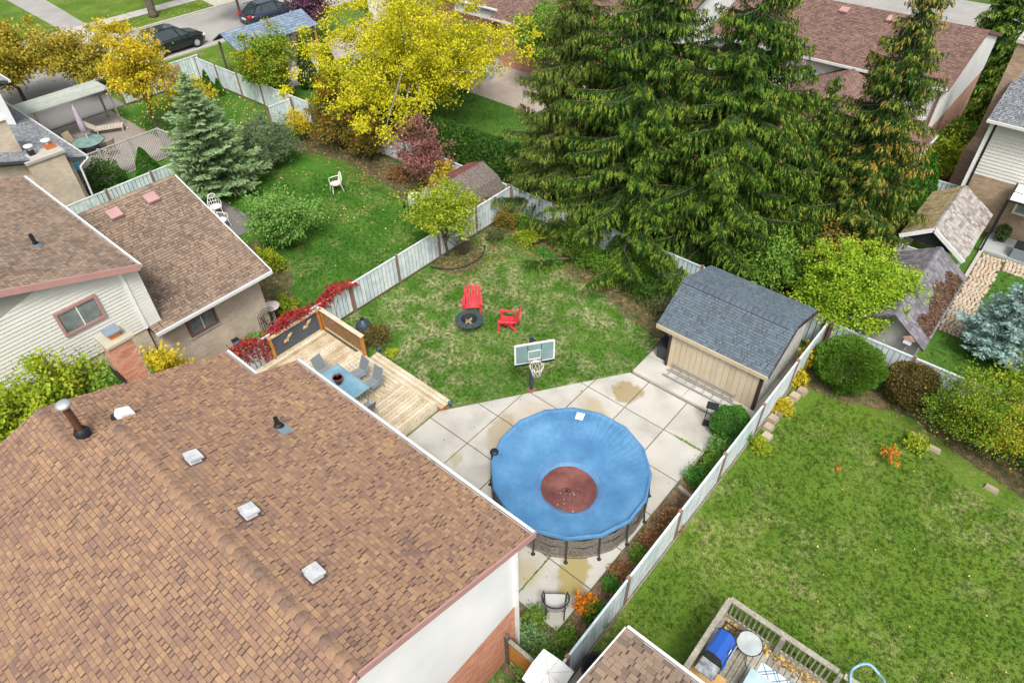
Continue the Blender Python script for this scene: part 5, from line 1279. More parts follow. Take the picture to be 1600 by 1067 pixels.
# stones at lawn edge right of fence
rs = random.Random(8)
mst = pmat('landscape_block', [(.30, .24, .18), (.45, .37, .28)], .9, noise=4, nmix=.5, rmix=.5)
for i, (x, y) in enumerate([(-3.2, 18.9), (-3.3, 18.5), (-3.36, 18.1), (-3.4, 17.5), (-3.42, 17.05), (-3.38, 16.6), (-3.25, 16.2)]):
    tag(MB().hexa([(x-.17, y-.15, 0), (x+.15, y-.17, 0), (x+.18, y+.14, 0), (x-.14, y+.16, 0), (x-.15, y-.13, .15), (x+.13, y-.15, .17), (x+.15, y+.12, .15), (x-.12, y+.14, .16)]).build('edging_block', mst), 'tan landscape block along the fence foot, %s' % ['farthest up by the clipped globe', 'second below the clipped globe', 'third down, near a yellow plant', 'fourth down, at the narrow gap', 'fifth down, tilted', 'sixth down, pale', 'lowest, nearest the pool'][i], 'stone', 'tan blocks at the fence foot')
for i in range(7):
    if i not in (0, 1, 4): continue
    a_ = i/6; x = .5+a_*3.6; y = 19.35-1.0*a_
    tag(MB().hexa([(x-.2, y-.08, 0), (x+.2, y-.12, 0), (x+.2, y+.08, 0), (x-.2, y+.1, 0), (x-.18, y-.06, .1), (x+.18, y-.1, .11), (x+.17, y+.06, .1), (x-.17, y+.08, .1)]).build('edging_block', mst), 'low stone edging the right lawn shrub bed, ' + ['leftmost', 'second from the left', 'third from the left', 'fourth and middle one', 'fifth from the left', 'sixth from the left', 'rightmost in view'][i], 'stone', 'curved stone bed edge')
# ------------------------------------------------------------------ left yard objects
MS = thing('metal_shed', 'low gambrel metal shed with maroon ribbed roof and white front beside the fence', 'shed')
M_mred = pmat('maroon_ribbed', [(.16, .06, .055), (.26, .11, .10)], .5, noise=2, nmix=.6, rmix=.4, fine=(20, .2))
gp = [(-21.95, 1.05), (-21.5, 1.75), (-20.45, 2.2), (-19.45, 1.75), (-19.05, 1.05)]
fix_normals(MB().extr([(-21.9, 18.3, 0), (-19.1, 18.3, 0)]+[(x*.97-.6 if 0 else x, 18.3, z-.03) for x, z in reversed(gp)], (0, 2.9, 0)).build('wall', M_wpanel, MS))
for (a_, c_) in zip(gp, gp[1:]):
    d = Vector((c_[0]-a_[0], 0, c_[1]-a_[1])); L = d.length
    for k in range(15):
        y0 = 18.22+k*.205
        q = [Vector((a_[0], y0, a_[1])), Vector((c_[0], y0, c_[1])), Vector((c_[0], y0+.18, c_[1])), Vector((a_[0], y0+.18, a_[1]))]
        up_ = Vector((-d.z, 0, d.x)).normalized()
        b = MB(); b.extr(q, up_*.02); b.extr([q[0]+Vector((0, .18, 0)), q[1]+Vector((0, .18, 0)), q[1]+Vector((0, .198, 0)), q[0]+Vector((0, .198, 0))], up_*.04)
        fix_normals(b.build('roof_panel', M_mred if c_[0] < -20 else pmat('lichen_roof', [(.10, .08, .07), (.2, .17, .15)], .8, noise=9, nmix=1, rmix=0), MS))
def lawn_chair(lab, x, y, rz, seatm):
    t = thing('garden_chair', lab, 'chair', (x, y, 0), rz)
    mw = flat('white_iron', (.80, .80, .76), .45)
    MB().prism([(.26*math.cos(q), .26*math.sin(q)) for q in np.linspace(0, 6.283, 17)[:-1]], .42, .445).build('seat', seatm, t)
    pts = [(-.22, -.2, .43), (-.30, -.24, .7), (-.33, -.15, .92), (-.34, 0, .98), (-.33, .15, .92), (-.30, .24, .7), (-.22, .2, .43)]
    MB().tube(pts, .018, 6).build('back_frame', mw, t)
    for k in (-.1, 0, .1): MB().tube([(-.23, k, .43), (-.33, k*1.3, .94)], .012, 5).build('back_bar', mw, t)
    for z in (.6, .78): MB().tube([(-.28, -.2, z), (-.29, .2, z)], .012, 5).build('back_bar', mw, t)
    for s in (-1, 1):
        MB().tube([(-.31, s*.24, .68), (0, s*.30, .66), (.22, s*.28, .64), (.22, s*.24, .44)], .018, 6).build('armrest', mw, t)
        MB().tube([(.2, s*.2, .44), (.27, s*.25, 0)], .018, 6).build('leg', mw, t); MB().tube([(-.2, s*.2, .44), (-.3, s*.24, 0)], .018, 6).build('leg', mw, t)
lawn_chair('white wrought iron chair alone on the left lawn', -27.1, 17.35, rad(-110), pmat('floral_seat', [(.55, .42, .42), (.75, .68, .62)], .8, noise=25, nmix=1, rmix=0))
tag(MB().poly([(-31.0, 11.4, .015), (-27.4, 11.4, .015), (-27.4, 13.1, .015), (-31, 13.1, .015)]).build('patio', flat('dark_paving', (.16, .15, .14), .9)), kind='structure')
lawn_chair('white garden chair beside the taupe garage roof edge, nearer the house', -28.6, 11.75, rad(30), M_white)
lawn_chair('white garden chair beside the taupe garage roof edge, nearer the pine tree', -29.9, 12.25, rad(-20), M_white)
o = thing('wheel', 'black wheel lying against the green drum by the metal shed', 'wheel', (-23.15, 18.6, .25))
b = MB(); b.tube([(0, .24*math.cos(k*math.pi/8), .24*math.sin(k*math.pi/8)) for k in range(17)], .06, 7, False); b.build('tyre', M_dark, o)
MB().tube([(-.02, 0, 0), (.04, 0, 0)], .14, 12).build('rim', mg, o)
o = thing('water_drum', 'pale green plastic drum beside the metal shed front', 'drum', (-22.5, 18.6, 0)); MB().lathe([(0, .9), (.3, .9), (.36, .8), (.36, .1), (.3, 0)], n=20).build('body', flat('pale_green_plastic', (.45, .60, .55), .5), o, True)
MB().lathe([(0, .94), (.16, .94), (.16, .9)], n=16).build('lid', M_white, o)
o = thing('bird_bath', 'white bowl bird bath behind the red creeper', 'bird bath', (-20.9, 9.3, 0))
MB().lathe([(.14, 0), (.06, .1), (.05, .6), (.12, .68)], n=16).build('pedestal', M_white, o, True)
MB().lathe([(.08, .66), (.26, .70), (.34, .78), (.31, .78), (.2, .73), (0, .72)], n=24).build('bowl', flat('pinkish_white', (.70, .60, .58), .6), o, True)
o = thing('garden_trellis', 'black iron arch trellis against the tan garage wall corner', 'trellis', (-20.3, 8.75, 0))
b = MB()
for k in range(4):
    r0 = .12+k*.08; b.tube([(0, -r0, 0)]+[(0, -r0*math.cos(q), 1.0+.9*r0*math.sin(q)) for q in np.linspace(.1, 3.04, 9)]+[(0, r0, 0)], .013, 4)
for z in (.35, .75): b.tube([(0, -.36, z), (0, .36, z)], .012, 4)
b.build('frame', M_dark, o)
for q in ((-.2, .3), (.1, -.3)): MB().tube([(0, q[0], .2), (.1, q[1], 1.1)], .012, 4).build('cane', M_dark, o)
o = thing('hose_box', 'small blue box on the tan garage wall', 'box', (-20.3, 7.3, .45)); MB().box((-.08, -.12, 0), (.08, .12, .28)).build('body', flat('sky_blue', (.12, .33, .55)), o); MB().box((-.09, -.13, .28), (.09, .13, .31)).build('lid', M_dark, o)
o = thing('round_basket', 'tan round cushioned basket between the fence and the roof gutter', 'basket', (-19.35, 5.6, 0)); MB().lathe([(0, .5), (.28, .55), (.36, .6), (.4, .6), (.36, .1), (.3, 0)], n=22).build('body', flat('tan_basket', (.50, .38, .26), .8), o, True)
MB().lathe([(0, .56), (.14, .6), (.2, .56)], n=14).build('cushion', flat('terracotta', (.55, .17, .06)), o)

# far left patio
o = thing('patio_umbrella', 'closed mauve umbrella leaning over the far left glass table', 'umbrella', (-41.7, 11.5, 0))
MB().tube([(0, 0, 0), (0, 0, 1.0)], .03, 8).build('pole', M_white, o)
MB().lathe([(.05, 1.0), (.2, 1.15), (.17, 1.6), (.08, 2.4), (.02, 2.6)], n=12).build('folded_canopy', flat('mauve_fabric', (.48, .40, .48), .8), o, True)
o = thing('glass_table', 'round green glass table under the closed mauve umbrella', 'table', (-41.2, 11.3, 0))
MB().lathe([(.0, .70), (.85, .70), (.85, .72), (.0, .72)], n=32).build('glass_top', pmat('green_glass', [(.14, .24, .22), (.25, .38, .35)], .15, noise=3, nmix=1, rmix=0), o)
for k in range(4): a_ = k*math.pi/2+.4; MB().tube([(.5*math.cos(a_), .5*math.sin(a_), .7), (.55*math.cos(a_), .55*math.sin(a_), 0)], .025, 6).build('leg', M_dark, o)
MB().tube([(.84*math.cos(k*math.pi/16), .84*math.sin(k*math.pi/16), .71) for k in range(33)], .02, 6, False).build('rim', M_dark, o)
def tanchair(lab, x, y, rz):
    t = thing('patio_chair', lab, 'chair', (x, y, 0), rz, 'tan chairs round the green glass table'); mt = flat('tan_sling', (.50, .42, .30), .8)
    MB().extr([(-.25, -.26, .4), (.26, -.26, .43), (.26, .26, .43), (-.25, .26, .4)], (0, 0, .02)).build('seat', mt, t)
    MB().extr([(-.25, -.26, .42), (-.25, .26, .42), (-.42, .24, 1.0), (-.42, -.24, 1.0)], (.02, 0, 0)).build('backrest', mt, t)
    for s in (-1, 1):
        MB().tube([(.27, s*.28, 0), (.24, s*.28, .62), (-.3, s*.28, .62)], .018, 6).build('armrest', M_dark, t); MB().tube([(-.38, s*.28, 0), (-.25, s*.27, .45), (-.43, s*.25, 1.0)], .018, 6).build('leg', M_dark, t)
tanchair('tan sling chair behind the green glass table', -42.3, 10.9, rad(20)); tanchair('tan sling chair at the house side of the green glass table', -40.8, 10.1, rad(100)); tanchair('tan sling chair at the lattice side of the green glass table', -40.1, 11.8, rad(195))
def lounger(lab, x, y, rz, mt, cat='sun lounger'):
    t = thing('sun_lounger', lab, cat, (x, y, 0), rz)
    for i in range(9): MB().box((-.7+i*.17, -.28, .32), (-.7+i*.17+.15, .28, .35)).build('slat', mt, t)
    MB().extr([(-.72, -.28, .34), (-.72, .28, .34), (-1.25, .28, .75), (-1.25, -.28, .75)], (.02, 0, .03)).build('backrest', mt, t)
    for s in (-1, 1): MB().bar((-.75, s*.29, .3), (.85, s*.29, .3), .04, .05).build('side_rail', mt, t)
    for x_ in (-.6, .75):
        for s in (-1, 1): MB().box((x_-.03, s*.27-.03, 0), (x_+.03, s*.27+.03, .3)).build('leg', mt, t)
lounger('beige sun lounger farthest back on the far left patio', -43.1, 13.2, rad(60), flat('beige_lounger', (.50, .45, .38)))
lounger('bright blue lounger mat standing near the grey roof on the far left patio', -39.4, 9.7, rad(170), flat('azure_fabric', (.02, .38, .62)))
sheet('patio', rect(-46, 9.0, -37.4, 14.6), .012, flat('brown_paving', (.27, .24, .21), .9), 'structure')
o = thing('carport', 'long low weathered flat roof beyond the far left patio', 'carport')
boards(o, -45.3, -43.3, 6, 14.2, 2.25, 'y', pmat('lichen_board', [(.28, .31, .27), (.42, .45, .40)], .9, noise=2, nmix=.6, rmix=.4, fine=(15, .2)), .4, .05, 'roof_panel')
for y in (6.1, 10, 14.1):
    for x in (-45.2, -43.4): MB().box((x-.05, y-.05, 0), (x+.05, y+.05, 2.2)).build('post', M_oldwood, o)
def lattice(lab, p0, p1, h=1.6):
    p0 = Vector((*p0, 0)); p1 = Vector((*p1, 0)); L = (p1-p0).length; d = (p1-p0).normalized()
    t = thing('lattice_fence', lab, 'lattice fence', p0, math.atan2(d.y, d.x)); b = MB(); st = .16
    k = 0; x = -h
    while x < L:
        a0 = max(0, x); z0 = max(0, -x) if x < 0 else 0; a1 = min(L, x+h); z1 = a1-x
        if a1 > a0: b.bar((a0, 0, a0-x+.1), (a1, 0, z1+.1), .012, .05, (0, 1, 0)); b.bar((a0, .013, h-(a0-x)+.1), (a1, .013, h-z1+.1), .012, .05, (0, 1, 0))
        x += st
    tag(b.build('lattice_strips', M_latt, t), kind='stuff')
    MB().bar((0, 0, h+.12), (L, 0, h+.12), .06, .05).build('top_rail', M_latt, t); MB().bar((0, 0, .08), (L, 0, .08), .06, .05).build('bottom_rail', M_latt, t)
    for i in range(int(L/1.6)+1): MB().box((i*L/int(L/1.6)-.05, -.05, 0), (i*L/int(L/1.6)+.05, .05, h+.2)).build('post', M_latt, t)
M_latt = flat('weathered_lattice', (.42, .40, .38), .8)
lattice('grey lattice screen behind the cone shaped cedar', (-37.3, 8.9), (-37.3, 13.7))
lattice('short grey lattice panel seen edge on at the far left garden gate', (-37.3, 13.7), (-35.4, 13.9))
o = thing('garden_gate', 'white picket gate seen edge on beside the lattice screen', 'gate', (-35.3, 13.8, 0), rad(80))
for k in range(7): MB().box((k*.12, -.012, .1), (k*.12+.08, .012, 1.55+.1*math.sin(k*.52))).build('picket', M_white, o)
for z in (.4, 1.3): MB().box((0, .012, z), (.82, .04, z+.08)).build('rail', M_white, o)
# pavilion
o = PV = thing('pavilion', 'long open shelter with slate blue roof behind the street fence', 'pavilion')
gable_roof(PV, 22.2, 28.6, -45.4, 2.35, -44.2, 3.0, -42.6, 2.25, 'y', M_shg if 0 else pmat('blue_slate', [(.12, .17, .24), (.18, .24, .32), (.24, .30, .38)], .85, noise=1, nmix=.4, rmix=.6), slopes=(1, 1), gutter=(0, 0), objs=(0, 0), seed=131, wr=(.25, .4), expo=.22, th=.08)
for y in (22.5, 24.5, 26.4, 28.4):
    for x in (-45.2, -42.8): MB().box((x-.06, y-.06, 0), (x+.06, y+.06, 2.2)).build('post', M_orangewood if y > 28 else M_bark, PV)
MB().box((-45.3, 24, 0), (-45.2, 28.4, 2.0)).build('back_wall', flat('cream_wall', (.6, .58, .46)), PV)
o = thing('planter_tub', 'white tub planter under the slate blue shelter', 'planter', (-42.9, 26.9, 0)); MB().lathe([(.0, .5), (.28, .5), (.22, 0)], n=16).build('tub', M_white, o); MB().lathe([(.0, .52), (.24, .5)], n=14).build('soil', M_soil, o)
sheet('paving', rect(-46, 24, -40, 30.5), .012, pmat('stone_paving', [(.30, .26, .24), (.42, .38, .36)], .9, noise=1, nmix=1, rmix=0, fine=(12, .2)))
sheet('paving', rect(-46, 30.6, -20, 37), .011, pmat('back_paving', [(.34, .28, .24), (.44, .38, .33)], .9, noise=1, nmix=1, rmix=0, fine=(12, .2)))
o = thing('covered_armchair', 'grey covered garden seat by the back terrace behind the yellow tree', 'seat', (-31.0, 33.0, 0), .5)
MB().hexa([(-.5, -.5, 0), (.5, -.5, 0), (.5, .5, 0), (-.5, .5, 0), (-.4, -.4, .7), (.4, -.4, .6), (.4, .4, .6), (-.4, .4, .95)]).build('cover', flat('grey_cover', (.38, .42, .46), .7), o)
MB().box((-.45, -.45, .0), (.45, .45, .08)).build('base', M_dark, o)

# ------------------------------------------------------------------ cars
def car(lab, x, y, suv=True, col=(.012, .016, .018)):
    t = thing('parked_car', lab, 'car', (x, y, 0), rad(90), 'cars parked along the street')   # nose +x local -> +y world
    paint = pmat('car_paint_%d' % suv, [tuple(c*.9 for c in col), tuple(c*1.2 for c in col)], .18, noise=2, spec=.7)
    H_ = 1.64 if suv else 1.42; bl = 1.06 if suv else .88; Wd = .93
    import bmesh
    # body: lower hull lofted from stations
    st = [(-2.3, .45, .82, .62), (-2.22, .30, .98*bl/.98, .84), (-1.6, .24, bl+.04, .92), (0, .22, bl, .93), (1.2, .24, bl-.02, .92), (1.9, .26, bl-.12, .86), (2.25, .32, bl-.28, .72), (2.33, .42, bl-.42, .55)]
    b = MB(); rings = []
    for (xx, z0, z1, w) in st:
        n = len(b.v); P = [(xx, -w*.9, z0), (xx, -w, z0+.12), (xx, -w, z1-.16), (xx, -w*.86, z1), (xx, w*.86, z1), (xx, w, z1-.16), (xx, w, z0+.12), (xx, w*.9, z0)]
        b.v += P; rings.append(n)
    for a_, c_ in zip(rings, rings[1:]):
        for k in range(8): k2 = (k+1) % 8; b.f.append((a_+k, c_+k, c_+k2, a_+k2))
    b.f.append(tuple(rings[0]+k for k in range(8))); b.f.append(tuple(rings[-1]+k for k in reversed(range(8))))
    o_ = b.build('body', paint, t, True); fix_normals(o_)
    tp = [(-1.72, .58), (-1.3, .65), (.1, .65), (.42, .60)] if suv else [(-1.3, .58), (-.9, .62), (.25, .62), (.6, .58)]
    bt = [(-2.18, .78), (-1.6, .86), (.35, .86), (1.15, .80)] if suv else [(-1.9, .76), (-1.2, .82), (.4, .82), (1.3, .78)]
    V = [(x_, s*w, bl-.02) for x_, w in bt for s in (-1, 1)]+[(x_, s*w, H_-(.05 if i in (0, 3) else 0)) for i, (x_, w) in enumerate(tp) for s in (-1, 1)]
    g = MB(); g.v = V
    for i in range(3):
        a_ = i*2; c_ = 8+i*2
        g.f += [(a_, a_+2, c_+2, c_), (a_+1, c_+1, c_+3, a_+3)]
    g.f += [(0, 8, 9, 1), (6, 7, 15, 14)]
    o_ = g.build('window_glass', pmat('car_glass', [(.02, .03, .035), (.05, .07, .08)], .08, noise=3, spec=.8), t); fix_normals(o_)
    rf = MB(); rf.v = [(v[0], v[1]*1.01, v[2]) for v in V[8:]]+[(v[0]*.97, v[1]*.9, v[2]+.05) for v in V[8:]]
    for i in range(3):
        a_ = i*2; rf.f += [(8+a_, 8+a_+2, 8+a_+3, 8+a_+1), (a_, a_+2, 8+a_+2, 8+a_), (a_+1, 8+a_+1, 8+a_+3, a_+3)]
    rf.f += [(0, 8, 9, 1), (6, 7, 15, 14)]
    fix_normals(rf.build('roof', paint, t))
    for i in range(4):
        for s in (0, 1): MB().bar(Vector(V[i*2+s])*1.004, Vector(V[8+i*2+s])*1.004, .07, .05).build('pillar', paint, t)
    for wx in (-1.42, 1.42):
        for s in (-1, 1):
            w_ = MB().tube([(wx, s*.78, .34), (wx, s*.95, .34)], .34, 20).build('tyre', M_dark, t)
            MB().tube([(wx, s*.94, .34), (wx, s*.965, .34)], .21, 16).build('wheel_rim', flat('alloy', (.62, .64, .64), .3, metal=.6), w_)
            for k in range(5): a_ = k*1.2566; MB().bar((wx, s*.972, .34), (wx+.2*math.cos(a_), s*.972, .34+.2*math.sin(a_)), .012, .045, (0, 1, 0)).build('spoke', MATS['alloy'], w_)
    for s in (-1, 1):
        MB().box((-2.30, s*.52, .72), (-2.05, s*.86, .90)).build('taillight', flat('tail_red', (.55, .02, .015), .2), t)
        MB().box((2.05, s*.45, .62), (2.3, s*.78, .74)).build('headlight', M_white, t)
        MB().box((.72, s*.9, .98), (.9, s*1.05, 1.1)).build('mirror', paint, t)
        MB().bar((-1.7, s*.6, H_+.04), (.2, s*.6, H_+.04), .04, .04).build('roof_rail', M_dark, t)
        for x_ in (-.75, .3): MB().box((x_, s*.935, bl-.17), (x_+.2, s*.95, bl-.14)).build('door_handle', M_dark, t)
    MB().box((-2.34, -.26, .55), (-2.28, .26, .68)).build('number_plate', M_white, t)
    MB().box((-1.1, -.4, H_+.045), (-.1, .4, H_+.06)).build('sunroof', MATS['car_glass'], t)
    return t
car('black sport utility car parked beside the white street fence', -52.75, 22.7, True)
car('dark blue saloon car parked under the lime green street tree', -52.9, 31.2, False, (.015, .025, .05))

# ------------------------------------------------------------------ trees and plants
L_yel = leafm('leaf_yellow', [(0, .30, .34, .02), (.35, .47, .47, .02), (.7, .60, .56, .03), (1, .66, .52, .04)], noise=.7)
L_gold = leafm('leaf_gold', [(0, .24, .27, .03), (.4, .52, .44, .03), (.8, .68, .51, .03), (1, .64, .36, .03)], noise=.9)
L_golddk = leafm('leaf_gold_dark', [(0, .14, .14, .03), (.5, .38, .32, .04), (1, .56, .44, .06)], noise=.8)
L_lime = leafm('leaf_lime', [(0, .14, .24, .02), (.5, .28, .38, .03), (.85, .42, .46, .04), (1, .5, .36, .05)], noise=1.2)
L_green = leafm('leaf_green', [(.08, .20, .035), (.17, .34, .07), (.28, .45, .11)], noise=1.2)
L_limeb = leafm('leaf_lime_bright', [(0, .13, .27, .02), (.5, .27, .43, .03), (.9, .44, .54, .05), (1, .5, .42, .05)], noise=1.5)
L_pine2 = leafm('needle_grey_green', [(.07, .11, .05), (.13, .19, .09), (.22, .28, .15)], noise=1.5, trans=.1)
L_midg = leafm('leaf_mid', [(.06, .16, .02), (.14, .28, .04), (.27, .38, .06)], noise=1.2)
L_pine = leafm('needle_pine', [(.11, .21, .08), (.21, .34, .14), (.34, .47, .23)], noise=1.5, trans=.1)
L_pinet = leafm('pine_tip', [(.20, .32, .13), (.32, .46, .22), (.45, .58, .32)], noise=1.5, trans=.1)
L_oliv = leafm('leaf_olive', [(.06, .09, .03), (.12, .15, .06), (.2, .2, .08)], noise=1.5)
L_pink = leafm('leaf_rosy', [(.12, .05, .05), (.28, .12, .11), (.44, .22, .18)], noise=1.5)
L_mix = leafm('leaf_mixed', [(0, .05, .08, .02), (.4, .14, .14, .03), (.7, .3, .2, .04), (1, .5, .22, .03)], noise=1.5)
L_og = leafm('leaf_orange_green', [(0, .07, .16, .02), (.5, .17, .29, .03), (.8, .38, .38, .03), (1, .62, .30, .02)], noise=.9)
L_hedge = leafm('leaf_hedge', [(.022, .07, .012), (.055, .13, .022), (.10, .21, .035)], noise=2)
L_glob = leafm('leaf_globe', [(.05, .13, .012), (.11, .23, .025), (.20, .34, .05)], noise=2)
L_box = leafm('leaf_boxwood', [(.04, .14, .02), (.09, .26, .04), (.16, .36, .07)], noise=2)
L_brn = leafm('leaf_bronze', [(.07, .07, .02), (.15, .13, .04), (.24, .17, .06)], noise=2)
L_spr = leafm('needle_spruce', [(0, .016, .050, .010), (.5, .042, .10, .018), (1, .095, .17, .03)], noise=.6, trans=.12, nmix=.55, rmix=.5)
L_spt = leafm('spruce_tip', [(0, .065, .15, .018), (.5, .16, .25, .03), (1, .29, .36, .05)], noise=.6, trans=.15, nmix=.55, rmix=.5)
L_spot = leafm('spruce_tip_orange', [(0, .10, .16, .02), (.45, .20, .26, .04), (.75, .40, .32, .06), (1, .55, .28, .07)], noise=.45, trans=.15, nmix=.7, rmix=.4)
L_spo = leafm('needle_spruce_orange', [(0, .03, .07, .014), (.5, .07, .12, .025), (1, .15, .18, .04)], noise=.5, trans=.12, nmix=.6, rmix=.45)
L_blu = leafm('needle_blue', [(.18, .32, .29), (.32, .48, .44), (.48, .62, .58)], noise=2, trans=.08)
L_cedar = leafm('leaf_cedar', [(.025, .10, .012), (.06, .18, .02), (.12, .28, .04)], noise=2)
L_plum = leafm('leaf_plum', [(.05, .02, .04), (.13, .06, .10), (.2, .1, .14)], noise=2)
L_orng = leafm('leaf_orange', [(.45, .12, .01), (.66, .22, .02), (.72, .34, .05)], noise=3)
L_dry = leafm('leaf_dry', [(.26, .14, .06), (.45, .26, .12)], noise=3)

tree('locust_tree', 'big bright yellow tree spreading over the back garden lawn', 'tree', -28.9, 24.9, 7.2, 5.3, 4.9, 2.7, 4.1, L_yel, M_barkg, 700, 120, .24, .125, .2, 3., 50, stems=3, amp=.6, shell=.5)
tree('maple_tree', 'tall narrow golden maple beside the far left lattice', 'tree', -40.3, 14.8, 7.0, 1.75, 1.75, 2.9, 3.9, L_gold, M_bark, 170, 80, .2, .13, .09, 5., 14, amp=.45)
tree('maple_tree', 'broad golden brown tree in the top left corner, the one nearer the white wall', 'tree', -51.0, 11.6, 5, 3.0, 3.0, 2.3, 2.9, L_golddk, M_bark, 260, 100, .28, .16, .12, 7., 14, amp=.45)
tree('maple_tree', 'golden brown tree in the top left corner beside the grey driveway', 'tree', -49.6, 15.4, 4.2, 2.0, 2.0, 1.7, 2.2, L_golddk, M_bark, 140, 90, .25, .15, .1, 8., 10, amp=.45)
tree('tree', 'dark evergreen behind the broad golden tree in the top left corner', 'tree', -58, 9.5, 7, 2.2, 2.2, 3., 3.6, L_oliv, M_bark, 120, 80, .35, .2, .15, 8.8, 10)
spruce('pine_tree', 'soft blue green pine left of the lawn chair', -31.7, 13.6, 6.1, 2.15, .25, L_pine, M_bark, 140, nw=24, nb=10, droop=-.12, dens=3.0, twig=.15, hang=-.12, tip=.1, power=.72, tr=.1, cat='pine tree', asp=.3, mtip=L_pinet)
tree('pine_tree', 'low grey green pine to the right of the tall blue green pine', 'pine tree', -31.9, 16.9, 3, 1.35, 1.35, 1.2, 1.3, L_pine2, M_bark, 240, 130, .17, .14, .07, 10., 10, aspect=.26, needle=True)
tree('maple_tree', 'round green maple turning orange at the top by the street corner fence', 'tree', -38.9, 21.9, 4.3, 1.75, 1.75, 1.8, 2.4, L_og, M_barkg, 190, 100, .23, .13, .09, 11., 12, amp=.4)
tree('tree', 'street tree with thick trunk on the far grass verge', 'tree', -61.2, 25.6, 9, 2.6, 2.6, 2.4, 7.2, L_golddk, M_bark, 60, 60, .4, .22, .36, 12., 8)
tree('tree', 'lime green street tree overhanging the parked blue car', 'tree', -54.2, 29.4, 5.6, 2.3, 2.3, 1.7, 4.2, L_lime, M_bark, 90, 70, .34, .22, .12, 13., 8)
tree('plum_tree', 'purple leaved plum tree by the slate blue shelter end', 'tree', -45.7, 30.2, 4, 1.5, 1.5, 1.5, 2.5, L_plum, M_bark, 80, 70, .28, .17, .08, 14., 8)
tree('shrub', 'tall orange and olive shrub at the foot of the yellow tree', 'shrub', -30.6, 20.5, 4.2, 1.25, 1.2, 1.9, 2.0, L_mix, M_bark, 200, 80, .2, .11, .05, 15., 20, stems=4, amp=.45)
tree('shrub', 'wide rusty olive shrub against the white back fence', 'shrub', -28.4, 20.7, 3, 1.2, .9, 1.2, 1.4, L_mix, M_bark, 130, 80, .2, .11, .04, 16., 16, stems=4, amp=.4)
tree('forsythia', 'small clear yellow shrub before the back fence corner', 'shrub', -33.2, 19.7, 1.8, .75, .6, .7, .9, L_gold, M_bark, 50, 60, .16, .12, .03, 17., 8, stems=3)
tree('maple_tree', 'rosy red leaved small maple beside the metal shed', 'tree', -23.6, 20.3, 4, 1.6, 1.5, 1.6, 2.1, L_pink, M_bark, 130, 60, .2, .10, .06, 18., 18, stems=3, amp=.5)
tree('shrub', 'small yellow shrub between the rosy maple and the metal shed', 'shrub', -22.6, 20.6, 1.8, .8, .6, .7, 1.0, L_gold, M_bark, 50, 50, .18, .12, .03, 19., 8, stems=3)
tree('pear_tree', 'yellow green fruit tree leaning over the long white fence', 'tree', -18.7, 16.9, 3.7, 1.45, 1.45, 1.15, 2.35, L_lime, M_bark, 130, 75, .2, .11, .06, 20., 18, lean=(-.4, -.3))
o = thing('shrub', 'bare twiggy shrub inside the small round bed by the fence', 'shrub', (-18.15, 17.35, 0)); b = MB()
for k in range(26):
    a_ = random.random()*6.28; r0 = random.uniform(.3, 1.0); b.tube([(0, 0, 0), (r0*.4*math.cos(a_), r0*.4*math.sin(a_), .6), (r0*math.cos(a_), r0*math.sin(a_), random.uniform(1, 1.8))], [.022, .013, .004], 5)
b.build('stem', M_bark, o)
o = tag(MB().tube([(-18.75+1.35*math.cos(q), 17.3+1.5*math.sin(q), .04) for q in np.linspace(-1.5, .9, 16)], .035, 6).build('bed_edging', M_dark), 'dark curved hose like edging round the small bed at the fence', 'edging')
tree('shrub', 'round green shrub on the left lawn before the taupe garage', 'shrub', -24.9, 12.75, 2.9, 1.35, 1.35, 1.3, 1.5, L_green, M_bark, 200, 80, .17, .10, .05, 21., 14, stems=4, amp=.4)
bush('shrub', 'low yellow green shrub under the round green shrub', 'shrub', -24.1, 11.3, .9, .6, .9, L_lime, M_bark, 2200, .11, 22., amp=.4, thick=.3)
bush('shrub', 'small yellow green plant beside the tan garage corner', 'shrub', -21.0, 10.0, .5, .4, .7, L_lime, M_bark, 900, .12, 23., amp=.4, thick=.3)
bush('shrub', 'dark green leafy shrub against the tan garage wall', 'shrub', -19.75, 7.9, .5, .7, .9, L_green, M_bark, 1800, .11, 24., amp=.35, thick=.3)
bush('conical_cedar', 'bright green cone shaped cedar in front of the lattice screen', 'cedar', -36.0, 12.0, .75, .75, 1.7, L_cedar, M_bark, 6000, .08, 25., shape='cone')
bush('yew', 'dark round yew between the tan brick wall and the conical cedar', 'shrub', -35.9, 9.9, .95, .95, 1.7, L_hedge, M_bark, 6000, .1, 26., amp=.25)
for i, (x, y, h) in enumerate([(-40.2, 23.3, 3.4), (-38.9, 24.6, 3.2), (-38.5, 26.0, 3.0)]):
    bush('columnar_cedar', ['tall green cedar column right beside the slate blue shelter roof', 'middle cedar column behind the orange tipped maple', 'cedar column nearest the small back lawn'][i], 'cedar', x, y, .75, .75, h, L_cedar if i == 0 else L_hedge, M_bark, 5000, .13, 27.+i, 'cedar columns by the shelter', shape='cone')
bush('conical_cedar', 'left one of two small cones against the white street fence', 'cedar', -44.0, 20.3, .4, .4, 1.3, L_cedar, M_bark, 1500, .1, 31., shape='cone')
bush('conical_cedar', 'right one of two small cones against the white street fence', 'cedar', -42.6, 20.3, .35, .35, 1.1, L_cedar, M_bark, 1300, .1, 32., shape='cone')
o = thing('ornamental_grass', 'tall straw coloured ornamental grass by the street fence', 'ornamental grass', (-44.7, 18.6, 0))
n = 1600; a_ = rng.uniform(0, 6.28, n); q = rng.uniform(0, 1, n); P = np.stack([np.cos(a_)*q*.55, np.sin(a_)*q*.55, q*.4+rng.uniform(.1, 1.5, n)], 1)
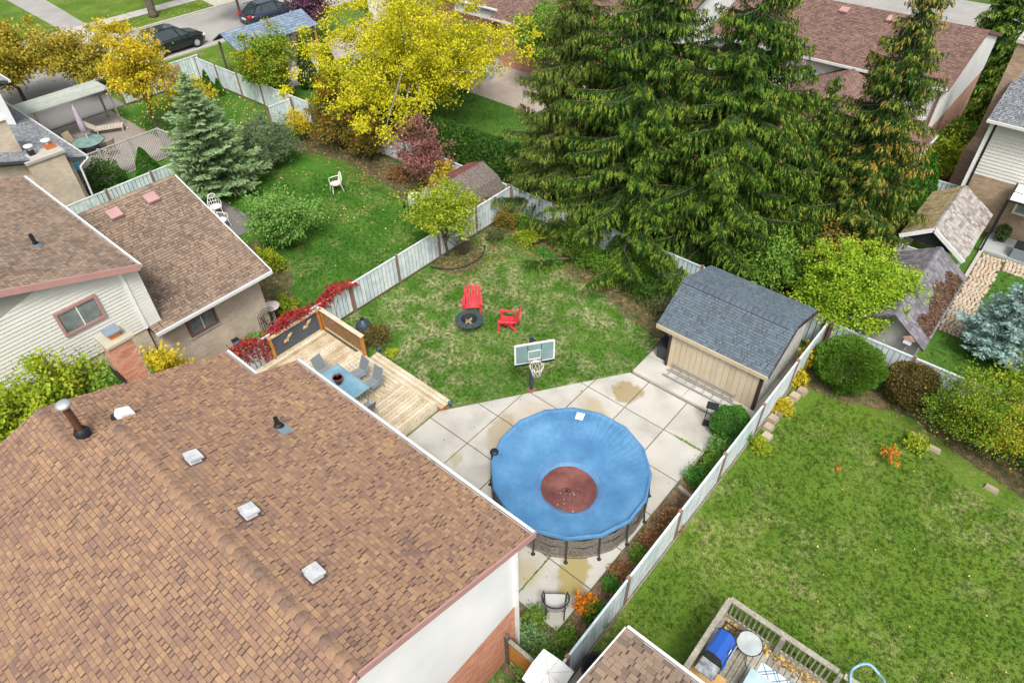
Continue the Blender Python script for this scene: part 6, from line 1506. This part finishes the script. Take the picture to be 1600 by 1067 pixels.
np_mesh('foliage', quads(P, .5, .05, np.tile([0, 0, 1.], (n, 1)), .85), 4, leafm('straw_blade', [(.36, .25, .10), (.52, .38, .18)]), o)
tree('shrub', 'golden orange shrub in front of the street corner fence', 'shrub', -42.0, 18.0, 2, 1.4, 1.0, .8, 1.0, L_gold, M_bark, 70, 50, .24, .15, .04, 33., 8, stems=3)

# back hedge and behind
HG = thing('hedge', 'long dark clipped cedar hedge behind the back fence', 'hedge', (-24, 23.9, 0))
n = 46000
u = rng.uniform(-7.0, 8.5, n); s = rng.uniform(0, 1, n)
th = rng.uniform(0, np.pi, n); wob = np.array([1+.16*mnoise.noise(Vector((x*1.1, 0, 2)))+.1*mnoise.noise(Vector((x*3, 1, 5))) for x in u])
r0 = (1-np.abs(rng.normal(0, .12, n)))*wob
P = np.stack([u, np.cos(th)*1.15*r0+.06*u, np.abs(np.sin(th))**.6*1.75*r0], 1)
np_mesh('foliage', quads(P, .15, .5, np.stack([0*u, np.cos(th)*.8, np.sin(th)+.3], 1), .5), 4, L_hedge, HG)
b = MB()
for k in range(16): b.tube([(-6.8+k, 0, 0), (-6.8+k, 0, 1.4)], .05, 6)
b.build('stem', M_bark, HG)
tree('tree', 'leafy mid green tree by the back terrace right of the yellow tree', 'tree', -27.0, 34.2, 5.2, 2.0, 2.0, 2.0, 3.0, L_midg, M_bark, 200, 90, .24, .14, .1, 41., 12, amp=.45)
tree('tree', 'small green tree left of the leafy terrace tree', 'tree', -30.5, 30.5, 4.2, 1.4, 1.4, 1.6, 2.4, L_midg, M_bark, 80, 80, .3, .16, .1, 42., 8)
tree('tree', 'green shrub tree behind the spruce row beside the pale house', 'tree', -16.2, 35.0, 4.2, 2.4, 2.0, 2.0, 2.3, L_midg, M_bark, 120, 70, .34, .18, .1, 43., 8)
# spruces
L_spot2 = leafm('spruce_tip_tan', [(0, .09, .16, .02), (.5, .17, .24, .04), (.85, .28, .28, .06), (1, .38, .26, .08)], noise=.6, trans=.15, nmix=.6, rmix=.45)
sp = [('spruce_tree', 'leftmost tall spruce of the row, with tan cone tips', -16.6, 23.3, 12.6, 3.7, .4, 101, L_spo, L_spot2),
      ('spruce_tree', 'second spruce from the left, its grey trunk showing near the top', -13.1, 23.0, 15.0, 4.4, .2, 102, L_spr, L_spt),
      ('spruce_tree', 'third spruce from the left, standing behind the shed', -9.6, 24.0, 14.4, 4.3, .2, 103, L_spr, L_spt),
      ('spruce_tree', 'rightmost tall spruce with orange brown tips leaning over the red roof', -5.4, 27.4, 13.2, 2.8, .6, 104, L_spr, L_spot)]
for nm, lab, x, y, h, R, z0, sd, mt, mt2 in sp:
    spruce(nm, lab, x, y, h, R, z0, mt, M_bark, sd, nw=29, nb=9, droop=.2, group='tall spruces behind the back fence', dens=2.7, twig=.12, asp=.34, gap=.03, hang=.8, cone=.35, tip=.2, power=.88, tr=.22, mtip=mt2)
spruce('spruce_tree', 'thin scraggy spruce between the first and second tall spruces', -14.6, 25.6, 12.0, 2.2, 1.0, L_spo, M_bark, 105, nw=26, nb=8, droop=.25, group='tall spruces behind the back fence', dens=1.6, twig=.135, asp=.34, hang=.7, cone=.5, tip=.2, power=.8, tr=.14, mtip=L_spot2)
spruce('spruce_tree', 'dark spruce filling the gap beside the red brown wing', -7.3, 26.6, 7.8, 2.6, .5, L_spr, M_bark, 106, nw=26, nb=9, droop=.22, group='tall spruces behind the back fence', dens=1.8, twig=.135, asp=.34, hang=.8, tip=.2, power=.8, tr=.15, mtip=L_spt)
spruce('blue_spruce', 'powdery blue spruce on the small right back lawn', 1.35, 25.0, 4.0, 1.5, .15, L_blu, M_bark, 107, nw=24, nb=10, droop=-.15, dens=2.4, twig=.11, hang=-.15, tip=.1, power=.9, tr=.07, cat='blue spruce', asp=.4)
# right side plants
tree('maple_tree', 'lime green rounded tree overhanging the fence beside the slate shed', 'tree', -3.35, 22.75, 4.1, 1.85, 1.6, 1.65, 2.15, L_limeb, M_bark, 420, 110, .16, .085, .07, 51., 16, shell=.4, amp=.25)
tree('shrub', 'bronze and yellow shrub between the spruces and the lime tree', 'shrub', -4.9, 24.6, 3, 1.2, 1.2, 1.2, 1.8, L_mix, M_bark, 90, 60, .2, .12, .05, 52., 12, stems=3)
tree('shrub', 'green shrub just behind the slate roofed shed', 'shrub', -6.4, 23.0, 2.6, 1.6, 1.0, 1.1, 1.6, L_midg, M_bark, 110, 60, .22, .12, .05, 53., 12, stems=3)
bush('clipped_globe', 'large clipped green globe at the corner of the right lawn', 'shrub', -2.3, 20.25, 1.1, 1.08, 1.8, L_glob, M_bark, 26000, .075, 54., amp=.16, D=.75, bottom=.15)
bush('clipped_bush', 'bronze brown squared bush against the white fence right of the globe', 'shrub', -.35, 20.75, .85, .8, 1.6, L_brn, M_bark, 14000, .075, 55., amp=.14, bottom=.15)
tree('shrub', 'large spreading yellow green shrub at the right edge, orange in patches', 'shrub', 1.9, 20.2, 3, 1.7, 1.3, 1.3, 1.35, L_og, M_bark, 240, 120, .18, .065, .04, 56., 18, stems=5)
tree('shrub', 'second yellow green shrub running out of the right edge', 'shrub', 4.6, 20.1, 3, 1.7, 1.4, 1.3, 1.4, L_og, M_bark, 190, 110, .2, .07, .04, 57., 12, stems=5)
tree('shrub', 'green shrub at the right edge behind the blue spruce foot', 'shrub', 3.3, 22.6, 2.4, 1.4, 1.1, 1.0, 1.2, L_lime, M_bark, 90, 70, .22, .1, .04, 58., 10, stems=4)
for i, (y, lab) in enumerate([(28.8, 'nearest the gazebo front corner'), (30.1, 'second from the gazebo front'), (31.4, 'in the middle of the row'), (32.7, 'beside the short white fence'), (34.0, 'farthest from the gazebo')]):
    bush('columnar_cedar', 'bright green cedar column of the gazebo row, '+lab, 'cedar', -4.35+.05*i, y, .8, .8, 3.2-.1*i, L_cedar, M_bark, 8000, .11, 60.+i, 'cedar columns left of the gazebo', shape='cone', amp=.3)
tree('shrub', 'yellow green loose shrub below the red brown eave', 'shrub', -3.9, 36.6, 2.8, 1.0, 1.2, 1.2, 1.5, L_lime, M_bark, 90, 60, .2, .13, .04, 66., 10, stems=4)
bush('shrub', 'round mid green bush at the white gable foot', 'shrub', -4.0, 39.6, 1.1, 1.2, 2.2, L_midg, M_bark, 7000, .14, 67., amp=.2)
for i, (x, y, h, r) in enumerate([(-3.9, 47, 6.5, 1.9), (-1.5, 50, 7.5, 2.2), (-5.5, 51, 8.5, 2.8), (-3.9, 43, 4.2, 1.1)]):
    spruce('evergreen_tree', ['dark evergreen between the white gable and the right edge house', 'dark evergreen in the top right corner', 'tall evergreen behind the red roof peak', 'low evergreen beside the white gable wall'][i], x, y, h, r, .3, L_spr, M_bark, 120+i, nw=18, nb=8, droop=.15, dens=.8, twig=.22, asp=.4, hang=.6, tr=.12, cat='evergreen tree', mtip=L_spt)
# bed and border plants
bush('boxwood', 'fresh green ball shaped bush at the right end of the shed step', 'shrub', -4.28, 15.55, .68, .66, 1.1, L_box, M_bark, 9000, .07, 71., amp=.1, D=.7)
def leafy(name, lab, x, y, r, h, mat, n=700, leaf=.1, seed=1., group=None, cat='plant', aspect=.5, D=.3):
    return bush(name, lab, cat, x, y, r, r, h, mat, M_bark, n, leaf, seed, group, .45, aspect=aspect, thick=.35, D=D)
PLN = [(-4.15, 14.6, .42, .55, L_green, 'deep green perennial directly below the ball bush'), (-4.05, 13.9, .4, .5, L_midg, 'leafy perennial in the bed across from the pool, second below the ball bush'), (-4.1, 13.2, .42, .5, L_box, 'light green perennial just above the timber across the bed'),
       (-3.95, 11.3, .42, .55, L_dry, 'dry rust coloured shrub against the fence'), (-4.15, 10.5, .3, .3, L_dry, 'withered grey brown plant in the narrow bed'), (-4.1, 9.8, .3, .3, L_midg, 'low green weed patch in the narrow bed right of the pool'), (-4.2, 9.1, .32, .3, L_dry, 'flattened tan plant in the narrow bed'),
       (-4.2, 8.6, .25, .3, L_box, 'small green plant above the orange shrub'), (-4.3, 7.55, .3, .85, L_orng, 'bright orange berry shrub by the concrete corner'), (-3.98, 7.5, .32, .8, L_cedar, 'small green cedar backing the orange shrub'),
       (-4.2, 6.6, .35, .3, L_midg, 'green plant in the bed corner below the orange shrub'), (-4.1, 5.9, .35, .45, L_box, 'bright green plant near the fence below the metal chair'), (-4.6, 5.9, .4, .4, L_green, 'dark green ground plant left of the metal chair foot'),
       (-4.95, 5.95, .4, .5, L_pine, 'blue green bushy plant beside the gable wall'), (-5.2, 6.5, .38, .4, L_midg, 'green plant at the wall corner beside the concrete'), (-4.55, 5.35, .35, .5, L_green, 'green plant above the timber gate'), (-4.1, 5.3, .35, .5, L_box, 'yellow green plant above the white canopy')]
for i, (x, y, r, h, mt, lab) in enumerate(PLN): leafy('perennial' if mt not in (L_orng, L_cedar) else 'shrub', lab, x, y, r, h, mt, 900 if h < .5 else 1600, .08, 80.+i)
for i, (x, y, r, h, mt, lab) in enumerate([(-16.6, 19.9, .6, .6, L_lime, 'clump of yellowing daylily leaves at the yard corner'), (-15.5, 19.75, .24, .25, L_box, 'first of three small green mounds in the back bed'), (-15.0, 19.6, .22, .25, L_box, 'second of three small green mounds in the back bed'), (-14.5, 19.5, .22, .24, L_box, 'third of three small green mounds in the back bed'),
        (-18.2, 20.3, .6, .9, L_mix, 'reddish shrub in the fence corner'), (-17.5, 20.7, .5, .8, L_midg, 'green shrub right of the fence corner'), (-17.9, 19.2, .4, .5, L_oliv, 'olive low shrub along the long fence near the corner'), (-13.4, 20.3, .8, 1.0, L_glob, 'low green shrub under the second spruce'), (-12.0, 20.1, .9, 1.1, L_glob, 'spreading shrub under the spruce skirt, mid fence'),
        (-11.2, 20.9, .8, 1.5, L_glob, 'upright green shrub against the fence under the spruces'), (-14.6, 20.9, .8, 1.4, L_midg, 'taller green shrub against the back fence below the first spruce'), (-10.3, 20.0, .9, .9, L_hedge, 'dark low shrub before the right end of the back fence'), (-9.1, 19.5, .7, .8, L_oliv, 'olive shrub beside the slate shed corner'), (-8.9, 20.6, .7, 1.2, L_green, 'green shrub behind the slate shed corner'),
        (-16.9, 11.15, .6, .6, L_brn, 'rusty green heather like bush beyond the cut-out screen'), (-15.8, 11.0, .2, .2, L_lime, 'tiny yellow weed at the screen foot'), (-3.5, 19.2, .3, .6, L_gold, 'yellow leaved plant at the fence between shed and globe'), (-3.35, 17.6, .3, .5, L_gold, 'yellow plant on the block edging at the fence'), (-3.7, 20.2, .35, .9, L_gold, 'yellow shrub squeezed behind the shed side wall'),
        (-3.2, 15.6, .3, .4, L_lime, 'lime weed at the right foot of the fence by the ball bush'), (.6, 18.9, .35, .4, L_lime, 'small yellow green plant on the shrub bed edge'), (-21.4, 18.8, .5, .5, L_dry, 'brown withered plant before the metal shed'), (-25.5, 20.2, .6, .6, L_dry, 'brown plant between the rusty shrub and the rosy maple')]):
    leafy('garden_plant', lab, x, y, r, h, mt, int(700+2600*r), .09, 110.+i)
o = thing('garbage_bag', 'dark rounded bag behind the cut-out screen at the fence', 'bag', (-17.6, 11.15, 0))
MB().lathe([(0, .0), (.26, .05), (.32, .25), (.26, .5), (.1, .6), (.05, .68), (0, .7)], n=14).build('body', flat('blue_black_plastic', (.04, .06, .085), .35), o, True); MB().lathe([(.05, .6), (.09, .72), (0, .7)], n=10).build('knot', M_dark, o)
for i, (x, y) in enumerate([(-16.25, 10.75), (-12.25, 10.5)]):
    o = thing('path_light', ['small blue black solar light at the far end of the deck step', 'small blue black solar light at the pool end of the deck step'][i], 'lamp', (x, y, 0), 0, 'solar lights at the deck step'); MB().lathe([(.02, 0), (.02, .16)], n=8).build('stake', M_dark, o); MB().lathe([(.06, .14), (.08, .24), (.0, .27)], n=12).build('head', flat('solar_blue', (.06, .12, .2), .3), o)
tree('shrub', 'tiny orange leaved sapling in the middle of the right lawn', 'sapling', 0.05, 17.6, .8, .42, .36, .2, .5, L_orng, M_bark, 12, 16, .05, .075, .012, 91., 12, stems=2, amp=.6)
leafy('garden_plant', 'single orange seedling left of the orange sapling', -.95, 16.4, .08, .12, L_orng, 40, .09, 92.)
# between the houses
M_lm2 = L_lime
tree('shrub', 'tall yellow green shrub at the left edge behind the brown roof', 'shrub', -18.7, -.7, 3.9, 1.5, 1.7, 1.7, 2.5, L_lime, M_bark, 300, 80, .2, .12, .05, 93., 16, stems=5)
tree('shrub', 'yellow green shrub in front of the cream siding, next to the brick chimney', 'shrub', -18.6, 1.2, 4.8, 1.35, 1.5, 1.8, 3.0, L_lime, M_bark, 280, 80, .19, .12, .05, 94., 16, stems=5)
tree('shrub', 'green shrub directly behind the brick chimney', 'shrub', -18.2, 2.9, 3.9, 1.0, .9, 1.4, 2.5, L_midg, M_bark, 100, 80, .19, .12, .05, 95., 12, stems=4)
tree('shrub', 'golden yellow shrub right of the brick chimney', 'shrub', -18.7, 4.2, 3.1, .8, .75, 1.1, 2.2, L_gold, M_bark, 90, 70, .16, .12, .04, 96., 10, stems=3)
sheet('paving', rect(-20.2, -6, -15.2, 4.4), .012, flat('side_paving', (.30, .27, .24), .9), 'structure')
o = thing('sheet_metal', 'blue grey metal awning between the shrub and the brick chimney', 'awning', (-16.9, 2.6, 1.9)); MB().hexa([(-.35, -.4, 0), (.35, -.4, 0), (.35, .4, .1), (-.35, .4, .1), (-.35, -.4, .03), (.35, -.4, .03), (.35, .4, .13), (-.35, .4, .13)]).build('panel', flat('zinc_blue', (.20, .25, .29)), o)
for x in (-.3, .3): MB().box((x-.02, -.3, -1.9), (x+.02, -.26, .03)).build('leg', M_dark, o)

# ------------------------------------------------------------------ fallen leaves and grass
def inrect(x0, y0, x1, y1): return lambda: (random.uniform(x0, x1), random.uniform(y0, y1))
scatter('fallen_leaves', 300, inrect(-33, 15, -19.2, 21), .09, M_yleaf)
scatter('fallen_leaves', 1500, inrect(-33, 18.6, -19.2, 21.2), .10, M_litter)
scatter('fallen_leaves', 220, inrect(-33, 5, -19.2, 15), .09, M_yleaf)
scatter('fallen_leaves', 160, inrect(-18.4, 11, -9, 18.8), .06, M_litter)
scatter('fallen_leaves', 1500, inrect(-18.6, 18.9, -8.5, 21.2), .09, M_litter)
scatter('fallen_leaves', 500, inrect(-18.6, 15.9, -16.6, 18.8), .08, M_litter)
scatter('fallen_leaves', 50, inrect(-3.4, 9.9, 7, 18), .06, M_yleaf)
scatter('fallen_leaves', 1600, inrect(-4.5, 3.5, -3.7, 15.5), .06, M_litter)
scatter('fallen_leaves', 800, inrect(-3.4, 19.3, 6, 21.2), .07, M_litter)
scatter('fallen_leaves', 700, inrect(-46, 14, -34, 21), .11, M_yleaf)
scatter('fallen_leaves', 500, inrect(-62, 16, -59.5, 40), .12, M_yleaf)
def dk(): return (random.uniform(-1.3, 3.5), 9.52-abs(random.gauss(0, .12)), rz+.02)
scatter('fallen_leaves', 420, dk, .09, M_litter, label='dry leaves gathered along the railing of the weathered deck')
scatter('fallen_leaves', 160, dk, .09, M_yleaf)

def tuft_mesh(name, mat, n=9, h=.085, r=.055, seed=1):
    rs = np.random.default_rng(seed); b = MB()
    for k in range(n):
        a_ = rs.uniform(0, 6.28); r0 = rs.uniform(0, r); x, y = r0*math.cos(a_), r0*math.sin(a_); l = rs.uniform(.5, 1)*h
        t_ = rs.uniform(0, 6.28); w = .007; ln = rs.uniform(.2, .9)*l
        b.poly([(x-w*math.sin(t_), y+w*math.cos(t_), 0), (x+w*math.sin(t_), y-w*math.cos(t_), 0), (x+ln*math.cos(t_), y+ln*math.sin(t_), l)])
    return b.mesh(name, mat)
def grass_on(poly, dens, mat, seed, h=.085, label=None):
    me = bpy.data.meshes.new('grass_area'); me.from_pydata([(x, y, .003) for x, y in poly], [], [tuple(range(len(poly)))]); me.materials.append(mat)
    o = link('grass', me); tag(o, kind='stuff')
    src = bpy.data.objects.new('tuft', tuft_mesh('tuft', mat, seed=seed, h=h))
    g = bpy.data.node_groups.new('grass_%d' % seed, 'GeometryNodeTree')
    g.interface.new_socket('Geometry', in_out='INPUT', socket_type='NodeSocketGeometry'); g.interface.new_socket('Geometry', in_out='OUTPUT', socket_type='NodeSocketGeometry')
    N = g.nodes; L = g.links; gi = N.new('NodeGroupInput'); go = N.new('NodeGroupOutput')
    dp = N.new('GeometryNodeDistributePointsOnFaces'); dp.inputs['Density'].default_value = dens; dp.inputs['Seed'].default_value = seed
    oi = N.new('GeometryNodeObjectInfo'); oi.inputs['Object'].default_value = src
    ip = N.new('GeometryNodeInstanceOnPoints'); rr = N.new('FunctionNodeRandomValue'); rr.data_type = 'FLOAT_VECTOR'; rr.inputs[1].default_value = (.2, .2, 6.28)
    rs_ = N.new('FunctionNodeRandomValue'); rs_.data_type = 'FLOAT'; rs_.inputs[2].default_value = .55; rs_.inputs[3].default_value = 1.3
    L.new(gi.outputs[0], dp.inputs['Mesh']); L.new(dp.outputs['Points'], ip.inputs['Points']); L.new(oi.outputs['Geometry'], ip.inputs['Instance'])
    L.new(rr.outputs[0], ip.inputs['Rotation']); L.new(rs_.outputs[1], ip.inputs['Scale']); L.new(ip.outputs[0], go.inputs[0])
    md = o.modifiers.new('grass', 'NODES'); md.node_group = g
    return o
grass_on([(-18.8, 10.3), (-16.3, 10.7), (-12.2, 10.7), (-8.4, 16.0), (-8.4, 18.2), (-11, 18.8), (-14, 19.6), (-16.6, 20.1), (-18.7, 18.9)], 130, G_main, 1, .08)
grass_on([(-3.4, 6.6), (-1.6, 9.7), (8, 9.7), (8, 17.8), (2.4, 18.2), (.2, 19.4), (-2.5, 19.3), (-3.4, 16)], 120, G_right, 2, .08)
grass_on([(-33.4, 13.5), (-26.5, 12.4), (-23, 11.9), (-20.2, 10.4), (-19, 9), (-19, 18.4), (-24, 19.2), (-30, 18)], 70, G_left, 3, .1)
grass_on([(-4.3+3.9, 21.6), (6, 21.6), (6, 31), (.35, 31), (.35, 25.3), (-.4, 25.3)], 50, G_back, 4, .09)
grass_on([(-33, 25), (-18, 25.5), (-18, 30.5), (-40, 30.5), (-38, 23)], 25, G_back, 5, .12)

def jt():
    k = random.random()
    if k < .45: return (random.uniform(-5.6, -4.6), 14.32+random.gauss(0, .02))
    if k < .7: return (-6.02+random.gauss(0, .02), random.uniform(6.7, 8.2))
    if k < .85: return (random.uniform(-8.3, -4.6), 15.9+random.gauss(0, .03))
    return (-12.44+random.gauss(0, .03), random.uniform(8.3, 10.2))
scatter('joint_weeds', 420, jt, .045, L_midg, z=.035, label='small weeds growing in the patio joints')
def pl(): return (random.uniform(-12, -4.6), random.uniform(7, 15.8))
scatter('patio_leaves', 90, pl, .05, M_litter, z=.04, label='stray dry leaves on the patio')
